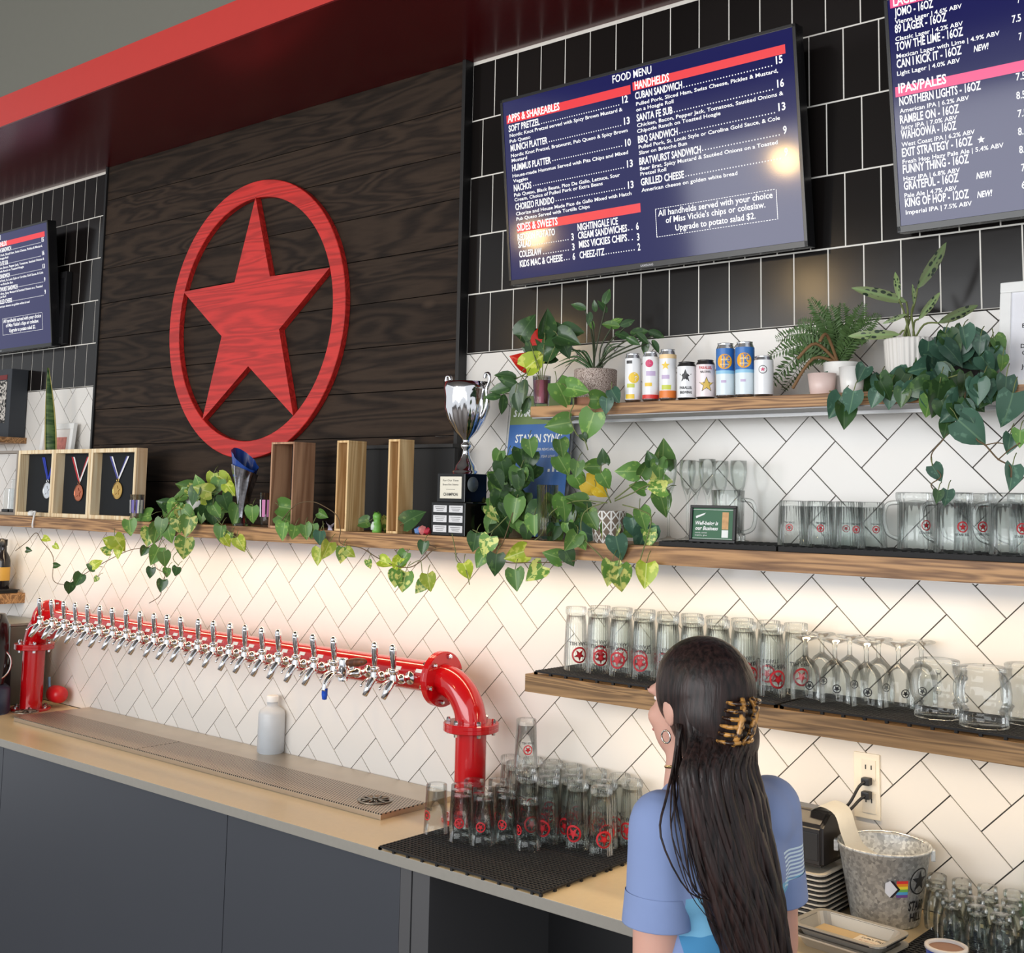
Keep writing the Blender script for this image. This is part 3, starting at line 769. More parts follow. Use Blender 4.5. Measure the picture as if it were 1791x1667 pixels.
b_ = B(); lathe(b_, [(0.0, 0), (0.009, 0.002), (0.009, 0.02), (0.007, 0.034), (0, 0.036)], 12, X=Matrix.Translation((0, -0.220, -0.030)) @ Matrix.Rotation(PI, 4, 'X'))
obj('spout_cap', b_, mat('blue_rubber', rgb(34, 84, 200), 0.4), t_, True)
b_ = B(); lathe(b_, [(0, 0), (0.008, 0.001), (0.012, 0.02), (0.013, 0.05), (0.010, 0.075), (0.006, 0.085), (0, 0.086)], 14, X=Matrix.Translation((0.0, -0.138, 0.034)) @ Matrix.Rotation(math.radians(82), 4, 'Y'))
obj('lever', b_, wood('lever_wood', rgb(66, 34, 18), rgb(120, 66, 36), 2), t_, True)
# ================================================================== BAR MATS AND GLASSES
def lattice_mat(label, x0, x1, y0, y1, z, h=0.011, pitch=0.0125, rz=0.0):
    cx, cy = (x0 + x1) / 2, (y0 + y1) / 2
    t = thing('bar_mat', label, 'bar mat', (cx, cy, z), rz)
    b = B(); w, d = x1 - x0, y1 - y0
    nx, ny = int(w / pitch), int(d / pitch)
    for i in range(nx + 1):
        box(b, (-w / 2 + w * i / nx, 0, h - 0.0035), (0.0042, d, 0.004))
    for j in range(ny + 1):
        box(b, (0, -d / 2 + d * j / ny, h - 0.003), (w, 0.0046, 0.005))
    o = obj('grid', b, M_RUBBER, t); o['kind'] = 'stuff'
    b = B()
    for i in range(0, nx + 1, 4):
        for yy in (-d / 2, d / 2): box(b, (-w / 2 + w * i / nx, yy, (h - 0.004) / 2), (0.007, 0.007, h - 0.004))
    for j in range(0, ny + 1, 4):
        for xx in (-w / 2, w / 2): box(b, (xx, -d / 2 + d * j / ny, (h - 0.004) / 2), (0.007, 0.007, h - 0.004))
    o = obj('foot', b, M_RUBBER, t); o['kind'] = 'stuff'
    return t
HM = 0.0115
lattice_mat('black rubber bar mat at the counter edge under the tumblers', -0.822, -0.285, -0.533, -0.262, ZC)
lattice_mat('black rubber bar mat by the wall under the tall pint glasses', -0.755, -0.285, -0.258, -0.030, ZC)
lattice_mat('black rubber mat under the small tasting glasses', 0.475, 0.95, -0.50, -0.06, ZC)
lattice_mat('black rubber mat under the red-print pint glasses on the low shelf', -0.552, 0.16, -0.236, -0.012, ZLOW)
lattice_mat('black rubber mat under the stemmed goblets and round jar mugs', 0.175, 1.10, -0.236, -0.012, ZLOW)
M_TUMB = glass('tumbler_glass', edge=(0.45, 0.46, 0.47))
def logo_patch(r, zc, h, ang=0.9, red=True, flip=True, dark=True):
    """printed mark on the glass, wrapped round its side"""
    b = B(); flat = B()
    s = h
    prism(flat, star_pts(s * 0.42, s * 0.17, c=(0, 0)), 0, 0.0001, Matrix.Identity(4))
    n = 20
    for i in range(n):
        a0, a1 = 2 * PI * i / n, 2 * PI * (i + 1) / n
        f = flat.faces.new([flat.verts.new((R * s * math.cos(a), R * s * math.sin(a), 0)) for R, a in ((0.42, a0), (0.54, a0), (0.54, a1), (0.42, a1))])
    if dark:
        text_into(flat, 'STARR HILL', 0, -s * 0.86, Matrix.Identity(4), s * 1.5, s * 0.24, mi=1, align='C', lift=0, bold=0.02)
    vm = {}
    for v in flat.verts:
        x, y = v.co.x, v.co.y
        if flip: x, y = -x, -y
        a = ang + x / r
        vm[v] = b.verts.new((r * math.cos(a), r * math.sin(a), zc + y))
    for f in flat.faces:
        try: b.faces.new([vm[v] for v in f.verts]).material_index = f.material_index
        except ValueError: pass
    flat.free()
    return b
VIEW = math.atan2(CAM_C.y, CAM_C.x)   # rough direction back to the guest side
class Glass:
    """one kind of glass; the first is built with its parts, the rest are copies of thing and parts"""
    def __init__(s, name, cat, prof, m, segs=28, print_=None, handle=None, extra=None):
        s.a = (name, cat, prof, m, segs, print_, handle, extra); s.root = None
    def put(s, x, y, z, label, group, rz=None):
        name, cat, prof, m, segs, print_, handle, extra = s.a
        rz = random.uniform(-0.5, 0.5) if rz is None else rz
        if s.root is None:
            t = thing(name, label, cat, (x, y, z), rz, group); s.root = t
            b = B(); lathe(b, prof, segs); obj('body', b, m, t, True)
            if extra:
                b = B(); lathe(b, extra[1], segs); obj(extra[0], b, m, t, True)
            if handle:
                b = B(); tube(b, smooth_path(handle, 6), 0.0058, 8); obj('handle', b, m, t, True)
            if print_:
                o = obj('printed_star', logo_patch(*print_), [M_INKK if name == 'goblet' else M_INKR, M_INKK], t)
            return t
        return dup(s.root, (x, y, z), rz, label, group)
def spread(pts, dmin, ymax=-0.045, ymin=-9, it=80, avoid=()):
    pts = [list(p) for p in pts]
    for _ in range(it):
        for i in range(len(pts)):
            for j in range(i):
                dx, dy = pts[i][0] - pts[j][0], pts[i][1] - pts[j][1]; d = math.hypot(dx, dy)
                if d < dmin and d > 1e-6:
                    k = (dmin - d) / d / 2
                    pts[i][0] += dx * k; pts[i][1] += dy * k; pts[j][0] -= dx * k; pts[j][1] -= dy * k
        for ax_, ay_, ar_ in avoid:
            for p in pts:
                dx, dy = p[0] - ax_, p[1] - ay_; d = math.hypot(dx, dy)
                if d < ar_: p[0] += dx * (ar_ - d) / d; p[1] += dy * (ar_ - d) / d
        for p in pts: p[1] = min(max(p[1], ymin), ymax)
    return pts
# short tumblers (upside down)
PSHORT = [(0.0325, 0), (0.0330, 0.001), (0.0318, 0.03), (0.0285, 0.112), (0.0280, 0.126), (0.0265, 0.128), (0.0, 0.1275), (0.0, 0.116), (0.0255, 0.113), (0.0295, 0.03), (0.0312, 0.001), (0.0325, 0)]
short = Glass('tumbler', 'tumbler', PSHORT, M_TUMB, print_=(0.0318, 0.050, 0.024, -1.0))
tL = [(826, 1356), (863, 1364), (819, 1368), (852, 1375), (891, 1374), (771, 1371), (809, 1380), (845, 1388), (887, 1385), (926, 1395)]
pL = [tuple(at_z(a, b, ZC + HM + 0.128))[:2] for a, b in tL]
tR = [(872, 1325), (906, 1331), (947, 1329), (980, 1324), (1021, 1331), (1057, 1338), (1098, 1346), (939, 1339), (982, 1336), (1018, 1342), (1056, 1352), (1098, 1360), (936, 1350), (978, 1347), (1015, 1354), (1053, 1361), (973, 1356), (1010, 1366), (1053, 1374)]
pR = [tuple(at_z(a, b, ZC + HM + 0.166))[:2] for a, b in tR]
allp = [(p[0], p[1], 0) for p in pL] + [(p[0], p[1], 1) for p in pR]
sp_ = spread([(p[0], p[1]) for p in allp], 0.0675, -0.042, avoid=((XR, YP, 0.116),))
sp_ = [p for p in sp_]
pL = sp_[:len(pL)]; pR = sp_[len(pL):]
pL.sort(key=lambda p: (at_uv if False else 0, p[0]))
for i, p in enumerate(sorted(pL, key=lambda p: p[0])):
    short.put(p[0], p[1], ZC + HM, 'short upside-down tumbler on the counter mat, %s from the drip tray' % ord_(i), 'short tumblers on the counter mat', VIEW - math.atan2(-1, 1.4) + random.uniform(-0.6, 0.6))
PTALL = [(0.0320, 0), (0.0325, 0.001), (0.0322, 0.03), (0.0285, 0.120), (0.0262, 0.140), (0.0258, 0.145), (0.0285, 0.149), (0.0290, 0.153), (0.0285, 0.165), (0.027, 0.1665), (0.0, 0.166), (0.0, 0.149), (0.0235, 0.145), (0.0265, 0.120), (0.0302, 0.03), (0.0309, 0.001), (0.0320, 0)]
tall = Glass('pint_glass', 'pint glass', PTALL, M_GLASSR, print_=(0.0320, 0.042, 0.040, -1.0))
def rank(pts):
    """rows counted away from the photographer, places from the left"""
    return sorted(pts, key=lambda p: (round(p[1] / 0.07), p[0]))
from itertools import groupby
for r, (key, row) in enumerate(groupby(rank(pR), key=lambda p: round(p[1] / 0.07))):
    for i, p in enumerate(row):
        tall.put(p[0], p[1], ZC + HM, 'tall pint glass on the counter mat, %s row from the front, %s from the left' % (ord_(r), ord_(i)), 'tall pint glasses on the counter mat', random.uniform(-0.6, 0.6))
p = min(pR, key=lambda p: (p[0] + 0.66) ** 2 + (p[1] + 0.16) ** 2)
short.put(p[0], p[1], ZC + HM + 0.167, 'single tumbler standing on top of the pint glasses next to the red pipe', 'stacked tumbler', 0.3)
# low shelf
k = 0
for r, (yy, xo) in enumerate(((-0.150, 0.0), (-0.070, 0.022))):
    for i in range(9):
        tall.put(-0.484 + 0.0736 * i + xo, yy, ZLOW + HM, 'red-print pint glass on the low shelf, %s row, %s from the shelf end' % (('front', 'back')[r], ord_(i)), 'red-print pint glasses on the low shelf', random.uniform(-0.5, 0.5))
PGOB = [(0.0330, 0), (0.0335, 0.001), (0.0350, 0.03), (0.0345, 0.055), (0.030, 0.078), (0.020, 0.092), (0.009, 0.100), (0.0055, 0.104), (0.0048, 0.125), (0.007, 0.136), (0.031, 0.1445), (0.033, 0.147), (0.031, 0.1485), (0.0, 0.146)]
gob = Glass('goblet', 'goblet', PGOB + [], M_GLASS, print_=(0.0352, 0.040, 0.018, -0.9, False, True, False))
GO = [(0.196, -0.160), (0.268, -0.155), (0.343, -0.150), (0.400, -0.112), (0.425, -0.040), (0.196, -0.062), (0.258, -0.062), (0.330, -0.060)]
GOL = ['nearest the pint glasses in front', 'second in the front line', 'third in the front line', 'set back beside the jar mugs', 'at the wall beside the jar mugs', 'first at the back', 'second at the back', 'third at the back']
for (x, y), l in zip(spread(GO, 0.0705, -0.036), GOL): gob.put(x, y, ZLOW + HM, 'upside-down stemmed goblet on the low shelf, ' + l, 'stemmed goblets on the low shelf', random.uniform(-0.3, 0.3))
PJAR = [(0.0, 0.004), (0.046, 0.004), (0.049, 0), (0.0505, 0.002), (0.0505, 0.026), (0.0475, 0.030), (0.0545, 0.044), (0.0570, 0.068), (0.0540, 0.092), (0.0455, 0.108), (0.0475, 0.112), (0.0475, 0.121), (0.045, 0.123), (0.0, 0.122)]
M_JAR = glass('thick_jar_glass', edge=(0.42, 0.44, 0.45), gloss=1.3, blend=0.32)
jar = Glass('jar_mug', 'mug', PJAR, M_JAR, 32, handle=[(0.054, 0, 0.09), (0.078, 0, 0.088), (0.088, 0, 0.065), (0.078, 0, 0.044), (0.054, 0, 0.045)])
for (x, y, l, r) in ((0.612, -0.178, 'in front, nearest the shelf edge', 2.6), (0.500, -0.140, 'left one of the round mugs', 1.9), (0.668, -0.066, 'behind the front round mug', 1.4), (0.755, -0.170, 'cut by the right edge', 1.2), (0.545, -0.058, 'at the wall behind the left round mug', 1.5)):
    if l.startswith('at the wall'): continue
    jar.put(x, y, ZLOW + HM, 'round glass jar mug on the low shelf, ' + l, 'round jar mugs', r)
# mid shelf: flat black trays, short glasses, mugs, flutes
def slab_mat(label, x0, x1, y0, y1, z, h=0.012):
    t = thing('shelf_mat', label, 'bar mat', ((x0 + x1) / 2, (y0 + y1) / 2, z))
    b = B(); box(b, (0, 0, h / 2), (x1 - x0, y1 - y0, h), 0.0015); obj('slab', b, M_RUBBER, t)
    b = B()
    n = int((x1 - x0) / 0.02)
    for i in range(n): box(b, (-(x1 - x0) / 2 + (i + 0.5) * (x1 - x0) / n, 0, h + 0.0008), (0.008, y1 - y0 - 0.01, 0.0016))
    o = obj('rib', b, M_RUBBER, t); o['kind'] = 'stuff'
HS = 0.0138
xm0 = at_y(1152, 955, -0.235).x; xm1 = at_y(1360, 960, -0.235).x; 
slab_mat('flat black mat under the champagne flutes', xm0, xm1 - 0.004, -0.235, -0.02, ZMID)
slab_mat('flat black mat under the big mugs', xm1 + 0.001, 1.05, -0.235, -0.02, ZMID)
PFL = [(0.0, 0.0), (0.027, 0.0), (0.0275, 0.0015), (0.008, 0.006), (0.0035, 0.012), (0.0032, 0.10), (0.006, 0.112), (0.016, 0.14), (0.0215, 0.175), (0.0205, 0.205), (0.0198, 0.205), (0.0205, 0.175), (0.015, 0.141), (0.0, 0.115)]
M_FL = glass('flute_glass', edge=(0.35, 0.37, 0.39), gloss=0.9)
fl_ = Glass('champagne_flute', 'flute', PFL, M_FL, 20)
FX = [(1173, -0.165), (1199, -0.125), (1217, -0.055), (1237, -0.175), (1260, -0.052), (1292, -0.060)]
FXY = spread([(at_y(px, 880, y).x, y) for px, y in FX], 0.0565, -0.045, -0.205)
for i, (fx_, y) in enumerate(sorted(FXY)):
    fl_.put(fx_, y, ZMID + HS, 'clear champagne flute on the middle shelf, %s from the left' % ord_(i), 'champagne flutes')
PMUG = [(0.0415, 0), (0.042, 0.001), (0.0405, 0.03), (0.0395, 0.105), (0.0415, 0.109), (0.043, 0.114), (0.043, 0.126), (0.041, 0.1285), (0.0, 0.128), (0.0, 0.112), (0.036, 0.106), (0.0375, 0.03), (0.040, 0.001), (0.0415, 0)]
M_MUG = glass('mug_glass', edge=(0.45, 0.47, 0.48), gloss=1.3, ribs=22, blend=0.32)
mug = Glass('beer_mug', 'mug', PMUG, M_MUG, 32, print_=(0.0412, 0.055, 0.022, -0.05 + PI / 2 - PI + 1.0, True, False, True), handle=[(-0.038, 0, 0.105), (-0.066, 0, 0.100), (-0.074, 0, 0.070), (-0.066, 0, 0.035), (-0.039, 0, 0.022)])
MG = [(1602, -0.105, 'left one of the row'), (1668, -0.182, 'in front of the left mug'), (1702, -0.068, 'behind, between the front two'), (1766, -0.182, 'by the right edge'), (1800, -0.065, 'behind the mug at the right edge')]
for px, y, l in MG:
    mug.put(at_y(px, 930, y).x, y, ZMID + HS, 'upside-down ribbed beer mug on the middle shelf, ' + l, 'big beer mugs', random.uniform(-0.15, 0.2))
# upright mug behind the green card
mug2 = Glass('beer_mug', 'mug', [(r, 0.1285 - z) for r, z in PMUG][::-1], M_MUG, 32, handle=[(0.038, 0, 0.105), (0.066, 0, 0.100), (0.074, 0, 0.070), (0.066, 0, 0.035), (0.039, 0, 0.022)])
mug2.put(at_y(1263, 900, -0.14).x + 0.004, -0.118, ZMID + HS, 'ribbed mug standing upright behind the green card', 'upright mug', 0.1)
PHALF = [(0.0345, 0), (0.035, 0.001), (0.030, 0.095), (0.029, 0.103), (0.027, 0.105), (0.0, 0.1045), (0.0, 0.094), (0.027, 0.092), (0.0335, 0.001), (0.0345, 0)]
half = Glass('half_pint_glass', 'glass', PHALF, M_GLASSR, 24, print_=(0.0328, 0.042, 0.016, -1.0))
x0h = at_y(1386, 920, -0.17).x
for r, (n, yy) in enumerate(((3, -0.172), (3, -0.098))):
    for i in range(n):
        half.put(x0h + i * 0.0725 + r * 0.020, yy, ZMID + HS, 'small upside-down glass on the middle shelf, %s row, %s from the left' % (('front', 'back')[r], ord_(i)), 'small glasses beside the big mugs', random.uniform(-0.4, 0.4))
# tasting glasses at the lower right
PT = [(0.024, 0), (0.0245, 0.001), (0.0265, 0.03), (0.0245, 0.055), (0.0195, 0.074), (0.0195, 0.080), (0.0205, 0.082), (0.0205, 0.092), (0.019, 0.0935), (0.0, 0.093), (0.0, 0.083), (0.0165, 0.078), (0.022, 0.055), (0.025, 0.03), (0.0232, 0.001), (0.024, 0)]
tst = Glass('tasting_glass', 'tasting glass', PT, M_TUMB, 22)
tops = [(1683, 1525), (1657, 1543), (1725, 1536), (1768, 1543), (1695, 1539), (1734, 1550), (1671, 1557), (1704, 1556), (1773, 1560), (1743, 1566), (1674, 1572), (1708, 1572), (1753, 1581), (1715, 1584), (1759, 1598), (1788, 1580), (1790, 1606)]
pt = spread([tuple(at_z(a, b, ZC + HM + 0.0935))[:2] for a, b in tops], 0.0545, -0.07, avoid=((at_z(1553, 1594, ZC).x + 0.012, min(at_z(1553, 1594, ZC).y, -0.125), 0.118),))
for r, (key, row) in enumerate(groupby(sorted(pt, key=lambda p: (round(p[1] / 0.055), p[0])), key=lambda p: round(p[1] / 0.055))):
    for i, p in enumerate(row):
        tst.put(p[0], p[1], ZC + HM, 'tasting glass by the bucket, %s row from the front, %s from the left' % (ord_(r), ord_(i)), 'tasting glasses on the mat by the bucket')
# ================================================================== THINGS ON THE COUNTER
# plastic bottle on the tray
p = at_z(473, 1316, ZC + 0.0175)
t = thing('plastic_jug', 'white translucent plastic bottle standing on the drip tray', 'bottle', (p.x, p.y, ZC + 0.0175), 0.3)
M_PLAST = mat('milky_plastic', rgb(236, 242, 248), 0.35); M_PLAST.node_tree.nodes['Principled BSDF'].inputs['Transmission Weight'].default_value = 0.35
b_ = B(); lathe(b_, [(0, 0), (0.042, 0), (0.047, 0.005), (0.047, 0.132), (0.043, 0.144), (0.024, 0.156), (0.019, 0.160), (0.019, 0.172), (0, 0.172)], 28); obj('body', b_, M_PLAST, t, True)
b_ = B(); lathe(b_, [(0.0, 0.173), (0.0205, 0.173), (0.021, 0.175), (0.021, 0.192), (0.019, 0.194), (0, 0.194)], 20); obj('cap', b_, M_WHITE, t, True)
# red bulb by the left column
p = at_z(94, 1229, ZC + 0.02)
t = thing('rubber_bulb', 'red rubber bulb lying behind the left pipe column', 'rubber bulb', (p.x, -0.055, ZC + 0.0175))
X = Matrix.Translation((0, 0, 0.036)) @ Matrix.Rotation(PI / 2, 4, 'Y')
b_ = B(); lathe(b_, [(0, -0.05), (0.02, -0.048), (0.034, -0.03), (0.036, 0.0), (0.034, 0.03), (0.025, 0.045), (0, 0.048)], 24, X=X); obj('bulb', b_, mat('red_rubber', rgb(196, 26, 34), 0.35), t, True)
b_ = B(); tube(b_, smooth_path([(-0.045, 0, 0.036), (-0.065, 0, 0.06), (-0.072, 0.0, 0.10)]), 0.006, 8); obj('hose', b_, mat('pale_blue_hose', rgb(120, 170, 215), 0.4), t, True)
# blue valve and chrome pipe by the right column
t = thing('water_valve', 'blue handled valve with a chrome elbow behind the right pipe column', 'valve', (XR - 0.095, -0.075, ZC))
b_ = B(); lathe(b_, [(0.018, 0), (0.018, 0.006), (0.010, 0.008), (0.010, 0.105), (0.013, 0.106), (0.013, 0.118), (0, 0.118)], 14, c=(0.04, 0, 0)); tube(b_, smooth_path([(-0.012, 0, 0.0), (-0.012, 0, 0.07), (0.0, 0, 0.088), (0.04, 0, 0.090)], 5), 0.008, 10); obj('pipe', b_, M_CHROME, t, True)
b_ = B(); box(b_, (0.052, -0.018, 0.070), (0.022, 0.016, 0.085), 0.005); obj('lever', b_, mat('blue_plastic', rgb(28, 58, 130), 0.4), t)
# galvanised bucket
M_GALV, nt, pb = new_mat('galvanised_steel'); setp(pb, Metallic=0.45, Roughness=0.45)
tc = nt.nodes.new('ShaderNodeTexCoord'); vo = nt.nodes.new('ShaderNodeTexVoronoi'); vo.inputs['Scale'].default_value = 160
nt.links.new(tc.outputs['Object'], vo.inputs['Vector']); cr = nt.nodes.new('ShaderNodeValToRGB')
cr.color_ramp.elements[0].color = rgb(150, 152, 154); cr.color_ramp.elements[1].color = rgb(228, 230, 228)
nt.links.new(vo.outputs['Color'], cr.inputs[0]); nt.links.new(cr.outputs[0], pb.inputs['Base Color'])
pb_ = at_z(1553, 1594, ZC)
BKX, BKY = pb_.x + 0.016, min(pb_.y + 0.01, -0.118)
bk = thing('metal_bucket', 'galvanised bucket with stickers beside the receipt printer', 'bucket', (BKX, BKY, ZC))
Hb = 0.162
b_ = B(); lathe(b_, [(0, 0.004), (0.070, 0.004), (0.072, 0), (0.074, 0.003), (0.099, Hb - 0.006), (0.1015, Hb - 0.005), (0.103, Hb - 0.001), (0.1015, Hb + 0.002), (0.0985, Hb), (0.0965, Hb - 0.006), (0.0720, 0.008), (0, 0.008)], 48); obj('pail', b_, M_GALV, bk, True)
b_ = B(); a0 = 2.5
hp = []
for i in range(21):
    a = PI * i / 20; hp.append((0.1035 * math.cos(a), -0.072 * math.sin(a) * 1.25, Hb - 0.012 + 0.016 * math.sin(a)))
Xh = Matrix.Rotation(math.radians(200), 4, 'Z')
tube(b_, [Xh @ Vector(q) for q in hp], 0.0022, 6); obj('bail', b_, M_CHROME, bk, True)
for s in (-1, 1):
    b_ = B(); q = Xh @ Vector((0.1035 * s, 0, Hb - 0.014)); box(b_, q, (0.010, 0.018, 0.024), 0.002, rz=math.radians(200)); obj('ear', b_, M_GALV, bk)
def wrap(bm_flat, r0, z0, slope, ang):
    for v in bm_flat.verts:
        x, y, e = v.co; rr = r0 + slope * (z0 + y) + 0.0011 + e
        a = ang + x / rr; v.co = (rr * math.cos(a), rr * math.sin(a), z0 + y)
    return bm_flat
SL = 0.025 / Hb
cam_a = math.atan2(CAM_C.y - BKY, CAM_C.x - BKX)
b_ = B(); ID = Matrix.Identity(4)
for i in range(24):
    a0, a1 = 2 * PI * i / 24, 2 * PI * (i + 1) / 24
    b_.faces.new([b_.verts.new((R * math.cos(a), R * math.sin(a), 0)) for R, a in ((0.026, a0), (0.029, a0), (0.029, a1), (0.026, a1))])
bb = B(); prism(bb, star_pts(0.024, 0.0096), 0, 0.0002, ID); merge(b_, bb)
text_into(b_, 'STARR', 0, -0.062, ID, 0.050, 0.020, align='C', bold=0.03, lift=0, res=1)
text_into(b_, 'HILL', 0, -0.086, ID, 0.036, 0.018, align='C', bold=0.03, lift=0, res=1)
obj('star_print', wrap(b_, 0.0745, 0.104, SL, cam_a + 0.92), M_INKK, bk)
cols = [rgb(225, 60, 60), rgb(240, 150, 50), rgb(245, 225, 70), rgb(120, 190, 90), rgb(90, 170, 220), rgb(120, 80, 150), rgb(240, 240, 245), rgb(40, 30, 40)]
fm_ = [mat('sticker_%d' % i, c, 0.4) for i, c in enumerate(cols)]
b_ = B()
for i in range(6):
    for k in range(5): quad(b_, -0.006 + 0.0052 * k, 0.014 - 0.006 * (i + 1), -0.006 + 0.0052 * (k + 1), 0.014 - 0.006 * i, ID, 0, mi=i)
for f, mi in (([(-0.020, 0.014), (-0.014, 0.014), (0.002, -0.004), (-0.004, -0.004)], 7), ([(-0.004, -0.004), (0.002, -0.004), (-0.014, -0.022), (-0.020, -0.022)], 7), ([(-0.030, 0.008), (-0.020, 0.014), (-0.004, -0.004), (-0.020, -0.022), (-0.030, -0.012)], 6)):
    b_.faces.new([b_.verts.new((x, y, 0.0009 if mi == 7 else 0.0005)) for x, y in f][::-1]).material_index = mi
obj('pride_sticker', wrap(b_, 0.0745, 0.094, SL, cam_a + 0.34), fm_, bk)
# stack of trays with receipt printer on top
pT = at_z(1462, 1588, ZC)
STX, STY = 0.150, -0.150
M_TRAYW = mat('tray_enamel', rgb(214, 206, 190), 0.4); M_TRAYK = mat('tray_rim_black', rgb(30, 30, 32), 0.4)
def pan_bm(w, d, h, lip=0.008):
    b = B()
    def ringz(wx, dy, z, n=4, r=0.02):
        out = []
        for cx, cy, a0 in ((wx - r, dy - r, 0), (-wx + r, dy - r, 1), (-wx + r, -dy + r, 2), (wx - r, -dy + r, 3)):
            for k in range(n + 1):
                a = PI / 2 * (a0 + k / n); out.append(b.verts.new((cx + r * math.cos(a), cy + r * math.sin(a), z)))
        return out
    w /= 2; d /= 2
    rs = [ringz(w - 0.012, d - 0.012, 0.0), ringz(w - 0.002, d - 0.002, h - 0.002), ringz(w + lip, d + lip, h - 0.002), ringz(w + lip, d + lip, h + 0.0015), ringz(w - 0.003, d - 0.003, h + 0.0012), ringz(w - 0.013, d - 0.013, 0.002)]
    n = len(rs[0])
    for a, c in zip(rs, rs[1:]):
        for i in range(n):
            j = (i + 1) % n; b.faces.new((a[i], a[j], c[j], c[i]))
    b.faces.new(rs[0][::-1]); b.faces.new(rs[-1])
    return b
def rim_bm(w, d, h, r=0.022):
    b = B(); rr = []
    for off, z in ((-0.004, 0), (0.009, 0), (0.009, h), (-0.004, h)):
        ring = []
        for cx, cy, a0 in ((w / 2 - r, d / 2 - r, 0), (-w / 2 + r, d / 2 - r, 1), (-w / 2 + r, -d / 2 + r, 2), (w / 2 - r, -d / 2 + r, 3)):
            for k in range(5):
                a = PI / 2 * (a0 + k / 4); ring.append(b.verts.new((cx + (r + off) * math.cos(a), cy + (r + off) * math.sin(a), z)))
        rr.append(ring)
    n = len(rr[0])
    for i in range(4):
        a, c = rr[i], rr[(i + 1) % 4]
        for k in range(n): b.faces.new((a[k], a[(k + 1) % n], c[(k + 1) % n], c[k]))
    bmesh.ops.recalc_face_normals(b, faces=b.faces)
    return b
trm = None
NT = 9
for i in range(NT):
    lb = 'shallow tray in the stack under the receipt printer, %s from the counter' % ord_(i)
    if trm is None:
        o = obj('stacked_tray', pan_bm(0.235, 0.165, 0.012), M_TRAYW); trm = o.data
        r1 = obj('rim', rim_bm(0.235, 0.165, 0.0030), M_TRAYK, o); r1.location = (0, 0, 0.0052); rim0 = r1.data
    else:
        o = inst('stacked_tray', trm); r1 = inst('rim', rim0, o); r1.location = (0, 0, 0.0052)
    o.location = (STX + random.uniform(-0.002, 0.002), STY + random.uniform(-0.002, 0.002), ZC + 0.0003 + 0.0105 * i)
    tag(o, lb, 'tray', 'trays stacked under the printer')
ZS = ZC + 0.0105 * (NT - 1) + 0.0140
pr_ = thing('receipt_printer', 'black receipt printer with a curl of paper on the tray stack', 'printer', (0.185, -0.130, ZS), 0.0)
b_ = B(); prism(b_, [(-0.062, 0), (0.062, 0), (0.062, 0.085), (0.045, 0.112), (-0.020, 0.116), (-0.062, 0.090)], -0.065, 0.065, Matrix(((0, 0, 1, 0), (1, 0, 0, 0), (0, 1, 0, 0), (0, 0, 0, 1))))
bmesh.ops.recalc_face_normals(b_, faces=b_.faces); bmesh.ops.bevel(b_, geom=list(b_.edges), offset=0.007, segments=3, affect='EDGES'); obj('housing', b_, mat('printer_black', rgb(36, 32, 32), 0.35), pr_)
b_ = B(); box(b_, (0.0, -0.0625, 0.045), (0.11, 0.003, 0.06), 0.001); obj('front_cover', b_, mat('printer_black2', rgb(28, 25, 25), 0.5), pr_)
b_ = B()
pth = smooth_path([(0.02, 0, 0.1135), (0.050, 0, 0.130), (0.085, 0, 0.118), (0.100, 0, 0.080), (0.118, 0, 0.045), (0.150, 0, 0.030)], 5)
ra = [b_.verts.new((p.x, -0.040, p.z)) for p in pth]; rb_ = [b_.verts.new((p.x, 0.040, p.z)) for p in pth]
for i in range(len(pth) - 1): b_.faces.new((ra[i], rb_[i], rb_[i + 1], ra[i + 1]))
bmesh.ops.solidify(b_, geom=list(b_.faces), thickness=0.0006)
obj('receipt', b_, mat('receipt_paper', rgb(240, 240, 236), 0.7), pr_, True)
# front tray pair with a flyer
c1, c2, c3 = at_z(1400, 1612, ZC + 0.035), at_z(1437, 1575, ZC + 0.035), at_z(1588, 1608, ZC + 0.035)
FTX, FTY = 0.386, -0.352
for i, (lb) in enumerate(('lower metal pan under the pan that holds a flyer', 'upper metal pan holding a printed flyer in front of the bucket')):
    o = thing('metal_pan', lb, 'pan', (FTX, FTY, ZC + 0.0003 + i * 0.020), math.radians(-5 + i))
    obj('pan', pan_bm(0.195, 0.118, 0.024), mat('pan_metal', rgb(190, 184, 172), 0.35, 0.5), o)
    if i: r1 = obj('rim', rim_bm(0.195, 0.118, 0.0030), M_TRAYK, o); r1.location = (0, 0, 0.0205)
fly = thing('flyer', 'folded cream flyer lying in the upper metal pan', 'flyer', (FTX, FTY, ZC + 0.0226), math.radians(-4))
b_ = B(); box(b_, (-0.030, 0, 0.0008), (0.100, 0.080, 0.0010)); obj('paper', b_, mat('kraft_paper', rgb(214, 186, 140), 0.8), fly)
b_ = B(); box(b_, (0.045, -0.004, 0.0016), (0.072, 0.074, 0.0010)); cd = obj('card', b_, mat('cream_card', rgb(240, 226, 204), 0.7), fly)
b_ = B(); text_into(b_, "Sofia's Flight", 0.045, 0.018, ID, 0.056, 0.0085, align='C', bold=0.02, lift=0.0022, res=1)
for i in range(4): text_into(b_, ('Pale Ale, Lager', 'Hazy IPA, Stout', 'four small pours', 'ask at the bar')[i] if False else 'IPA  Lager  Stout  Sour'[i:], 0.045, 0.004 - i * 0.011, ID, 0.050, 0.0042, align='C', lift=0.0022, res=1, mi=1)
obj('lettering', b_, [M_INKK, mat('brown_ink', rgb(190, 90, 60), 0.6)], cd)
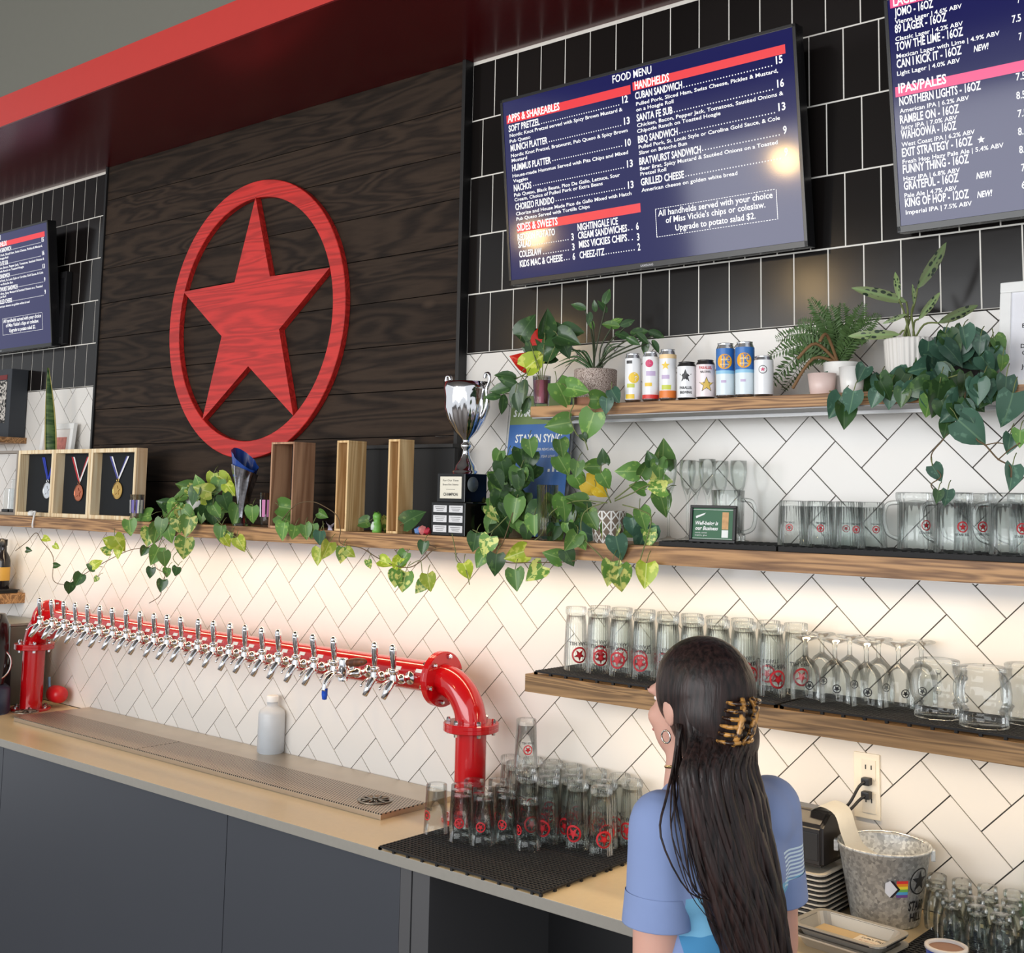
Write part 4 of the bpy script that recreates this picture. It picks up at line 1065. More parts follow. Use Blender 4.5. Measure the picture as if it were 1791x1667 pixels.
# blue tub
p = at_z(1655, 1654, ZC + HM + 0.055)
t = thing('blue_tub', 'blue tub with a pale rim on the black mat at the bottom edge', 'tub', (p.x, p.y, ZC + HM))
b_ = B(); lathe(b_, [(0, 0), (0.034, 0), (0.038, 0.05), (0.036, 0.05), (0.033, 0.006), (0, 0.006)], 28); obj('cup', b_, mat('blue_card', rgb(38, 70, 160), 0.5), t, True)
b_ = B(); lathe(b_, [(0.0365, 0.048), (0.0405, 0.050), (0.0405, 0.055), (0.034, 0.056), (0.033, 0.050)], 28); obj('rim', b_, mat('pale_rim', rgb(214, 206, 200), 0.4), t, True)
b_ = B(); lathe(b_, [(0.0355, 0.0500), (0, 0.0515)], 28); obj('contents', b_, mat('brown_sauce', rgb(140, 92, 58), 0.4), t, True)
# wall socket, plugs, lead
pa, pb2 = at_y(1495, 1334, 0), at_y(1541, 1418, 0)
cx, cz = (pa.x + pb2.x) / 2, (at_y(1518, 1334, 0).z + at_y(1518, 1414, 0).z) / 2
t = thing('wall_socket', 'white double wall socket above the bucket', 'socket', (cx, -0.0005, cz))
b_ = B(); box(b_, (0, -0.003, 0), (pb2.x - pa.x, 0.006, 0.150), 0.002); obj('plate', b_, mat('socket_plastic', rgb(240, 232, 214), 0.35), t)
for zz in (0.038, -0.038):
    b_ = B(); box(b_, (0.006, -0.0065, zz), (0.034, 0.003, 0.046), 0.001); sk = obj('outlet', b_, mat('socket_plastic2', rgb(232, 224, 208), 0.35), t)
    for dx in (-0.007, 0.007):
        b_ = B(); box(b_, (0.006 + dx, -0.0083, zz + (0.006 if True else 0)), (0.0025, 0.0012, 0.010)); obj('slot', b_, M_BLACK, sk)
pg = [at_y(1515, 1367, -0.02), at_y(1515, 1391, -0.02)]
t = thing('power_lead', 'black lead with two plugs running from the socket to the printer', 'cord', (pg[0].x, -0.007, pg[0].z))
o0 = Vector((pg[0].x, -0.007, pg[0].z))
for q in pg:
    b_ = B(); v = Vector((q.x, -0.0085, q.z)) - o0; box(b_, v + Vector((0, -0.010, 0)), (0.020, 0.020, 0.017), 0.003); obj('plug', b_, M_BLACK, t)
e1 = Vector((0.225, -0.06, 1.105)) - o0
for q in pg:
    b_ = B(); v = Vector((q.x, -0.027, q.z)) - o0
    tube(b_, smooth_path([v, v + Vector((-0.012, -0.008, -0.012)), v * 0.5 + e1 * 0.5 + Vector((0.0, -0.01, -0.01)), e1], 6), 0.0035, 8); obj('cable', b_, M_BLACK, t, True)
# green card at the right edge
p = at_y(1790, 1480, -0.06)
t = thing('green_card', 'green card leaning at the far right, cut by the picture edge', 'card', (p.x + 0.034, -0.035, ZC), 0.0)
b_ = B(); box(b_, (0, 0, 0.058), (0.07, 0.004, 0.18), 0.001, M=Matrix.Rotation(math.radians(-8), 4, 'X') @ Matrix.Translation((0, -0.006, 0.034))); obj('board', b_, mat('green_card_face', rgb(40, 150, 90), 0.5), t)
# ------------------------------------------------------------------ far left end of the counter
def LX_(px, py, y): q = at_y(px, py, y); return q
q = at_y(8, 1135, -0.30)
t = thing('bar_blender', 'black machine with a chrome ring at the far end of the counter', 'machine', (q.x - 0.06, -0.33, ZC))
b_ = B(); lathe(b_, [(0, 0), (0.085, 0), (0.090, 0.01), (0.088, 0.10), (0.070, 0.115), (0, 0.115)], 32); obj('base', b_, mat('navy_plastic', rgb(44, 52, 76), 0.35), t, True)
b_ = B(); lathe(b_, [(0.060, 0.112), (0.065, 0.14), (0.072, 0.25), (0.066, 0.36), (0.050, 0.40), (0.0, 0.405)], 32); obj('jug', b_, mat('dark_plastic', rgb(22, 20, 22), 0.2), t, True)
b_ = B(); lathe(b_, [(0.074, 0.0), (0.082, 0.0), (0.084, 0.006), (0.082, 0.012), (0.074, 0.012)], 32, X=Matrix.Translation((0.05, 0, 0.20)) @ Matrix.Rotation(PI / 2, 4, 'Y') @ Matrix.Scale(0.8, 4)); obj('ring', b_, M_CHROME, t, True)
b_ = B(); box(b_, (0.062, -0.045, 0.165), (0.03, 0.03, 0.06), 0.003); obj('paper_label', b_, M_WHITE, t)
q = at_y(33, 1100, -0.10)
t = thing('steel_box', 'grey steel box on the counter behind the left pipe column', 'box', (q.x - 0.06, -0.11, ZC))
b_ = B(); box(b_, (0, 0, 0.165), (0.34, 0.17, 0.33), 0.006); obj('case', b_, mat('grey_steel_case', rgb(108, 112, 104), 0.4, 0.4), t)
b_ = B(); box(b_, (0, 0, 0.337), (0.345, 0.175, 0.012), 0.003); obj('lid', b_, mat('grey_steel_lid', rgb(150, 152, 144), 0.35, 0.5), t)
q = at_y(22, 1180, -0.20)
t = thing('black_bin', 'narrow black bin between the machine and the left pipe column', 'bin', (-3.455, -0.235, ZC))
b_ = B(); box(b_, (0, 0, 0.085), (0.07, 0.06, 0.17), 0.01); obj('bin', b_, M_BLACK, t)
b_ = B(); box(b_, (0, 0, 0.176), (0.074, 0.064, 0.012), 0.004); obj('lid', b_, M_BLACK, t)
# bottles on the short shelf
M_BOTB = mat('dark_bottle', rgb(24, 20, 22), 0.15); M_AMB = mat('amber_label', rgb(196, 150, 60), 0.5)
bp = [Vector((0, 0)), ]
PB = [(0, 0), (0.030, 0), (0.033, 0.004), (0.033, 0.125), (0.028, 0.145), (0.014, 0.170), (0.012, 0.205), (0.014, 0.207), (0.014, 0.222), (0, 0.222)]
q0 = at_y(28, 1000, -0.14)
t = thing('shelf_tray', 'thin black tray on the short shelf above the machine', 'tray', (XLO - 0.155, -0.13, ZLO))
b_ = B(); box(b_, (0, 0, 0.007), (0.29, 0.20, 0.012), 0.003); box(b_, (0, 0, 0.014), (0.30, 0.21, 0.003), 0.001); obj('tray', b_, M_RUBBER, t)
first = None
for i, (dx, dy) in enumerate(((0.0, 0.0), (-0.090, 0.03), (-0.02, -0.082))):
    loc = (XLO - 0.058 + dx, -0.085 + dy, ZLO + 0.0160)
    lb = 'dark bottle on the black tray above the machine, ' + ('nearest the shelf end', 'second from the shelf end', 'in front at the picture edge')[i]
    if first is None:
        first = thing('dark_bottle', lb, 'bottle', loc, 0, 'bottles on the short shelf')
        b_ = B(); lathe(b_, PB, 24); obj('glass', b_, M_BOTB, first, True)
        b_ = B(); lathe(b_, [(0.0335, 0.04), (0.0335, 0.10)], 24); obj('paper_label', b_, M_AMB, first, True)
        b_ = B(); lathe(b_, [(0.0145, 0.195), (0.015, 0.196), (0.015, 0.223), (0, 0.2235)], 16); obj('cap', b_, M_BLACK, first, True)
    else: dup(first, loc, i * 1.3, lb)

# globe pendant lamps over the guests' side
pg_ = None
for i, (x, y, z, lb) in enumerate(((-1.435, -3.2, 3.005, 'warm globe pendant lamp over the guest side, nearer the drinks screen'), (-3.195, -3.2, 2.824, 'warm globe pendant lamp over the guest side, nearer the far end'))):
    t = thing('pendant_lamp', lb, 'lamp', (x, y, z), 0, 'globe pendant lamps')
    b_ = B(); g = bmesh.new(); bmesh.ops.create_uvsphere(g, u_segments=24, v_segments=14, radius=0.07); merge(b_, g); obj('globe', b_, emis('lamp_glow', rgb(255, 214, 150), 70.0), t, True)
    b_ = B(); lathe(b_, [(0, 0.12), (0.02, 0.118), (0.028, 0.06), (0.024, 0.055)], 18); obj('cap', b_, M_BLACK, t, True)
    b_ = B(); tube(b_, [(0, 0, 0.115), (0, 0, 4.352 - z)], 0.004, 6); obj('cord', b_, M_BLACK, t, True)
# ================================================================== MIDDLE SHELF, FROM THE FAR END
ID = Matrix.Identity(4)
M_BACKB = mat('black_felt', rgb(22, 26, 30), 0.9)
def frame_box(bm, w, d, h, t=0.016):
    """open-fronted box: four boards, origin at the bottom middle of its front"""
    box(bm, (0, d / 2, t / 2), (w, d, t), 0.001); box(bm, (0, d / 2, h - t / 2), (w, d, t), 0.001)
    for s in (-1, 1): box(bm, (s * (w / 2 - t / 2), d / 2, h / 2), (t, d, h - 2 * t), 0.001)
    return bm
FB, DB_, HB = -0.200, 0.048, 0.279
medals = [(-3.489, -3.192, (82, 858), rgb(225, 228, 232), [rgb(38, 60, 170), rgb(38, 60, 170)], 'silver medal on a blue ribbon', 0.35),
          (-3.190, -2.904, (137, 862), rgb(196, 116, 84), [rgb(190, 40, 50), rgb(236, 232, 230)], 'bronze medal on a red and white ribbon', 0.45),
          (-2.902, -2.574, (205, 858), rgb(206, 168, 96), [rgb(70, 74, 150), rgb(240, 240, 242)], 'gold medal on a white and blue ribbon', 0.45)]
for i, (xa, xb, mp, mc, rc, lb, ww) in enumerate(medals):
    cx = (xa + xb) / 2; w = xb - xa - 0.001
    t = thing('medal_box', 'open pine box with a ' + lb, 'box', (cx, FB, ZMID), 0, 'medal boxes')
    b_ = B(); frame_box(b_, w, DB_, HB); obj('frame', b_, M_PINE, t)
    b_ = B(); box(b_, (0, DB_ - 0.004, HB / 2), (w - 0.033, 0.006, HB - 0.033)); obj('backing', b_, M_BACKB, t)
    q = at_y(mp[0], mp[1], FB + DB_ - 0.012); mx_ = min(max(q.x - cx, -w / 2 + 0.055), w / 2 - 0.055); mz = q.z - ZMID
    yb = DB_ - 0.0085
    X = Matrix.Translation((mx_, yb, mz)) @ Matrix.Rotation(PI / 2, 4, 'X')
    b_ = B(); lathe(b_, [(0, 0), (0.032, 0), (0.034, 0.001), (0.034, 0.004), (0.031, 0.005), (0.029, 0.004), (0.0, 0.0042)], 32, X=X)
    prism(b_, star_pts(0.020, 0.009), 0.004, 0.0055, X); tube(b_, [(mx_ + 0.007 * math.cos(a), yb - 0.003, mz + 0.040 + 0.007 * math.sin(a)) for a in [2 * PI * k / 12 for k in range(13)]], 0.0015, 6)
    obj('medal', b_, mat('medal_%d' % i, mc, 0.25, 0.9), t)
    top = HB - 0.030; b_ = B()
    for s in (-1, 1):
        for kk in range(2):
            o1 = 0.011 * kk
            xs = lambda f: mx_ + s * (f * ww * 0.12)
            prism(b_, [(xs(0) - 0.004 + s * (o1 * 0.3), mz + 0.045), (xs(0) + 0.006 + s * (o1 * 0.3), mz + 0.045), (xs(1) + s * o1 + 0.006, top), (xs(1) + s * o1 - 0.005, top)], 0, 0.0008,
                  Matrix.Translation((0, yb - 0.001 - 0.001 * kk, 0)) @ WALLM, mi=(kk if s > 0 else 1 - kk))
    obj('ribbon', b_, [mat('ribbon_%d_0' % i, rc[0], 0.7), mat('ribbon_%d_1' % i, rc[1], 0.7)], t)
# fourth box at the picture edge with clear glasses in it
t = thing('display_box', 'open box at the far end holding two clear glass awards', 'box', (-3.640, FB, ZMID))
b_ = B(); frame_box(b_, 0.298, DB_, HB, 0.012); obj('frame', b_, mat('grey_wood', rgb(150, 140, 130), 0.6), t)
M_AWARD = glass('award_glass', edge=(0.2, 0.22, 0.24), gloss=1.2, blend=0.45)
for i, (dx, w, h, lb) in enumerate(((0.105, 0.035, 0.13, 'slim clear block award by the medal boxes'), (0.045, 0.05, 0.09, 'low clear block award at the far end'))):
    t = thing('glass_award', lb, 'award', (-3.640 + dx, FB + 0.022, ZMID + 0.0125))
    b_ = B(); box(b_, (0, 0, h / 2 + 0.012), (w, 0.024, h), 0.003); obj('block', b_, M_AWARD, t)
    b_ = B(); box(b_, (0, 0, 0.006), (w + 0.006, 0.030, 0.012), 0.002); obj('foot', b_, M_BLACK, t)
# white picture frame behind the boxes
q0, q1 = at_y(56, 760, -0.075), at_y(118, 745, -0.075)
t = thing('picture_frame', 'white picture frame with a pink print, behind the medal boxes', 'picture frame', ((q0.x + q1.x) / 2, -0.062, ZMID), 0)
LM = Matrix.Rotation(math.radians(-5), 4, 'X'); fh = 0.405; fw = 0.27
b_ = B()
for c, s in (((0, 0, 0.0125), (fw, 0.018, 0.025)), ((0, 0, fh - 0.0125), (fw, 0.018, 0.025)), ((-fw / 2 + 0.0125, 0, fh / 2), (0.025, 0.018, fh - 0.05)), ((fw / 2 - 0.0125, 0, fh / 2), (0.025, 0.018, fh - 0.05))):
    box(b_, c, s, 0.002, M=LM)
obj('frame', b_, M_WHITE, t)
b_ = B(); box(b_, (0, 0.002, fh / 2), (fw - 0.05, 0.004, fh - 0.05), M=LM); box(b_, (0, -0.001, fh / 2), (fw - 0.12, 0.003, fh - 0.12), mi=1, M=LM)
obj('print', b_, [mat('mount_card', rgb(236, 230, 226), 0.8), mat('pink_print', rgb(206, 130, 118), 0.8, var=0.5, scale=60)], t)
# clear tumblers standing on the shelf
def shelf_tumbler(px, pyb, y, lb, r=0.027, h=0.125, art=None, liquid=None, m=None, z=ZMID):
    q = at_y(px, pyb, y)
    t = thing('tumbler', lb, 'tumbler', (q.x, y, z))
    b_ = B(); lathe(b_, [(0, 0.0), (r * 0.78, 0), (r * 0.82, 0.003), (r, h), (r * 0.96, h), (r * 0.78, 0.012), (0, 0.012)], 26); obj('body', b_, m or M_TUMB, t, True)
    if art:
        b_ = B(); lathe(b_, [(r * 0.88 + 0.0012, h * 0.30), (r * 0.97 + 0.0010, h * 0.80)], 26)
        for f in b_.faces: f.material_index = int((math.atan2(f.calc_center_median().y, f.calc_center_median().x) + PI) / (2 * PI) * 7) % len(art)
        fs = [f for f in b_.faces if (int((math.atan2(f.calc_center_median().y, f.calc_center_median().x) + PI) * 4) % 3 == 0)]
        bmesh.ops.delete(b_, geom=fs, context='FACES')
        obj('print', b_, art, t, True)
    if liquid:
        b_ = B(); lathe(b_, [(0, 0.012), (r * 0.76, 0.012), (r * 0.93, h * 0.86), (0, h * 0.86)], 26); obj('filling', b_, liquid, t, True)
    return t
shelf_tumbler(239, 890, -0.226, 'clear tumbler with a small print in front of the gold medal box', 0.026, 0.10, [mat('grape_print', rgb(110, 100, 170), 0.5), M_WHITE])
shelf_tumbler(467, 905, -0.205, 'clear tumbler with a blue and white print beside the dark twisted award', 0.026, 0.115, [mat('sky_print', rgb(60, 130, 190), 0.5), M_WHITE, mat('pink_dots', rgb(200, 120, 170), 0.5)])
shelf_tumbler(957, 895, -0.224, 'ribbed clear tumbler half hidden in the big pothos', 0.030, 0.15, None, None, M_GLASSR)
# twisted award: dark chrome funnel with a blue crest
q = at_y(425, 882, -0.175)
t = thing('twisted_award', 'dark chrome funnel shaped award with a blue crest', 'award', (q.x, -0.175, ZMID))
def funnel(bm, z0, z1, r0, r1, cut, twist=0.9, segs=36, rows=14, base=None):
    rings = []
    for k in range(rows + 1):
        f = k / rows; ring = []
        for i in range(segs):
            a = 2 * PI * i / segs + twist * f
            zt = z1 + cut * math.cos(a - twist - PI)
            z = z0 + (zt - z0) * f
            r = r0 + (r1 - r0) * (f ** 1.3); r *= 1 + 0.05 * math.cos(8 * (a - twist * f))
            ring.append(bm.verts.new((r * math.cos(a), r * math.sin(a), z)))
        rings.append(ring)
    for a, b in zip(rings, rings[1:]):
        for i in range(segs): bm.faces.new((a[i], a[(i + 1) % segs], b[(i + 1) % segs], b[i]))
    return rings
b_ = B(); lathe(b_, [(0, 0), (0.030, 0), (0.031, 0.004), (0.018, 0.010), (0.014, 0.03), (0.0, 0.03)], 24); funnel(b_, 0.026, 0.195, 0.014, 0.046, 0.018)
obj('funnel', b_, mat('dark_chrome', rgb(176, 176, 182), 0.16, 1.0, var=0.6, scale=140), t, True)
b_ = B(); funnel(b_, 0.17, 0.232, 0.037, 0.047, 0.040, 0.2, 36, 5)
obj('crest', b_, mat('cobalt', rgb(34, 70, 150), 0.25), t, True)
# slim wooden boxes
for i, (xa, xb, yb, m, lb) in enumerate(((-1.707, -1.587, -0.150, M_BOXWAL, 'open walnut box next to the dark twisted award'), (-1.377, -1.323, -0.163, M_BOXOAK, 'slim open oak box, middle one of three wooden boxes'),
                                         (-1.142, -1.093, -0.178, M_BOXOAK, 'slim open oak box nearest the champion trophy'))):
    t = thing('wooden_box', lb, 'box', ((xa + xb) / 2, -0.240, ZMID), 0, 'open wooden boxes'); w, d = xb - xa, yb + 0.240
    b_ = B(); frame_box(b_, w, d, 0.284, 0.007); obj('frame', b_, m, t)
    b_ = B(); box(b_, (0, d - 0.004, 0.142), (w - 0.015, 0.006, 0.269)); obj('backing', b_, M_BACKB if i == 0 else mat('brown_board', rgb(120, 84, 52), 0.8), t)
q0, q1 = at_y(632, 800, -0.075), at_y(798, 800, -0.075)
t = thing('black_board', 'plain black board standing behind the slim oak boxes', 'board', ((q0.x + q1.x) / 2, -0.075, ZMID))
b_ = B(); box(b_, (0, 0, 0.132), (q1.x - q0.x, 0.016, 0.264), 0.002); obj('panel', b_, mat('matt_black', rgb(12, 12, 13), 0.6), t)
b_ = B(); box(b_, (0, -0.006, 0.270), (q1.x - q0.x + 0.004, 0.028, 0.012), 0.002); obj('top_rail', b_, mat('black_rail', rgb(26, 25, 25), 0.5), t)
# small figures on the shelf edge
q = at_y(576, 918, -0.236)
t = thing('paper_crane', 'small white folded paper crane beside the middle wooden box', 'paper crane', (q.x, -0.232, ZMID + 0.0003))
b_ = B()
def tri(bm, *p): 
    f = bm.faces.new([bm.verts.new(x) for x in p]); return f
tri(b_, (-0.012, 0, 0), (0.012, 0, 0), (0, -0.006, 0.016)); tri(b_, (-0.012, 0, 0), (0, -0.006, 0.016), (0, 0.006, 0.016)); tri(b_, (0.012, 0, 0), (0, 0.006, 0.016), (0, -0.006, 0.016))
tri(b_, (0.006, 0, 0.006), (0.026, 0, 0.034), (0.010, 0.002, 0.012)); tri(b_, (-0.006, 0, 0.006), (-0.024, 0, 0.030), (-0.010, 0.002, 0.012)); tri(b_, (-0.024, 0, 0.030), (-0.034, 0, 0.022), (-0.021, 0, 0.026))
tri(b_, (-0.008, 0, 0.012), (0.008, 0, 0.012), (0.004, -0.022, 0.024)); tri(b_, (-0.008, 0, 0.012), (0.008, 0, 0.012), (-0.002, 0.022, 0.026))
bmesh.ops.solidify(b_, geom=list(b_.faces), thickness=0.0005); obj('paper', b_, mat('lilac_paper', rgb(226, 224, 240), 0.8), t)
q = at_y(658, 922, -0.225)
t = thing('green_figurine', 'little green and white figurine between the two slim oak boxes', 'figurine', (q.x, -0.222, ZMID))
b_ = B(); lathe(b_, [(0, 0), (0.014, 0), (0.016, 0.010), (0.015, 0.026), (0.010, 0.036), (0.013, 0.042), (0.014, 0.052), (0.009, 0.060), (0, 0.062)], 18); 
obj('body', b_, mat('leaf_green_resin', rgb(112, 176, 74), 0.4, var=0.4, scale=60), t, True)
b_ = B(); lathe(b_, [(0, 0.004), (0.0115, 0.008), (0.012, 0.020), (0.008, 0.032), (0, 0.034)], 14, X=Matrix.Translation((-0.004, -0.006, 0))); obj('belly', b_, mat('pale_resin', rgb(214, 226, 214), 0.4), t, True)
for s in (-1, 1):
    b_ = B(); lathe(b_, [(0, -0.005), (0.0045, 0), (0, 0.005)], 10, c=(s * 0.008, -0.003, 0.060)); obj('eye', b_, mat('leaf_green_resin', rgb(112, 176, 74)), t, True)
q = at_y(738, 925, -0.228)
t = thing('crystal_figure', 'small red and blue crystal figure before the champion trophy', 'figurine', (q.x, -0.228, ZMID))
b_ = B()
for k, (dx, r) in enumerate(((-0.016, 0.013), (0.004, 0.016), (0.022, 0.012))):
    g = bmesh.new(); bmesh.ops.create_icosphere(g, subdivisions=1, radius=r)
    for v in g.verts: v.co += Vector((random.uniform(-1, 1), random.uniform(-1, 1), random.uniform(-1, 1))) * r * 0.2
    merge(b_, g, Matrix.Translation((dx, 0, r * 0.92)), mi=k)
obj('crystal', b_, [mat('blue_crystal', rgb(120, 160, 220), 0.15), mat('rose_crystal', rgb(214, 130, 130), 0.15), mat('red_crystal', rgb(196, 50, 70), 0.15)], t)
# champion trophy
q0, q1 = at_y(765, 860, -0.215), at_y(813, 862, -0.215)
TW = q1.x - q0.x; TCX = (q0.x + q1.x) / 2
t = thing('champion_trophy', 'silver two handled champion cup on a stepped black base', 'trophy', (TCX, -0.215, ZMID))
M_PIANO = mat('piano_black', rgb(16, 16, 17), 0.12)
w2 = TW * 1.22; dd_ = 0.095
b_ = B(); box(b_, (0, dd_ / 2, 0.048), (w2, dd_ + 0.02, 0.096), 0.002); obj('lower_base', b_, M_PIANO, t)
b_ = B(); box(b_, (0, dd_ / 2, 0.139), (TW, dd_, 0.084), 0.002); obj('upper_base', b_, M_PIANO, t)
b_ = B(); box(b_, (0, -0.0008, 0.140), (TW * 0.78, 0.002, 0.064), 0.0005); pl = obj('name_plate', b_, mat('cream_plate', rgb(238, 232, 214), 0.3), t)
b_ = B(); PX = Matrix.Translation((0, -0.0018, 0.140)) @ WALLM
text_into(b_, 'CHAMPION', 0, -0.024, PX, TW * 0.52, 0.0085, align='C', bold=0.02)
for zz, s in ((0.018, 'For Our Time'), (0.006, 'Brew of the Universe')): text_into(b_, s, 0, zz, PX, TW * 0.56, 0.0055, align='C')
quad(b_, -TW * 0.16, -0.006, TW * 0.16, -0.0052, PX, 0.0005); obj('lettering', b_, M_INKK, pl)
sm = None
for r in range(3):
    for c in range(2):
        loc = ((c - 0.5) * w2 * 0.47, -0.0108, 0.020 + r * 0.029)
        if sm is None:
            b_ = B(); box(b_, (0, 0, 0), (w2 * 0.40, 0.0016, 0.020), 0.0004)
            for k in range(3): box(b_, (0, -0.0009, 0.005 - 0.005 * k), (w2 * (0.3 - 0.05 * k), 0.0004, 0.0012), mi=1)
            o = obj('small_plate', b_, [mat('silver_plate', rgb(226, 226, 228), 0.3), M_INKK], t, loc=loc); sm = o.data
        else: o = inst('small_plate', sm, t); o.location = loc
cy = dd_ / 2
b_ = B()
prof = [(0, 0.181), (0.040, 0.181), (0.041, 0.188), (0.034, 0.192), (0.030, 0.205), (0.018, 0.222), (0.012, 0.236), (0.009, 0.252), (0.016, 0.260), (0.016, 0.268), (0.009, 0.274), (0.012, 0.284), (0.030, 0.305), (0.048, 0.340), (0.058, 0.375), (0.060, 0.410), (0.062, 0.428), (0.064, 0.452), (0.062, 0.452), (0.058, 0.410), (0.055, 0.375), (0.030, 0.312), (0, 0.300)]
rings = []
lathe(b_, [(r * (1.13 if z > 0.29 else 1), z) for r, z in prof], 64, c=(0.012, cy, 0))
for v in b_.verts:
    if 0.30 < v.co.z < 0.40:
        a = math.atan2(v.co.y - cy, v.co.x - 0.012); k = 1 + 0.035 * math.cos(a * 16)
        v.co.x = 0.012 + (v.co.x - 0.012) * k; v.co.y = cy + (v.co.y - cy) * k
obj('cup', b_, M_CHROME, t, True)
for s in (-1, 1):
    b_ = B(); hx = lambda r, z: Vector((0.012 + s * (r + 0.007), cy, z))
    tube(b_, smooth_path([hx(0.050, 0.345), hx(0.064, 0.362), hx(0.074, 0.395), hx(0.070, 0.428), hx(0.080, 0.452), hx(0.078, 0.472), hx(0.066, 0.474), hx(0.062, 0.462)], 5), 0.0055, 8); obj('handle', b_, M_CHROME, t, True)
b_ = B(); lathe(b_, [(0, 0), (0.022, 0), (0.022, 0.003), (0, 0.003)], 24, X=Matrix.Translation((TW / 2 + 0.004, 0.028, 0.150)) @ Matrix.Rotation(PI / 2, 4, 'Y')); obj('round_badge', b_, mat('smoked_badge', rgb(96, 104, 108), 0.2), t, True)
# leaflet in a clear stand
q0, q1 = at_y(880, 760, -0.075), at_y(987, 760, -0.075); zt_ = at_y(885, 690, -0.075).z
W_ = q1.x - q0.x; H_ = zt_ - ZMID - 0.004
t = thing('leaflet_stand', 'blue and green leaflet in a clear stand beside the champion trophy', 'leaflet', ((q0.x + q1.x) / 2, -0.085, ZMID))
LM = Matrix.Rotation(math.radians(-7), 4, 'X')
b_ = B(); box(b_, (0, 0.002, H_ / 2 + 0.004), (W_ + 0.02, 0.003, H_ + 0.008), M=LM); box(b_, (0, -0.004, 0.002), (W_ + 0.02, 0.024, 0.004)); obj('stand', b_, M_GLASS, t)
b_ = B(); box(b_, (0, 0, H_ / 2 + 0.003), (W_, 0.0012, H_), M=LM)
lf = obj('leaflet', b_, mat('leaflet_blue', rgb(64, 110, 176), 0.5, var=0.12, scale=8), t)
PX = LM @ Matrix.Translation((0, -0.0008, 0)) @ WALLM
b_ = B(); quad(b_, -W_ / 2, H_ * 0.80, W_ / 2, H_ + 0.003, PX, 0.0002, mi=1); 
text_into(b_, 'STARR HILL', -W_ * 0.45, H_ * 0.86, PX, W_ * 0.62, 0.020, bold=0.03, slant=0.2, lift=0.0005)
text_into(b_, 'STAY IN SYNC', 0, H_ * 0.67, PX, W_ * 0.76, 0.024, align='C', bold=0.02, lift=0.0005)
for k, (zz, ws) in enumerate(((0.61, 0.86), (0.56, 0.6))): text_into(b_, ('FOLLOW ALONG FOR BEER NEWS AND EVENTS', 'AND TAP LISTS ALL YEAR LONG')[k], 0, H_ * zz, PX, W_ * ws, 0.0075, align='C', lift=0.0005)
for k in range(3): quad(b_, W_ * (0.20 + 0.07 * k), H_ * (0.46), W_ * (0.235 + 0.07 * k), H_ * (0.48 + 0.03 * k), PX, 0.0005)
obj('lettering', b_, [mat('white_ink', rgb(240, 242, 240), 0.6), mat('leaflet_green', rgb(118, 140, 86), 0.5)], lf)
# green card in a black frame
q0, q1 = at_y(1205, 920, -0.225), at_y(1285, 925, -0.225); W_ = q1.x - q0.x
H_ = at_y(1245, 886, -0.225).z - ZMID - HS + 0.003
t = thing('framed_card', 'small green framed card in front of the ribbed mug', 'sign', ((q0.x + q1.x) / 2, -0.222, ZMID + HS))
LM = Matrix.Rotation(math.radians(-5), 4, 'X'); e = 0.007
b_ = B()
for c, s in (((0, 0, e / 2), (W_, 0.010, e)), ((0, 0, H_ - e / 2), (W_, 0.010, e)), ((-W_ / 2 + e / 2, 0, H_ / 2), (e, 0.010, H_ - 2 * e)), ((W_ / 2 - e / 2, 0, H_ / 2), (e, 0.010, H_ - 2 * e))): box(b_, c, s, 0.0015, M=LM)
box(b_, (0, 0.028, 0.004), (W_ * 0.5, 0.05, 0.006), 0.001); obj('frame', b_, M_BLACK, t)
b_ = B(); box(b_, (0, 0.001, H_ / 2), (W_ - 2 * e, 0.003, H_ - 2 * e), M=LM); cd = obj('card', b_, mat('card_green', rgb(34, 96, 62), 0.45), t)
PX = LM @ Matrix.Translation((0, -0.0006, 0)) @ WALLM
b_ = B()
for a in ((-0.44, 0.10, 0.44, 0.108), (-0.44, 0.875, 0.44, 0.885)): quad(b_, W_ * a[0], H_ * a[1], W_ * a[2], H_ * a[3], PX, 0.0005)
text_into(b_, 'Well-being is', -W_ * 0.38, H_ * 0.47, PX, W_ * 0.50, H_ * 0.10, slant=0.3, bold=0.03, lift=0.0006); text_into(b_, 'our Business', -W_ * 0.38, H_ * 0.33, PX, W_ * 0.50, H_ * 0.10, slant=0.3, bold=0.03, lift=0.0006)
for k in range(2): text_into(b_, ('nourish, connect', 'inspire, give')[k], -W_ * 0.38, H_ * (0.24 - 0.07 * k), PX, W_ * 0.26, H_ * 0.04, lift=0.0006)
prism(b_, [(-W_ * 0.38, H_ * 0.70), (-W_ * 0.16, H_ * 0.80), (-W_ * 0.20, H_ * 0.74), (-W_ * 0.37, H_ * 0.64)], 0.0003, 0.0006, PX)
quad(b_, W_ * 0.20, H_ * 0.14, W_ * 0.34, H_ * 0.34, PX, 0.0005); quad(b_, W_ * 0.20, H_ * 0.36, W_ * 0.34, H_ * 0.82, PX, 0.0005, mi=1)
obj('lettering', b_, [mat('white_ink', rgb(240, 242, 240)), mat('tan_picture', rgb(206, 160, 110), 0.6, var=0.4, scale=90)], cd)
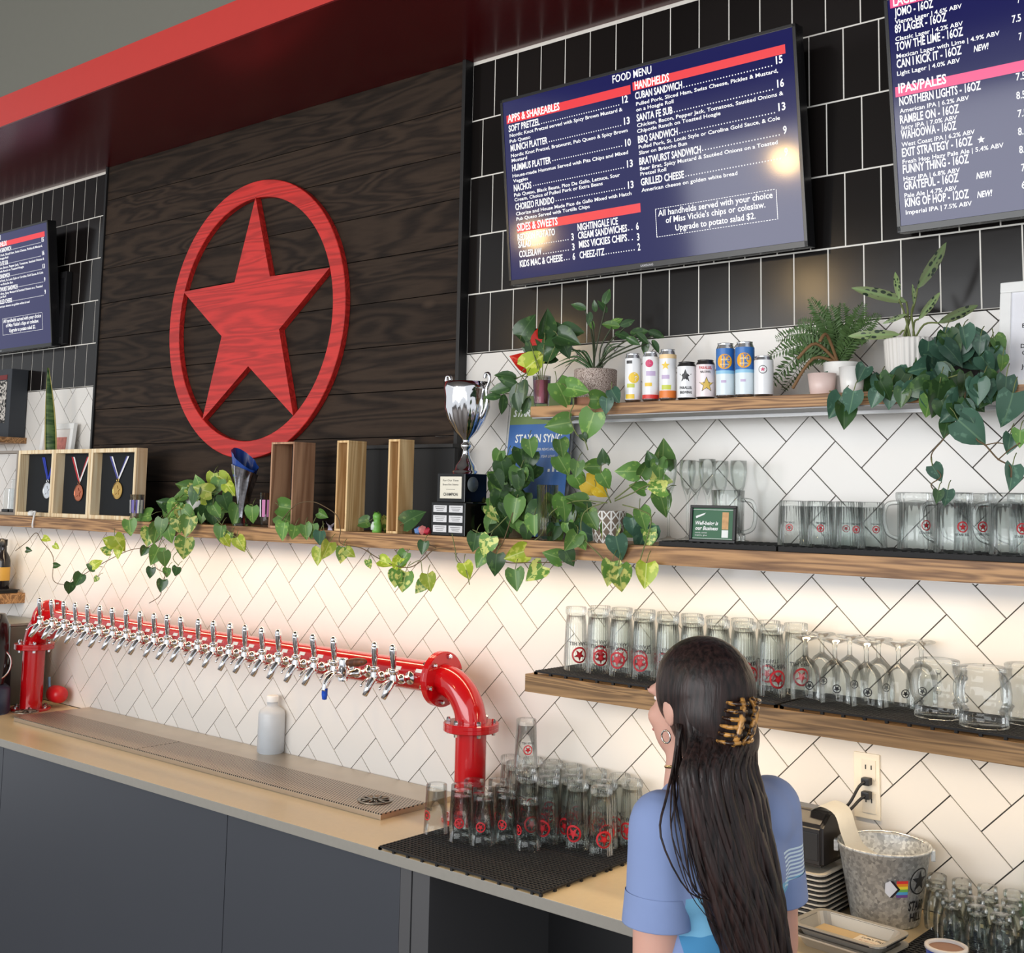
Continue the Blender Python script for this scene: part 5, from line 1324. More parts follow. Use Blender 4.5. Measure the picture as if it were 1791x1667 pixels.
# ================================================================== TOP SHELF
M_ALU = mat('can_aluminium', rgb(215, 216, 220), 0.22, 0.95)
M_CANW = mat('can_white', rgb(240, 241, 243), 0.22)
def can_bm(r, h):
    b = B(); lathe(b, [(0, 0.003), (r * 0.72, 0.003), (r * 0.80, 0), (r, 0.007), (r, h * 0.90), (r * 0.84, h * 0.965), (r * 0.84, h * 0.985), (r * 0.88, h), (r * 0.83, h), (r * 0.81, h - 0.003), (0, h - 0.003)], 28); return b
def can(px, y, r, h, lb, bands, prints, rz=0.0, lid=None):
    x = at_y(px, 690, y).x
    t = thing('drink_can', lb, 'can', (x, y, ZTOP), rz)
    obj('can', can_bm(r, h), lid or M_ALU, t, True)
    b_ = B(); ms = []
    for i, (z0, z1, m) in enumerate(bands):
        lathe(b_, [(r + 0.0004, h * z0), (r + 0.0004, h * z1)], 28, mi=i); ms.append(m)
    obj('label', b_, ms, t, True)
    # prints lie on the side turned to the guests
    ang = math.atan2(CAM_C.y - y, CAM_C.x - x) - rz
    b_ = B(); ms = []
    for i, (kind, za, sz, m, da) in enumerate(prints):
        g = bmesh.new()
        if kind == 'star': prism(g, star_pts(sz, sz * 0.42), 0, 0.0001, ID)
        elif kind == 'disc': prism(g, [(sz * math.cos(2 * PI * k / 24), sz * math.sin(2 * PI * k / 24)) for k in range(24)], 0, 0.0001, ID); bmesh.ops.triangulate(g, faces=g.faces); bmesh.ops.subdivide_edges(g, edges=g.edges, cuts=2)
        elif kind == 'patch':
            for k in range(8): quad(g, -sz + 2 * sz * k / 8, -sz * 0.5, -sz + 2 * sz * (k + 1) / 8, sz * 0.5, ID, 0)
        else: text_into(g, kind, 0, 0, ID, sz * 2, sz * 0.42, align='C', bold=0.03, lift=0, res=1)
        for v in g.verts:
            xx, yy, e = v.co; a = ang + da + xx / r; rr = r + 0.0007 + i * 0.00015 + e
            v.co = (rr * math.cos(a), rr * math.sin(a), h * za + yy)
        merge(b_, g, None, 0)
        for f in b_.faces[:] if False else []: pass
        ms.append((len(b_.faces), m))
    mats_, s0 = [], 0
    b_.faces.ensure_lookup_table()
    for n_, m in ms:
        if m not in mats_: mats_.append(m)
        for k in range(s0, n_): b_.faces[k].material_index = mats_.index(m)
        s0 = n_
    obj('print', b_, mats_, t)
YEL = mat('ink_yellow', rgb(244, 206, 60), 0.4); PNK = mat('ink_pink', rgb(214, 60, 110), 0.4); ORG = mat('ink_orange', rgb(238, 130, 50), 0.4); REDP = mat('ink_red', rgb(222, 60, 56), 0.4)
LIM = mat('ink_lime', rgb(206, 214, 84), 0.4); SUN = mat('ink_sun', rgb(250, 178, 34), 0.4); BLU = mat('ink_blue', rgb(52, 116, 190), 0.35); LBL = mat('ink_lightblue', rgb(150, 206, 236), 0.35); GOLD = mat('ink_gold', rgb(226, 190, 90), 0.4)
yc = -0.222
can(1107, yc, 0.0212, 0.128, 'slim white can with yellow fruit print, first can from the speckled pot', [(0.06, 0.9, M_CANW)], [('patch', 0.82, 0.008, M_INKK, -0.5), ('disc', 0.50, 0.014, YEL, 0.1), ('patch', 0.34, 0.010, LIM, -0.3), ('patch', 0.12, 0.012, YEL, -0.4)])
can(1138, yc, 0.0212, 0.129, 'slim white can with pink sun print and red foot', [(0.06, 0.14, REDP), (0.14, 0.9, M_CANW)], [('disc', 0.76, 0.010, PNK, -0.2), ('patch', 0.56, 0.012, mat('ink_lilac', rgb(200, 180, 214), 0.4), 0), ('patch', 0.34, 0.009, YEL, -0.3)])
can(1168, yc, 0.0215, 0.132, 'slim cream can with orange fruit print, third from the speckled pot', [(0.06, 0.2, ORG), (0.2, 0.82, M_CANW), (0.82, 0.9, mat('ink_peach', rgb(248, 214, 160), 0.4))], [('star', 0.68, 0.012, YEL, -0.3), ('patch', 0.46, 0.010, mat('ink_lilac', rgb(200, 180, 214)), -0.3), ('patch', 0.26, 0.012, LIM, -0.2)])
DKL = mat('can_lid_dark', rgb(70, 68, 68), 0.3, 0.7)
can(1201, yc - 0.004, 0.0238, 0.096, 'short white can with a black star', [(0.06, 0.88, M_CANW)], [('star', 0.62, 0.017, M_INKK, -0.15), ('PARALLEL', 0.28, 0.016, M_INKK, -0.1), ('BREWING', 0.16, 0.015, M_INKK, -0.1)], lid=DKL)
can(1234, yc - 0.002, 0.0232, 0.098, 'short pale can with a gold star', [(0.06, 0.88, mat('can_blush', rgb(244, 230, 232), 0.25))], [('PARALLEL', 0.76, 0.016, M_INKR, 0.0), ('NALCOHOL', 0.66, 0.013, M_INKK, 0.0), ('star', 0.36, 0.020, M_INKK, 0.1), ('star', 0.36, 0.017, GOLD, 0.1)], lid=DKL)
for i, px in enumerate((1269, 1303)):
    can(px, yc, 0.0228, 0.136, 'tall blue and white can with a yellow sun, ' + ('beside the short gold star can', 'beside the fern')[i], [(0.06, 0.44, mat('can_ice', rgb(226, 238, 244), 0.25)), (0.44, 0.50, LBL), (0.50, 0.9, BLU)],
        [('disc', 0.66, 0.0185, SUN, -0.1), ('HIGH', 0.68, 0.009, mat('ink_cream', rgb(252, 236, 190), 0.4), -0.1), ('NOON', 0.59, 0.010, mat('ink_cream', rgb(252, 236, 190)), -0.1), ('patch', 0.30, 0.006, mat('ink_lilac', rgb(200, 180, 214)), -0.2)])
can(1336, yc, 0.0225, 0.098, 'short white can with a round badge, half behind the fern', [(0.06, 0.9, M_CANW)], [('disc', 0.66, 0.010, M_INKK, -0.1), ('disc', 0.66, 0.0085, M_CANW, -0.1), ('star', 0.66, 0.006, PNK, -0.1)])
shelf_tumbler(947, 705, -0.205, 'small pink glass holding the red flowered plant', 0.026, 0.088, None, mat('pink_wax', rgb(222, 130, 150), 0.3), None, ZTOP)
# white framed notice
q0 = at_y(1742, 600, -0.075); zt_ = at_y(1760, 492, -0.075).z; H_ = zt_ - ZTOP; W_ = 0.30
t = thing('framed_notice', 'white framed notice with a list of names on the top shelf', 'sign', (q0.x + W_ / 2 + 0.012, -0.105, ZTOP))
LM = Matrix.Rotation(math.radians(-9), 4, 'X'); e = 0.024
b_ = B()
for c, s in (((0, 0, e / 2), (W_, 0.014, e)), ((0, 0, H_ - e / 2), (W_, 0.014, e)), ((-W_ / 2 + e / 2, 0, H_ / 2), (e, 0.014, H_ - 2 * e)), ((W_ / 2 - e / 2, 0, H_ / 2), (e, 0.014, H_ - 2 * e))): box(b_, c, s, 0.003, M=LM)
obj('frame', b_, M_WHITE, t)
b_ = B(); box(b_, (0, 0.001, H_ / 2), (W_ - 2 * e, 0.004, H_ - 2 * e), M=LM); sh = obj('sheet', b_, mat('notice_paper', rgb(232, 232, 238), 0.7), t)
PX = LM @ Matrix.Translation((0, -0.0012, 0)) @ WALLM
b_ = B()
for s, lx, zz, cp in (('ABV', 0.030, 0.75, 0.013), ('BEN', 0.052, 0.635, 0.0095), ('BRADLEY', 0.024, 0.572, 0.0095), ('KELLY', 0.045, 0.51, 0.0095), ('ALEX', 0.048, 0.448, 0.0095), ('DANIEL', 0.022, 0.386, 0.0095), ('CRYSTAL', 0.025, 0.324, 0.0095), ('ROBIN', 0.030, 0.262, 0.0095), ('JOSHUA', 0.024, 0.20, 0.0095)):
    text_into(b_, s, -W_ / 2 + e + lx, H_ * zz, PX, None, cp, bold=0.015, lift=0.0004)
obj('lettering', b_, M_INKK, sh)
# deep canvas at the upper far end
xr = at_y(47, 700, -0.004).x; yf = -0.004
while at_y(18, 700, yf).x < xr: yf -= 0.001
dc = -0.004 - yf; zsh = ZUP; zt_ = at_y(18, 645, yf).z - zsh
t = thing('deep_canvas', 'dark deep sided canvas with a black and white picture on the weathered shelf', 'picture', (xr - 0.16, yf, zsh))
b_ = B(); box(b_, (0, dc / 2, zt_ / 2), (0.32, dc, zt_), 0.002); obj('body', b_, mat('slate_canvas', rgb(54, 58, 64), 0.7), t)
M_ART, nt, pb = new_mat('ink_art'); setp(pb, Roughness=0.7)
tc = nt.nodes.new('ShaderNodeTexCoord'); nz = nt.nodes.new('ShaderNodeTexNoise'); nz.inputs['Scale'].default_value = 30; nz.inputs['Detail'].default_value = 8; nz.inputs['Distortion'].default_value = 2
nt.links.new(tc.outputs['Object'], nz.inputs['Vector']); cr = nt.nodes.new('ShaderNodeValToRGB'); cr.color_ramp.elements[0].position = 0.46; cr.color_ramp.elements[1].position = 0.54
cr.color_ramp.elements[0].color = rgb(20, 18, 18); cr.color_ramp.elements[1].color = rgb(210, 204, 196); nt.links.new(nz.outputs['Fac'], cr.inputs[0]); nt.links.new(cr.outputs[0], pb.inputs['Base Color'])
b_ = B(); box(b_, (-0.01, -0.001, zt_ * 0.52), (0.26, 0.002, zt_ * 0.62)); box(b_, (-0.01, -0.001, zt_ * 0.88), (0.26, 0.002, zt_ * 0.07), mi=1); obj('picture', b_, [M_ART, mat('dull_red', rgb(120, 40, 40), 0.7)], t)
# black box on the wall by the far menu screen
q0, q1 = at_y(92, 540, -0.02), at_y(117, 540, -0.02); za, zb2 = at_y(105, 602, -0.02).z, at_y(105, 478, -0.02).z
t = thing('media_box', 'flat black media box on the wall beside the far menu screen', 'media box', ((q0.x + q1.x) / 2, -0.0015, (za + zb2) / 2))
b_ = B(); box(b_, (0, -0.016, 0), (q1.x - q0.x, 0.030, zb2 - za), 0.003); obj('case', b_, M_BLACK, t)
b_ = B(); box(b_, (0, -0.032, 0), (q1.x - q0.x - 0.03, 0.003, zb2 - za - 0.06), 0.001); obj('cover', b_, M_BEZEL, t)
# ================================================================== PLANTS
def leaf_mat(name, col, col2=None, amount=0.0, rib=None, rough=0.38, spots=False):
    m, nt, b = new_mat(name); N = nt.nodes; L = nt.links
    setp(b, Roughness=rough); b.inputs['Specular IOR Level'].default_value = 0.45
    tc = N.new('ShaderNodeTexCoord'); oi = N.new('ShaderNodeObjectInfo'); sp = N.new('ShaderNodeSeparateXYZ')
    L.new(tc.outputs['Object'], sp.inputs[0])
    ab = N.new('ShaderNodeMath'); ab.operation = 'ABSOLUTE'; L.new(sp.outputs[0], ab.inputs[0])
    ad = N.new('ShaderNodeVectorMath'); ad.operation = 'ADD'
    cb = N.new('ShaderNodeCombineXYZ'); L.new(oi.outputs['Random'], cb.inputs[0]); L.new(oi.outputs['Random'], cb.inputs[1]); 
    sc_ = N.new('ShaderNodeVectorMath'); sc_.operation = 'SCALE'; sc_.inputs['Scale'].default_value = 20; L.new(cb.outputs[0], sc_.inputs[0])
    L.new(tc.outputs['Object'], ad.inputs[0]); L.new(sc_.outputs[0], ad.inputs[1])
    nz = N.new('ShaderNodeTexNoise'); nz.inputs['Scale'].default_value = 3.5; nz.inputs['Detail'].default_value = 4
    L.new(ad.outputs[0], nz.inputs['Vector'])
    out = None
    mx = N.new('ShaderNodeMix'); mx.data_type = 'RGBA'; mx.inputs[6].default_value = col; mx.inputs[7].default_value = col2 or tuple(c * 1.25 for c in col[:3]) + (1,)
    mr = N.new('ShaderNodeMapRange'); mr.inputs[1].default_value = 0.62 - amount * 0.3; mr.inputs[2].default_value = 0.68 - amount * 0.3
    if spots:
        vo = N.new('ShaderNodeTexVoronoi'); vo.inputs['Scale'].default_value = 7.0
        mp = N.new('ShaderNodeMapping'); mp.inputs['Scale'].default_value = (1.6, 1, 1); L.new(tc.outputs['Object'], mp.inputs[0]); L.new(mp.outputs[0], vo.inputs['Vector'])
        mr.inputs[1].default_value = 0.36; mr.inputs[2].default_value = 0.42; L.new(vo.outputs['Distance'], mr.inputs[0])
    else: L.new(nz.outputs['Fac'], mr.inputs[0])
    L.new(mr.outputs[0], mx.inputs[0]); out = mx.outputs[2]
    if rib:
        r = N.new('ShaderNodeMapRange'); r.inputs[1].default_value = 0.012; r.inputs[2].default_value = 0.03; r.inputs[3].default_value = 1; r.inputs[4].default_value = 0
        L.new(ab.outputs[0], r.inputs[0]); m3_ = N.new('ShaderNodeMix'); m3_.data_type = 'RGBA'; m3_.inputs[7].default_value = rib
        L.new(r.outputs[0], m3_.inputs[0]); L.new(out, m3_.inputs[6]); out = m3_.outputs[2]
    hs = N.new('ShaderNodeHueSaturation'); v = N.new('ShaderNodeMapRange'); v.inputs[3].default_value = 0.72; v.inputs[4].default_value = 1.3
    L.new(oi.outputs['Random'], v.inputs[0]); L.new(v.outputs[0], hs.inputs['Value']); L.new(out, hs.inputs['Color'])
    L.new(hs.outputs[0], b.inputs['Base Color'])
    return m
ML = {'g': leaf_mat('pothos_green', rgb(96, 138, 66), rgb(136, 170, 84), 0.1, rgb(140, 170, 96)),
      'v': leaf_mat('pothos_variegated', rgb(104, 146, 66), rgb(212, 216, 124), 0.45, rgb(190, 204, 120)),
      'l': leaf_mat('pothos_lime', rgb(164, 184, 58), rgb(206, 212, 96), 0.3, rgb(210, 220, 130)),
      'd': leaf_mat('heartleaf_dark', rgb(66, 100, 82), rgb(92, 128, 106), 0.1, rgb(96, 128, 100), 0.3),
      'k': leaf_mat('deep_green', rgb(58, 88, 50), rgb(84, 116, 62), 0.1, rgb(80, 110, 66), 0.25),
      'y': leaf_mat('yellowed_leaf', rgb(226, 188, 46), rgb(236, 206, 84), 0.1, rgb(220, 196, 90)),
      'r': leaf_mat('red_spathe', rgb(206, 44, 34), rgb(222, 74, 54), 0.1, rgb(226, 90, 70), 0.2),
      'c': leaf_mat('calathea_leaf', rgb(30, 46, 30), rgb(118, 132, 88), 0.1, rgb(120, 144, 90), 0.4, True)}
M_VINE = mat('vine_stem', rgb(112, 122, 70), 0.6); M_VINEB = mat('vine_brown', rgb(104, 84, 58), 0.7); M_SOIL = mat('potting_soil', rgb(46, 34, 26), 0.95)
def leaf_mesh(name, m, prof, fold=0.25, curl=0.18, wave=0.0):
    """unit-length leaf: stalk at the origin, tip at +y, upper side +z. prof: (y, half width, y of the outer edge)"""
    b = B(); rows = []
    for i, (t, w, te) in enumerate(prof):
        row = []
        for s in (-1, -0.5, 0, 0.5, 1):
            y = t + (te - t) * abs(s)
            z = fold * w * abs(s) ** 1.4 - curl * max(y, 0) ** 2 + wave * math.sin(i * 2.1) * abs(s)
            row.append(b.verts.new((s * w, y, z)))
        rows.append(row)
    for a, c in zip(rows, rows[1:]):
        for k in range(4): b.faces.new((a[k], a[k + 1], c[k + 1], c[k]))
    bmesh.ops.remove_doubles(b, verts=b.verts, dist=0.001)
    me = bpy.data.meshes.new(name); b.normal_update(); b.to_mesh(me); b.free(); me.materials.append(m)
    for p in me.polygons: p.use_smooth = True
    return me
HEART = [(0.0, 0.02, 0.0), (0.04, 0.30, -0.13), (0.16, 0.43, 0.02), (0.32, 0.455, 0.22), (0.50, 0.40, 0.44), (0.68, 0.285, 0.64), (0.84, 0.15, 0.82), (0.94, 0.06, 0.93), (1.0, 0.004, 1.0)]
OVAL = [(0.0, 0.01, 0.0), (0.08, 0.12, 0.06), (0.25, 0.22, 0.24), (0.45, 0.25, 0.45), (0.65, 0.21, 0.65), (0.85, 0.10, 0.85), (1.0, 0.004, 1.0)]
LANCE = [(0.0, 0.01, 0.0), (0.10, 0.06, 0.1), (0.30, 0.10, 0.3), (0.55, 0.108, 0.55), (0.78, 0.08, 0.78), (0.92, 0.04, 0.92), (1.0, 0.004, 1.0)]
LMESH = {}
for k in ML:
    pf = LANCE if k == 'c' else HEART
    LMESH[k] = [leaf_mesh('leaf_' + k, ML[k], pf, 0.30, 0.14), leaf_mesh('leaf_' + k, ML[k], pf, 0.12, 0.24, 0.012), leaf_mesh('leaf_' + k, ML[k], pf, 0.5, 0.05)]
LOV = {k: [leaf_mesh('leaf_oval_' + k, ML[k], OVAL, 0.3, 0.12), leaf_mesh('leaf_oval_' + k, ML[k], OVAL, 0.15, 0.22)] for k in 'gkdl'}
def add_leaf(root, p, ang, size, kind='g', jit=0.45, meshes=None):
    """p world position of the stalk end; ang: direction of the tip as seen from the room (0 right, 90 down)"""
    a = math.radians(ang)
    tip = (RX * math.cos(a) + RY * math.sin(a) - RZ * random.uniform(-0.15, 0.35)).normalized()
    nrm = -RZ * 1.0 + Vector((random.uniform(-jit, jit), random.uniform(-jit, jit), random.uniform(-jit * 0.3, jit) + 0.1))
    nrm = (nrm - tip * nrm.dot(tip)).normalized(); xx = tip.cross(nrm).normalized()
    M = Matrix((xx, tip, nrm)).transposed().to_4x4()
    M = Matrix.Translation(Vector(p) - root.location) @ M @ Matrix.Scale(size, 4)
    return inst('leaf', random.choice(meshes or LMESH[kind]), root, M)
def leaves(root, conv, rows, ysel, meshes=None, stem=None, sc=1.0):
    s = conv(1, 0)[0] - conv(0, 0)[0]
    for (x, y, ln, ang, kind) in rows:
        px, py = conv(x, y); yy = ysel(px, py) if callable(ysel) else ysel
        c = at_y(px, py, yy + random.uniform(-0.012, 0.012)); size = ln * s * depth(c) / CAM_F * sc
        a = math.radians(ang); p = c - (RX * math.cos(a) + RY * math.sin(a)) * size * 0.42
        add_leaf(root, p, ang, size, kind, meshes=(meshes.get(kind) if meshes else None))
        if stem is not None:
            q = p - (RX * math.cos(a) + RY * math.sin(a)) * size * 0.35 + Vector((0, 0.015, 0.008)); stem.append((p, q))
def vine(root, conv, pts, yy, r=0.0016, m=None):
    P = []
    for i, (x, y) in enumerate(pts):
        px, py = conv(x, y); P.append(at_y(px, py, yy(px, py) if callable(yy) else yy) - root.location)
    b = B(); tube(b, smooth_path(P, 5), r, 6); return obj('vine', b, m or M_VINE, root, True)
def stalks(root, lst, m=None, r=0.0011):
    b = B()
    for p, q in lst: tube(b, [p - root.location, (p + q) / 2 - root.location + Vector((0, 0, 0.004)), q - root.location], r, 5)
    o = obj('leaf_stalk', b, m or M_VINE, root, True); o['kind'] = 'stuff'
def filler(root, conv, poly, n, lens, kinds, ysel, angs=(40, 140), meshes=None):
    xs = [p[0] for p in poly]; ys = [p[1] for p in poly]; rows = []; k = 0
    while len(rows) < n and k < 4000:
        k += 1; x = random.uniform(min(xs), max(xs)); y = random.uniform(min(ys), max(ys)); ins = False
        for i in range(len(poly)):
            (x1, y1), (x2, y2) = poly[i], poly[(i + 1) % len(poly)]
            if (y1 > y) != (y2 > y) and x < (x2 - x1) * (y - y1) / (y2 - y1) + x1: ins = not ins
        if ins: rows.append((x, y, random.uniform(*lens), random.uniform(*angs), random.choice(kinds)))
    leaves(root, conv, rows, ysel, meshes)
def pot(root, prof, m, seg=32, soil=None, ribs=0):
    b = B(); lathe(b, prof, seg)
    if ribs:
        for v in b.verts:
            a = math.atan2(v.co.y, v.co.x); r = math.hypot(v.co.x, v.co.y)
            if r > 0.01: k = 1 + 0.03 * math.cos(a * ribs); v.co.x *= k; v.co.y *= k
    o = obj('pot', b, m, root, True)
    if soil:
        b = B(); lathe(b, [(soil[0], soil[1]), (0, soil[1] + 0.004)], 20); obj('soil', b, M_SOIL, root, True)
    return o
def shelf_y(z_edge):
    """in front of the shelf below its top edge, spread over its depth above it"""
    def f(px, py):
        z = at_y(px, py, -0.26).z
        return -0.268 - random.uniform(0, 0.02) if z < z_edge + 0.004 else random.uniform(-0.235, -0.13)
    return f
fm_ = shelf_y(ZMID); ft_ = shelf_y(ZTOP)
# --- pothos at the far end
c1 = lambda x, y: (x * 0.3, 740 + y * 0.3)
p0 = at_y(346, 905, -0.13)
r1 = thing('pothos', 'trailing pothos in a white pot beside the dark twisted award', 'plant', (p0.x, -0.13, ZMID))
pot(r1, [(0, 0), (0.034, 0), (0.040, 0.01), (0.050, 0.088), (0.052, 0.095), (0.047, 0.094), (0.044, 0.08), (0, 0.08)], mat('white_glaze', rgb(238, 236, 232), 0.25), 32, (0.045, 0.080))
stem = []
leaves(r1, c1, [(760, 605, 95, 80, 'g'), (830, 545, 120, 170, 'g'), (990, 540, 130, 100, 'g'), (940, 600, 100, 100, 'g'), (910, 640, 120, 100, 'g'), (870, 660, 110, 100, 'v'), (985, 640, 110, 80, 'g'), (1100, 600, 120, 100, 'v'), (1075, 725, 135, 100, 'v'),
    (910, 770, 110, 110, 'g'), (960, 790, 90, 80, 'g'), (840, 745, 65, 120, 'k'), (880, 870, 65, 100, 'k'), (1025, 865, 65, 110, 'k'), (975, 870, 60, 100, 'g'), (945, 945, 75, 100, 'k'), (460, 910, 85, 120, 'k'), (405, 960, 75, 100, 'k'),
    (690, 700, 110, 60, 'l'), (640, 690, 85, 200, 'l'), (700, 750, 80, 100, 'l'), (620, 740, 65, 200, 'v'), (530, 835, 65, 200, 'k'), (560, 820, 65, 330, 'l'), (1285, 640, 100, 100, 'g'), (1400, 700, 90, 60, 'l'), (1335, 670, 80, 110, 'v'), (1320, 690, 70, 60, 'l'),
    (1080, 370, 100, 200, 'g'), (1240, 330, 90, 100, 'l'), (1190, 390, 110, 200, 'l'), (1310, 330, 100, 30, 'l'), (1340, 385, 90, 60, 'l'), (1205, 480, 100, 100, 'l'), (1260, 510, 90, 60, 'g'), (1110, 500, 90, 120, 'g'), (1060, 490, 110, 100, 'g'), (1010, 500, 110, 120, 'g'),
    (1380, 530, 120, 100, 'g'), (1470, 530, 100, 90, 'g'), (1160, 350, 90, 250, 'g'), (1050, 430, 100, 170, 'g'), (960, 470, 90, 200, 'k'), (1420, 480, 90, 300, 'g'), (560, 910, 40, 130, 'v'), (270, 675, 45, 20, 'l'), (330, 720, 40, 40, 'l'), (170, 740, 40, 10, 'k'), (330, 830, 40, 0, 'k')], fm_, stem=stem)
filler(r1, c1, [(980, 420), (1180, 330), (1400, 380), (1480, 560), (1000, 600), (900, 560)], 26, (70, 110), 'ggvk', fm_)
stalks(r1, stem)
yv = -0.272
vine(r1, c1, [(1040, 470), (960, 560), (930, 660), (870, 720), (760, 740), (650, 790), (560, 840), (460, 900), (390, 940), (310, 915), (310, 780), (245, 690), (210, 640), (160, 690), (90, 745)], yv, 0.0014, M_VINEB)
vine(r1, c1, [(960, 620), (900, 820), (960, 880), (945, 960), (930, 1010), (870, 1050)], yv, 0.0013, M_VINEB)
vine(r1, c1, [(1050, 500), (1070, 620), (1080, 700), (1010, 780), (1040, 830)], yv, 0.0014)
vine(r1, c1, [(1250, 540), (1300, 600), (1400, 690), (1470, 790)], yv, 0.0012)
# --- big pothos by the leaflet
c3 = lambda x, y: (820 + x * 0.336, 500 + y * 0.336)
p0 = at_y(905, 930, -0.12)
r3 = thing('pothos', 'dense dark pothos in a woven pot, spilling over the shelf by the champion trophy', 'plant', (p0.x - 0.02, -0.115, ZMID))
pot(r3, [(0, 0), (0.042, 0), (0.045, 0.005), (0.054, 0.095), (0.056, 0.10), (0.051, 0.10), (0.048, 0.09), (0, 0.09)], mat('woven_pot', rgb(92, 82, 58), 0.8, bump=0.5, scale=150), 32, (0.049, 0.092))
stem = []
leaves(r3, c3, [(140, 1445, 115, 95, 'k'), (245, 1525, 115, 85, 'g'), (250, 1395, 125, 160, 'l'), (95, 1350, 115, 110, 'v'), (65, 1420, 95, 120, 'g'), (345, 1490, 120, 140, 'v'), (440, 1405, 105, 200, 'g'), (240, 1160, 135, 100, 'g'), (200, 930, 110, 90, 'g'), (150, 890, 80, 110, 'g'),
    (280, 900, 125, 80, 'k'), (320, 840, 100, 80, 'g'), (260, 1000, 120, 100, 'g'), (180, 1000, 100, 100, 'k'), (160, 1060, 100, 95, 'g'), (70, 1160, 120, 100, 'v'), (130, 1180, 100, 60, 'v'), (30, 1330, 100, 100, 'k'), (340, 1240, 110, 90, 'g'), (300, 1290, 90, 100, 'k'), (110, 1240, 90, 110, 'g')], fm_, stem=stem)
filler(r3, c3, [(160, 900), (320, 900), (340, 1000), (330, 1300), (120, 1290), (90, 1180)], 48, (75, 120), 'gkkgk', fm_)
stalks(r3, stem)
vine(r3, c3, [(230, 1180), (180, 1330), (140, 1400), (200, 1440), (330, 1440), (460, 1440), (560, 1430)], yv, 0.0015, M_VINEB)
vine(r3, c3, [(200, 1200), (100, 1290), (20, 1270)], -0.24, 0.0015)
p0 = at_y(1064, 900, -0.185)
r4 = thing('pothos', 'bright pothos in a white geometric pot, left of the champagne flutes', 'plant', (p0.x, -0.185, ZMID))
M_GEO, nt, pb = new_mat('geometric_pot'); setp(pb, Roughness=0.4)
tc = nt.nodes.new('ShaderNodeTexCoord'); sp = nt.nodes.new('ShaderNodeSeparateXYZ'); nt.links.new(tc.outputs['Object'], sp.inputs[0])
an = mnode  # same small helper, rebuilt for this tree
def mn(op, a, b=None):
    n = nt.nodes.new('ShaderNodeMath'); n.operation = op
    for i, v in enumerate((a, b)):
        if v is None: continue
        if isinstance(v, (int, float)): n.inputs[i].default_value = v
        else: nt.links.new(v, n.inputs[i])
    return n.outputs[0]
th = mn('MULTIPLY', mn('ARCTAN2', sp.outputs[1], sp.outputs[0]), 12 / (2 * PI)); zz = mn('MULTIPLY', sp.outputs[2], 34.0)
l1 = mn('ABSOLUTE', mn('SUBTRACT', mn('FRACT', mn('ADD', mn('ADD', th, zz), 100)), 0.5)); l2 = mn('ABSOLUTE', mn('SUBTRACT', mn('FRACT', mn('ADD', mn('SUBTRACT', th, zz), 100)), 0.5))
l3 = mn('ABSOLUTE', mn('SUBTRACT', mn('FRACT', mn('ADD', th, 100)), 0.5))
ln_ = mn('LESS_THAN', mn('MINIMUM', mn('MINIMUM', l1, l2), l3), 0.09)
mx = nt.nodes.new('ShaderNodeMix'); mx.data_type = 'RGBA'; mx.inputs[6].default_value = rgb(128, 112, 98); mx.inputs[7].default_value = rgb(236, 234, 230)
nt.links.new(ln_, mx.inputs[0]); nt.links.new(mx.outputs[2], pb.inputs['Base Color'])
pot(r4, [(0, 0), (0.036, 0), (0.040, 0.004), (0.048, 0.080), (0.049, 0.084), (0.045, 0.084), (0.042, 0.076), (0, 0.076)], M_GEO, 48, (0.043, 0.076))
stem = []
leaves(r4, c3, [(520, 1410, 100, 60, 'k'), (585, 1330, 90, 60, 'g'), (735, 1490, 130, 100, 'v'), (790, 1520, 145, 80, 'v'), (920, 1500, 135, 95, 'l'), (775, 1360, 135, 80, 'd'), (910, 1310, 160, 110, 'd'), (620, 1290, 120, 20, 'd'), (840, 1260, 140, 30, 'g'), (905, 1210, 120, 70, 'g'),
    (560, 1120, 115, 200, 'g'), (570, 1020, 110, 60, 'g'), (490, 930, 120, 60, 'g'), (560, 950, 90, 100, 'g'), (640, 940, 100, 180, 'g'), (700, 890, 80, 260, 'k'), (710, 1010, 100, 60, 'g'), (655, 1045, 130, 30, 'y'), (690, 1070, 90, 40, 'y'), (830, 965, 120, 180, 'g'), (915, 950, 100, 300, 'g'), (945, 900, 80, 250, 'k'), (1010, 880, 155, 275, 'g'),
    (990, 950, 110, 80, 'g'), (995, 1010, 120, 0, 'v'), (1010, 1130, 130, 70, 'g'), (985, 1055, 100, 180, 'v'), (880, 1050, 90, 200, 'g'), (430, 1130, 100, 100, 'g'), (470, 1170, 110, 60, 'g'), (450, 1270, 110, 110, 'g'), (520, 1200, 110, 120, 'g'), (640, 1220, 110, 60, 'g'), (700, 1290, 110, 100, 'g'), (480, 840, 100, 80, 'g'), (560, 1270, 100, 70, 'k')], fm_, stem=stem)
filler(r4, c3, [(400, 1100), (560, 1040), (600, 1100), (620, 1250), (820, 1260), (950, 1220), (950, 1320), (400, 1340)], 22, (80, 125), 'ggvkd', fm_)
stalks(r4, stem)
vine(r4, c3, [(760, 1120), (850, 1080), (930, 1040), (1000, 1060)], -0.19, 0.0018); vine(r4, c3, [(760, 1110), (860, 1030), (920, 960), (990, 920)], -0.18, 0.0018); vine(r4, c3, [(740, 1130), (690, 1010), (690, 920)], -0.17, 0.0018)
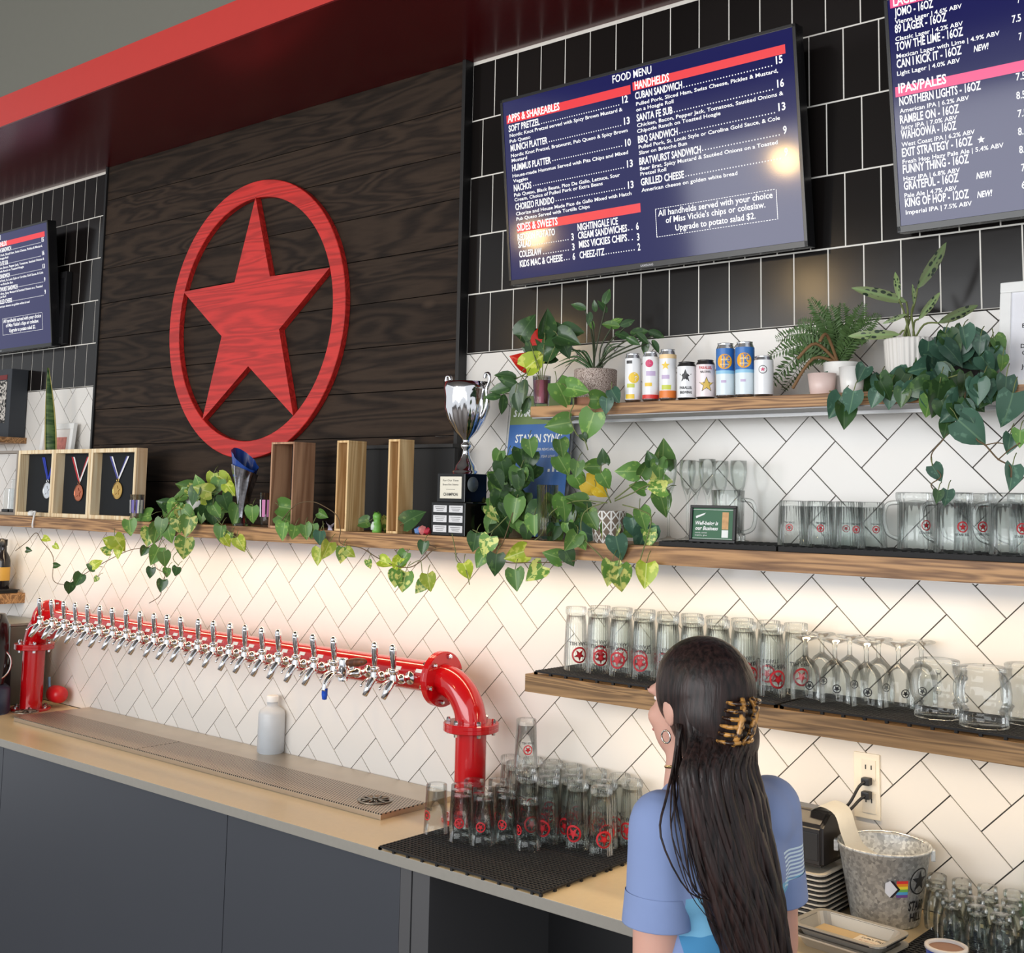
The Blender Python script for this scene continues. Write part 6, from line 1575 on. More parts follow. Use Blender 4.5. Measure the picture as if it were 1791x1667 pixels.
vine(r4, c3, [(700, 1130), (600, 1180), (590, 1300), (680, 1400), (720, 1450), (760, 1480)], yv, 0.0016); vine(r4, c3, [(800, 1140), (900, 1170), (950, 1220), (900, 1400), (880, 1480)], yv, 0.0016); vine(r4, c3, [(720, 1130), (560, 1120), (430, 1180), (380, 1290), (320, 1340)], -0.24, 0.0016)
# --- vine creeping along the shelf edge between the wooden boxes
c2 = lambda x, y: (400 + x * 0.279, 660 + y * 0.279)
leaves_ = [(370, 820, 135, 10, 'g'), (350, 890, 120, 30, 'g'), (345, 960, 120, 100, 'g'), (410, 970, 95, 100, 'g'), (485, 965, 95, 80, 'g'), (520, 960, 100, 100, 'g'), (570, 1005, 95, 95, 'd'), (615, 1080, 115, 110, 'l'), (570, 1120, 110, 100, 'l'), (710, 1110, 105, 95, 'v'),
    (760, 1100, 75, 40, 'l'), (840, 910, 95, 170, 'g'), (1000, 930, 120, 90, 'v'), (1150, 880, 155, -35, 'k'), (590, 860, 70, 30, 'g'), (1095, 1140, 110, 120, 'g'), (1060, 1170, 105, 120, 'l'), (1050, 1260, 115, 100, 'v'), (1100, 1275, 135, 100, 'v'), (1255, 1280, 115, 80, 'l'), (1205, 1310, 95, 130, 'v'),
    (1490, 1210, 115, 70, 'l'), (1220, 1065, 85, 100, 'k'), (985, 1160, 95, 20, 'l'), (80, 1050, 85, 60, 'l'), (880, 1170, 60, 80, 'v')]
p0 = at_y(505, 925, -0.11)
r2 = thing('pothos', 'pothos cutting creeping along the shelf edge among the wooden boxes', 'plant', (p0.x - 0.02, -0.09, ZMID))
pot(r2, [(0, 0), (0.024, 0), (0.028, 0.05), (0.0265, 0.05), (0.024, 0.045), (0, 0.045)], mat('brown_pot', rgb(90, 66, 48), 0.6), 24, (0.025, 0.046))
stem = []; leaves(r2, c2, leaves_, fm_, stem=stem); stalks(r2, stem)
vine(r2, c2, [(330, 900), (420, 800), (520, 780), (600, 810), (680, 870), (700, 960), (700, 1040), (830, 1070), (930, 1130), (1040, 1180), (1140, 1190), (1220, 1140), (1290, 1080), (1400, 1075)], yv, 0.0015, M_VINEB)
vine(r2, c2, [(1400, 980), (1420, 1080), (1430, 1150), (1480, 1190), (1510, 1300)], yv, 0.0013); vine(r2, c2, [(1130, 1180), (1200, 1150), (1215, 1230), (1250, 1260)], yv, 0.0012); vine(r2, c2, [(590, 900), (600, 1000), (600, 1060)], yv, 0.0012); vine(r2, c2, [(1220, 1100), (1250, 1050), (1300, 1070)], yv, 0.0013, M_VINEB)
# --- red flowered plant in the pink glass
g0 = at_y(947, 705, -0.205)
r5 = thing('red_flowered_plant', 'dark leaved plant with red flowers rising from the pink glass', 'plant', (g0.x, -0.205, ZTOP + 0.082))
up = lambda px, py: random.uniform(-0.24, -0.15)
stem = []
leaves(r5, c3, [(300, 210, 130, -60, 'k'), (310, 275, 130, 200, 'k'), (400, 190, 130, -80, 'k'), (470, 260, 150, 10, 'k'), (515, 280, 130, 20, 'k'), (340, 350, 120, 200, 'k'), (400, 375, 120, 170, 'k'), (430, 330, 120, -30, 'k'), (395, 255, 135, -70, 'r'), (275, 390, 120, 200, 'r'), (345, 390, 150, -40, 'l'),
    (500, 320, 110, 60, 'k'), (420, 240, 110, -60, 'k'), (330, 310, 110, 240, 'k'), (540, 240, 110, 0, 'k')], up, stem=stem)
leaves(r5, c3, [(200, 470, 120, 190, 'k'), (180, 530, 130, 170, 'k'), (245, 560, 140, 110, 'k'), (180, 610, 110, 90, 'k'), (285, 540, 130, 100, 'k'), (300, 620, 100, 110, 'k'), (250, 600, 110, 80, 'k'), (210, 500, 110, 200, 'k'), (130, 575, 90, 180, 'k')], -0.23, meshes=LOV, stem=stem)
stalks(r5, stem, M_VINE)
b_ = B()
for x, y in ((300, 230), (395, 300), (470, 270), (280, 400), (340, 360), (220, 500), (400, 200)):
    e_ = at_y(*c3(x, y), -0.2) - r5.location; tube(b_, smooth_path([Vector((0, 0, -0.06)), Vector((e_.x * 0.2, 0, 0.02)), e_], 4), 0.0013, 5)
o = obj('stem', b_, M_VINE, r5, True); o['kind'] = 'stuff'
# trailing cutting on the top shelf's edge
r6 = thing('pothos', 'short pothos cutting hanging over the end of the top shelf', 'plant', (at_y(998, 705, -0.21).x, -0.225, ZTOP))
b_ = B(); lathe(b_, [(0, 0), (0.012, 0), (0.014, 0.03), (0.012, 0.03), (0.010, 0.004), (0, 0.004)], 18); obj('vial', b_, mat('blue_vial', rgb(70, 120, 190), 0.2), r6, True)
stem = []; leaves(r6, c3, [(490, 560, 155, 60, 'g'), (560, 540, 125, 10, 'g'), (470, 720, 135, 170, 'g'), (630, 720, 155, 110, 'g'), (680, 590, 115, 0, 'g'), (715, 620, 85, 95, 'd'), (760, 570, 85, 60, 'd'), (600, 790, 50, 60, 'k')], -0.275, stem=stem); stalks(r6, stem)
vine(r6, c3, [(545, 580), (545, 620), (525, 680), (560, 770), (600, 800), (620, 855)], -0.275, 0.0016)
# --- ZZ style plant in the speckled pot
q = at_y(1041, 700, -0.155)
r7 = thing('glossy_leaf_plant', 'glossy leaved plant in a speckled stone pot on the top shelf', 'plant', (q.x, -0.155, ZTOP))
M_SPK, nt, pb = new_mat('speckled_stone'); setp(pb, Roughness=0.6)
tc = nt.nodes.new('ShaderNodeTexCoord'); nz = nt.nodes.new('ShaderNodeTexNoise'); nz.inputs['Scale'].default_value = 420; nz.inputs['Detail'].default_value = 2; nt.links.new(tc.outputs['Object'], nz.inputs[0])
cr = nt.nodes.new('ShaderNodeValToRGB'); cr.color_ramp.elements[0].position = 0.42; cr.color_ramp.elements[1].position = 0.56; cr.color_ramp.elements[0].color = rgb(120, 98, 88); cr.color_ramp.elements[1].color = rgb(206, 190, 180)
nt.links.new(nz.outputs['Fac'], cr.inputs[0]); nt.links.new(cr.outputs[0], pb.inputs['Base Color'])
pot(r7, [(0.054, 0.020), (0.058, 0.024), (0.059, 0.100), (0.0575, 0.102), (0.054, 0.10), (0.054, 0.092), (0, 0.092)], M_SPK, 40, (0.054, 0.093))
b_ = B(); lathe(b_, [(0, 0), (0.052, 0), (0.0555, 0.003), (0.0575, 0.023), (0.054, 0.024), (0, 0.024)], 40); obj('foot', b_, mat('terracotta_foot', rgb(168, 118, 92), 0.7), r7, True)
f7 = lambda px, py: -0.155 + random.uniform(-0.05, 0.05)
zz_ = [(715, 62, 85, -70, 'k'), (578, 108, 80, 200, 'k'), (628, 165, 70, 100, 'k'), (745, 205, 95, 190, 'g'), (820, 195, 80, -20, 'k'), (800, 255, 95, 10, 'k'), (880, 240, 95, -10, 'k'), (970, 250, 90, 20, 'k'), (920, 310, 85, 100, 'k'), (970, 310, 75, 60, 'k'), (850, 285, 80, 30, 'k'), (700, 110, 80, 240, 'k'), (655, 110, 60, 260, 'k'), (760, 190, 80, -30, 'g'), (900, 270, 80, 40, 'k'), (640, 200, 60, 70, 'g')]
leaves(r7, c3, zz_, f7, meshes={'k': LOV['k'], 'g': LOV['g']}, sc=1.05)
b_ = B(); base = Vector((0, 0, 0.092))
for x, y in ((715, 95), (600, 110), (640, 180), (745, 215), (880, 250), (960, 260), (820, 210), (930, 300)):
    e_ = at_y(*c3(x, y), -0.155) - r7.location; tube(b_, smooth_path([base + Vector((random.uniform(-0.02, 0.02), random.uniform(-0.02, 0.02), 0)), Vector((e_.x * 0.3, e_.y * 0.3, 0.092 + (e_.z - 0.092) * 0.55)), e_], 4), 0.0022, 6)
o = obj('stem', b_, mat('dark_stem', rgb(56, 66, 40), 0.5), r7, True); o['kind'] = 'stuff'
b_ = B()
for x, y in ((450, 330), (470, 395), (520, 345), (440, 430), (500, 420), (790, 300), (812, 318), (560, 350)):
    e_ = at_y(*c3(x, y), -0.155 + random.uniform(-0.04, 0.04)) - r7.location; tube(b_, smooth_path([base, e_ * 0.5 + base * 0.5 + Vector((0, 0, 0.03)), e_], 5), [0.003] * 6 + [0.0026, 0.002, 0.0015, 0.001, 0.0006], 5)
o = obj('strap_leaf', b_, ML['k'], r7, True); o['kind'] = 'stuff'
# --- fern
c8 = lambda x, y: (1330 + x * 461 / 1066, 420 + y * 461 / 1066)
q = at_y(*c8(330, 560), -0.13)
r8 = thing('potted_fern', 'feathery fern in a white pot beside the drink cans', 'plant', (q.x, -0.13, ZTOP))
pot(r8, [(0, 0), (0.036, 0), (0.039, 0.004), (0.043, 0.078), (0.044, 0.082), (0.040, 0.082), (0.038, 0.074), (0, 0.074)], mat('white_glaze', rgb(238, 236, 232)), 32, (0.039, 0.075))
M_FERN = mat('fern_green', rgb(78, 106, 58), 0.55, var=0.25, scale=20); M_FERNB = mat('fern_brown', rgb(128, 96, 62), 0.7)
def frond(root, a, b_end, lift, m, wid=0.028, n=26):
    """arching stalk with a row of leaflets on each side"""
    mid = (a + b_end) / 2 + Vector((0, 0, lift)); P = smooth_path([a, mid, b_end], n // 2)
    b = B(); tube(b, P, [0.0014 * (1 - 0.8 * i / len(P)) for i in range(len(P))], 5)
    for i in range(2, len(P) - 1):
        t = (P[i + 1] - P[i - 1]).normalized(); s = t.cross(-RZ).normalized(); f = i / len(P)
        w = wid * math.sin(PI * (0.15 + 0.8 * f)) * random.uniform(0.8, 1.1)
        for sg in (-1, 1):
            d = (s * sg + t * 0.5).normalized(); e = P[i] + d * w - RZ * random.uniform(-0.004, 0.006); q_ = t * w * 0.16
            m1 = P[i] + d * w * 0.5 + q_; m2 = P[i] + d * w * 0.5 - q_
            b.faces.new([b.verts.new(v) for v in (P[i], m2, e, m1)])
    return obj('frond', b, m, root)
for x, y, lift in ((200, 235, .02), (150, 330, .03), (60, 400, .04), (30, 470, .04), (50, 560, .05), (280, 265, .01), (330, 255, .01), (400, 300, .01), (455, 340, .02), (110, 380, .04), (230, 300, .02), (370, 330, .01), (30, 600, .06), (90, 610, .05), (180, 420, .03), (440, 400, .03), (250, 350, .03), (310, 330, .02), (480, 300, .01), (130, 470, .03), (420, 255, .01), (90, 450, .03)):
    e_ = at_y(*c8(x, y), -0.13 + random.uniform(-0.09, 0.05)) - r8.location
    frond(r8, Vector((random.uniform(-0.012, 0.012), random.uniform(-0.012, 0.012), 0.078)), e_, lift, M_FERN)
for x, y in ((130, 600), (240, 410), (150, 480)):
    e_ = at_y(*c8(x, y), -0.22) - r8.location; b_ = B(); tube(b_, smooth_path([Vector((0, -0.02, 0.08)), e_ * 0.5 + Vector((0, -0.02, 0.08)), e_], 5), 0.004, 6); obj('root', b_, M_FERNB, r8, True)
q = at_y(*c8(245, 540), -0.21)
t = thing('blush_cup', 'pale pink cup under the fern on the top shelf', 'cup', (q.x, -0.205, ZTOP))
b_ = B(); lathe(b_, [(0, 0), (0.024, 0), (0.028, 0.004), (0.033, 0.050), (0.031, 0.050), (0.026, 0.006), (0, 0.006)], 28); obj('cup', b_, mat('blush_glaze', rgb(230, 204, 196), 0.35), t, True)
q = at_y(*c8(362, 510), -0.21)
t = thing('white_cup', 'small white cup between the fern and the ribbed pot', 'cup', (q.x, -0.200, ZTOP))
b_ = B(); lathe(b_, [(0, 0), (0.022, 0), (0.025, 0.003), (0.029, 0.062), (0.027, 0.062), (0.023, 0.006), (0, 0.006)], 28); obj('cup', b_, mat('white_glaze', rgb(238, 236, 232)), t, True)
# --- calathea in the ribbed pot
q = at_y(*c8(607, 540), -0.145)
r9 = thing('spotted_leaf_plant', 'tall plant with spotted leaves in a white ribbed pot', 'plant', (q.x, -0.145, ZTOP))
zt_ = at_y(*c8(607, 402), -0.145).z - ZTOP
pot(r9, [(0, 0), (0.046, 0), (0.050, 0.004), (0.056, zt_ - 0.003), (0.055, zt_), (0.051, zt_), (0.049, zt_ - 0.012), (0, zt_ - 0.012)], mat('ribbed_white', rgb(226, 222, 216), 0.5), 120, (0.050, zt_ - 0.012), ribs=30)
b_ = B(); base = Vector((0, 0, zt_ - 0.01))
for (bx, by, tx, ty) in ((560, 240, 545, 125), (635, 195, 770, 18), (562, 382, 378, 382), (720, 335, 905, 268), (590, 250, 388, 212), (640, 320, 740, 215), (590, 300, 500, 330), (620, 260, 600, 180)):
    yy = -0.145 + random.uniform(-0.05, 0.03)
    p = at_y(*c8(bx, by), yy); e = at_y(*c8(tx, ty), yy); L_ = (e - p).length
    ang = math.degrees(math.atan2((e - p).dot(RY), (e - p).dot(RX)))
    add_leaf(r9, p, ang, L_, 'c', 0.3)
    q_ = p - r9.location; tube(b_, smooth_path([base + Vector((random.uniform(-0.015, 0.015), random.uniform(-0.015, 0.015), 0)), base * 0.5 + q_ * 0.5 + Vector((0, 0, 0.02)), q_], 4), 0.0022, 6)
o = obj('stem', b_, M_VINE, r9, True); o['kind'] = 'stuff'
# --- dark heartleaf at the right
q = at_y(*c8(800, 545), -0.12)
r10 = thing('heartleaf_plant', 'big dark heart-leaved trailing plant beside the framed notice', 'plant', (q.x, -0.125, ZTOP))
pot(r10, [(0, 0), (0.045, 0), (0.048, 0.004), (0.056, 0.090), (0.057, 0.094), (0.052, 0.094), (0.050, 0.085), (0, 0.085)], mat('charcoal_pot', rgb(50, 48, 46), 0.6), 32, (0.051, 0.086))
stem = []
leaves(r10, c8, [(255, 595, 115, 160, 'd'), (305, 670, 105, 120, 'd'), (335, 710, 105, 95, 'k'), (370, 650, 95, 100, 'd'), (465, 640, 75, 110, 'd'), (520, 630, 95, 100, 'd'), (580, 625, 95, 110, 'd'), (640, 600, 110, 160, 'k'), (560, 555, 115, 170, 'd'), (700, 575, 115, 150, 'k'), (720, 470, 125, 190, 'd'), (740, 415, 95, 100, 'k'), (800, 385, 80, 120, 'k'),
    (840, 480, 125, 170, 'd'), (915, 490, 140, 100, 'd'), (885, 420, 80, 100, 'd'), (895, 380, 65, 250, 'd'), (960, 425, 85, 60, 'g'), (980, 495, 65, 90, 'g'), (770, 545, 120, 80, 'd'), (835, 570, 120, 95, 'd'), (720, 640, 150, 95, 'k'), (830, 665, 150, 95, 'd'), (890, 620, 130, 100, 'd'), (680, 670, 90, 100, 'g'), (820, 700, 95, 80, 'k'),
    (750, 760, 75, 100, 'k'), (850, 770, 160, 40, 'd'), (990, 600, 115, 95, 'd'), (1010, 680, 150, 100, 'd'), (1005, 820, 85, 100, 'd'), (1045, 800, 75, 100, 'g'), (1012, 955, 105, 100, 'd'), (710, 940, 75, 60, 'd'), (715, 1035, 55, 100, 'k'), (755, 1040, 70, 95, 'd'), (585, 465, 50, 120, 'g'), (650, 520, 110, 170, 'd'), (690, 520, 100, 100, 'd'), (480, 590, 90, 100, 'd'), (420, 590, 100, 150, 'k'), (560, 590, 90, 110, 'k')], ft_, stem=stem)
filler(r10, c8, [(690, 400), (850, 390), (940, 450), (930, 640), (840, 710), (690, 690), (640, 560)], 48, (85, 125), 'ddk', ft_)
filler(r10, c8, [(400, 520), (640, 560), (640, 640), (420, 640)], 14, (70, 100), 'dkk', ft_)
stalks(r10, stem)
vine(r10, c8, [(830, 560), (830, 700), (870, 800), (910, 830), (960, 885), (1010, 915), (1014, 960)], yv, 0.0018, M_VINEB); vine(r10, c8, [(770, 600), (760, 760), (740, 805), (695, 860), (695, 905), (730, 955), (690, 990), (720, 1030)], yv, 0.0013, M_VINEB); vine(r10, c8, [(960, 890), (1005, 850), (1050, 820)], yv, 0.0013, M_VINEB); vine(r10, c8, [(800, 545), (640, 590), (480, 620), (340, 650), (280, 610)], -0.265, 0.0018); vine(r10, c8, [(905, 830), (960, 820), (1000, 830)], yv, 0.0013, M_VINEB)
# --- snake plant behind the medal boxes
tip = at_y(83, 643, -0.126); bs = at_y(90, 800, -0.126)
r11 = thing('snake_plant', 'single tall snake plant leaf behind the medal boxes', 'plant', (bs.x, -0.126, ZMID))
pot(r11, [(0, 0), (0.020, 0), (0.0235, 0.08), (0.0215, 0.08), (0.020, 0.072), (0, 0.072)], mat('charcoal_pot', rgb(50, 48, 46)), 28, (0.0205, 0.073))
M_SNK, nt, pb = new_mat('snake_leaf'); setp(pb, Roughness=0.4)
tc = nt.nodes.new('ShaderNodeTexCoord'); nz = nt.nodes.new('ShaderNodeTexNoise'); nz.inputs['Scale'].default_value = 60; mp = nt.nodes.new('ShaderNodeMapping'); mp.inputs['Scale'].default_value = (0.2, 0.2, 1)
nt.links.new(tc.outputs['Object'], mp.inputs[0]); nt.links.new(mp.outputs[0], nz.inputs[0]); cr = nt.nodes.new('ShaderNodeValToRGB'); cr.color_ramp.elements[0].color = rgb(50, 92, 46); cr.color_ramp.elements[1].color = rgb(116, 150, 84); cr.color_ramp.elements[0].position = 0.4; cr.color_ramp.elements[1].position = 0.6
nt.links.new(nz.outputs['Fac'], cr.inputs[0]); nt.links.new(cr.outputs[0], pb.inputs['Base Color'])
for nm_, ws, m_, dy in (('leaf', 1.0, M_SNK, 0), ('leaf_margin', 1.28, mat('snake_margin', rgb(226, 216, 150), 0.45), 0.0012)):
    b_ = B(); rows = []
    hz = tip.z - ZMID
    for i in range(17):
        f = i / 16; z = 0.06 + (hz - 0.06) * f; w = 0.020 * (math.sin(PI * min(1, 0.18 + 0.80 * f)) ** 0.8 if f < 0.97 else 0.15) * ws
        cx = 0.012 * math.sin(f * 3.4) + (tip.x - bs.x) * f; a = 0.5 * math.sin(f * 2.6) + 0.45
        rows.append([b_.verts.new((cx + w * s * math.cos(a), dy + w * s * math.sin(a) + 0.004 * abs(s), z)) for s in (-1, -0.5, 0, 0.5, 1)])
    for p, q in zip(rows, rows[1:]):
        for k in range(4): b_.faces.new((p[k], p[k + 1], q[k + 1], q[k]))
    bmesh.ops.solidify(b_, geom=list(b_.faces), thickness=0.0018); obj(nm_, b_, m_, r11, True)
# small white plant clip on the shelf edge
q = at_y(58, 890, -0.245)
t = thing('vine_clip', 'white vine clip on the shelf edge before the silver medal box', 'clip', (q.x, -0.245, ZMID))
b_ = B(); lathe(b_, [(0, 0), (0.012, 0.002), (0.016, 0.010), (0.012, 0.020), (0, 0.024)], 16, X=Matrix.Translation((-0.01, 0, 0.002))); tube(b_, smooth_path([(0.0, 0, 0.018), (0.02, 0, 0.02), (0.03, -0.01, 0.0), (0.03, -0.014, -0.03), (0.026, -0.010, -0.045)], 4), 0.004, 6); obj('clip', b_, M_WHITE, t, True)
# ================================================================== THE WOMAN AT THE COUNTER
FA = math.radians(160)
FW = Vector((math.cos(FA), math.sin(FA), 0)); LF = Vector((-math.sin(FA), math.cos(FA), 0)) ; UPV = Vector((0, 0, 1))
NB = at_y(1250, 1345, -0.815); NB.z = 1.315
HC = at_y(1219, 1196, -0.825); HC.z = 1.462
def W(f=0.0, l=0.0, z=0.0, o=None):
    b = NB if o is None else o
    return Vector((b.x, b.y, 0)) + FW * f + LF * l + UPV * z
woman = thing('person', 'woman with long dark hair in a light blue T-shirt walking along the counter, back turned', 'person', (NB.x, NB.y, 0))
OR_ = woman.location.copy()
def caps(bm, p0, r0, p1, r1, seg=16):
    p0 = Vector(p0); p1 = Vector(p1); d = p1 - p0; L_ = d.length
    q = d.to_track_quat('Z', 'Y').to_matrix().to_4x4() if L_ > 1e-6 else Matrix.Identity(4)
    prof = [(0, -r0)] + [(r0 * math.cos(a), r0 * math.sin(a)) for a in (-1.2, -0.8, -0.4)] + [(r0, 0), (r1, L_)] + [(r1 * math.cos(a), L_ + r1 * math.sin(a)) for a in (0.4, 0.8, 1.2)] + [(0, L_ + r1)]
    return lathe(bm, prof, seg, X=Matrix.Translation(p0 - OR_) @ q)
def ell(bm, c, rf, rl, rz_, seg=20):
    g = bmesh.new(); bmesh.ops.create_uvsphere(g, u_segments=seg, v_segments=14, radius=1.0)
    M = Matrix.Translation(Vector(c) - OR_) @ Matrix((FWH * rf, LFH * rl, UPV * rz_)).transposed().to_4x4()
    return merge(bm, g, M)
FWH, LFH = FW, LF
def fuse(o, vox=0.008, it=6, fac=0.5):
    r = o.modifiers.new('fuse', 'REMESH'); r.mode = 'VOXEL'; r.voxel_size = vox; r.use_smooth_shade = True
    s = o.modifiers.new('soften', 'SMOOTH'); s.iterations = it; s.factor = fac
    return o
M_SKIN = mat('skin', rgb(214, 164, 146), 0.5, var=0.05, scale=18); M_SKIN.node_tree.nodes['Principled BSDF'].inputs['Subsurface Weight'].default_value = 0.08
# head turned a little further than the body
HA = math.radians(168); FH = Vector((math.cos(HA), math.sin(HA), 0)); LH = Vector((-math.sin(HA), math.cos(HA), 0))
def H(f, l, z): return HC + FH * f + LH * l + UPV * z
b_ = B()
FWH, LFH = FH, LH
ell(b_, H(-0.012, 0, 0.018), 0.094, 0.076, 0.092); ell(b_, H(0.034, 0, -0.045), 0.058, 0.058, 0.070); ell(b_, H(0.052, 0, -0.088), 0.030, 0.030, 0.022)
caps(b_, H(0.088, 0, 0.0), 0.009, H(0.104, 0, -0.034), 0.012); ell(b_, H(0.082, 0, -0.064), 0.014, 0.024, 0.012)
for s in (-1, 1):
    ell(b_, H(-0.004, s * 0.074, -0.012), 0.018, 0.008, 0.030); ell(b_, H(0.058, s * 0.036, -0.034), 0.026, 0.024, 0.024); ell(b_, H(0.076, s * 0.032, 0.012), 0.014, 0.020, 0.010)
FWH, LFH = FW, LF
caps(b_, H(0.004, 0.004, -0.06), 0.046, W(0.040, 0.026, 1.290), 0.050)
# trunk
caps(b_, W(-0.005, -0.085, 1.252), 0.062, W(-0.005, 0.08, 1.252), 0.062); caps(b_, W(0.010, -0.055, 1.17), 0.092, W(0.010, 0.055, 1.17), 0.092); caps(b_, W(0.008, -0.050, 1.02), 0.082, W(0.008, 0.050, 1.02), 0.082)
caps(b_, W(0.0, -0.07, 0.84), 0.102, W(0.0, 0.07, 0.84), 0.102); caps(b_, W(0.010, 0, 1.17), 0.10, W(0, 0, 0.86), 0.10)
SH = {1: W(-0.004, 0.122, 1.258), -1: W(0.004, -0.135, 1.258)}
EL = {1: W(-0.004, 0.138, 1.000), -1: W(0.020, -0.168, 1.000)}
WR = {1: W(0.110, 0.150, 0.800), -1: W(0.130, -0.170, 0.800)}
for s in (-1, 1):
    caps(b_, SH[s], 0.052, EL[s], 0.038); caps(b_, EL[s], 0.038, WR[s], 0.024)
    d = (WR[s] - EL[s]).normalized(); side = LF * s
    palm = WR[s] + d * 0.045; caps(b_, WR[s], 0.021, palm + d * 0.030, 0.026); caps(b_, palm + FW * 0.014, 0.018, palm + d * 0.032 + FW * 0.020, 0.014); caps(b_, palm - FW * 0.012, 0.018, palm + d * 0.030 - FW * 0.018, 0.013)
    for k, (off, ln) in enumerate(((0.026, 0.058), (0.009, 0.066), (-0.009, 0.062), (-0.026, 0.048))):
        r0 = palm + d * 0.036 + FW * off * 0.95; m1 = r0 + d * ln * 0.5 - side * 0.004; m2 = m1 + (d * 0.8 - side * 0.55).normalized() * ln * 0.33; m3 = m2 + (d * 0.5 - side * 0.85).normalized() * ln * 0.25
        caps(b_, r0 - d * 0.02, 0.0088, m1, 0.0082, 10); caps(b_, m1, 0.0082, m2, 0.0076, 10); caps(b_, m2, 0.0076, m3, 0.0066, 10)
    th0 = WR[s] + d * 0.022 + FW * 0.020; th1 = th0 + (d * 0.6 + FW * 0.8).normalized() * 0.032; th2 = th1 + (d * 0.9 + FW * 0.2 - side * 0.3).normalized() * 0.026
    caps(b_, th0, 0.012, th1, 0.010, 10); caps(b_, th1, 0.010, th2, 0.0078, 10)
    hip = W(0, s * 0.085, 0.80); kn = W(0.03 * s, s * 0.085, 0.45); an = W(0.05 * s - 0.02, s * 0.085, 0.085); toe = an + FW * 0.13 - UPV * 0.045
    caps(b_, hip, 0.085, kn, 0.056); caps(b_, kn, 0.054, an, 0.036); caps(b_, an - UPV * 0.04, 0.034, toe, 0.030)
fuse(obj('body', b_, M_SKIN, woman), 0.0065, 4)
# eyes, brows and mouth on the face turned to the wall
b_ = B()
for s in (-1, 1):
    ell(b_, H(0.0665, s * 0.031, -0.002), 0.0075, 0.012, 0.0065, 12)
obj('eye', b_, mat('eye_white', rgb(236, 232, 228), 0.2), woman, True)
b_ = B()
for s in (-1, 1): caps(b_, H(0.089, s * 0.020, 0.017), 0.003, H(0.080, s * 0.048, 0.016), 0.002, 8)
obj('brow', b_, mat('brow_brown', rgb(44, 30, 26), 0.8), woman)
b_ = B(); ell(b_, H(0.0935, 0, -0.066), 0.005, 0.021, 0.006, 12); obj('lips', b_, mat('lips', rgb(176, 96, 92), 0.4), woman, True)
# T-shirt
M_SHIRT, nt, pb = new_mat('blue_tshirt'); setp(pb, Roughness=0.9)
tc = nt.nodes.new('ShaderNodeTexCoord'); mp = nt.nodes.new('ShaderNodeMapping'); mp.inputs['Rotation'].default_value = (0, 0, -FA); nt.links.new(tc.outputs['Object'], mp.inputs[0])
sp = nt.nodes.new('ShaderNodeSeparateXYZ'); nt.links.new(mp.outputs[0], sp.inputs[0])
def band(sock, lo, hi):
    return mn('MULTIPLY', mn('GREATER_THAN', sock, lo), mn('LESS_THAN', sock, hi))
nz = nt.nodes.new('ShaderNodeTexNoise'); nz.inputs['Scale'].default_value = 9; nt.links.new(tc.outputs['Object'], nz.inputs[0])
back = mn('LESS_THAN', sp.outputs[0], -0.02)
zj = mn('ADD', sp.outputs[2], mn('MULTIPLY', mn('SUBTRACT', nz.outputs['Fac'], 0.5), 0.05))
col = rgb(132, 150, 194)
prev = None
def over(prev, c, fac):
    n = nt.nodes.new('ShaderNodeMix'); n.data_type = 'RGBA'; n.inputs[7].default_value = c
    if prev is None: n.inputs[6].default_value = col
    else: nt.links.new(prev, n.inputs[6])
    nt.links.new(fac, n.inputs[0]); return n.outputs[2]
pan = mn('MULTIPLY', back, band(sp.outputs[1], -0.20, 0.115))
prev = over(prev, rgb(120, 180, 214), mn('MULTIPLY', pan, band(zj, 1.08, 1.15)))
prev = over(prev, rgb(72, 140, 186), mn('MULTIPLY', pan, band(zj, 1.00, 1.08)))
prev = over(prev, rgb(140, 190, 226), mn('MULTIPLY', pan, band(zj, 0.95, 1.00)))
stripe = mn('GREATER_THAN', mn('SINE', mn('MULTIPLY', sp.outputs[2], 900.0)), 0.0)
prev = over(prev, rgb(206, 226, 240), mn('MULTIPLY', mn('MULTIPLY', back, stripe), mn('MULTIPLY', band(sp.outputs[1], -0.25, -0.105), band(sp.outputs[2], 1.13, 1.20))))
nt.links.new(prev, pb.inputs['Base Color'])
bp = nt.nodes.new('ShaderNodeBump'); bp.inputs['Strength'].default_value = 0.5; bp.inputs['Distance'].default_value = 0.012; nt.links.new(nz.outputs['Fac'], bp.inputs['Height']); nt.links.new(bp.outputs[0], pb.inputs['Normal'])
b_ = B()
caps(b_, W(-0.007, -0.098, 1.246), 0.068, W(-0.007, 0.090, 1.246), 0.068); caps(b_, W(-0.006, -0.05, 1.275), 0.056, W(0.020, 0.045, 1.270), 0.060)
caps(b_, W(0.008, -0.052, 1.165), 0.100, W(0.008, 0.048, 1.165), 0.100); caps(b_, W(0.004, -0.052, 1.02), 0.100, W(0.004, 0.050, 1.02), 0.100); caps(b_, W(0, -0.062, 0.88), 0.110, W(0, 0.062, 0.88), 0.110); caps(b_, W(0.008, 0, 1.18), 0.110, W(0, 0, 0.87), 0.118)
for s in (-1, 1): 
    e = SH[s].lerp(EL[s], 0.50); caps(b_, SH[s], 0.060, e, 0.058)
fuse(obj('tshirt', b_, M_SHIRT, woman), 0.009, 5)
for s in (-1, 1):
    e = SH[s].lerp(EL[s], 0.44); f_ = SH[s].lerp(EL[s], 0.64); d = f_ - e
    q = d.to_track_quat('Z', 'Y').to_matrix().to_4x4(); b_ = B()
    lathe(b_, [(0.0590, 0), (0.0615, d.length), (0.0615, d.length + 0.002), (0.056, d.length + 0.002), (0.054, 0)], 28, X=Matrix.Translation(e - OR_) @ q); obj('sleeve_hem', b_, mat('tshirt_plain', rgb(132, 150, 194), 0.9), woman, True)
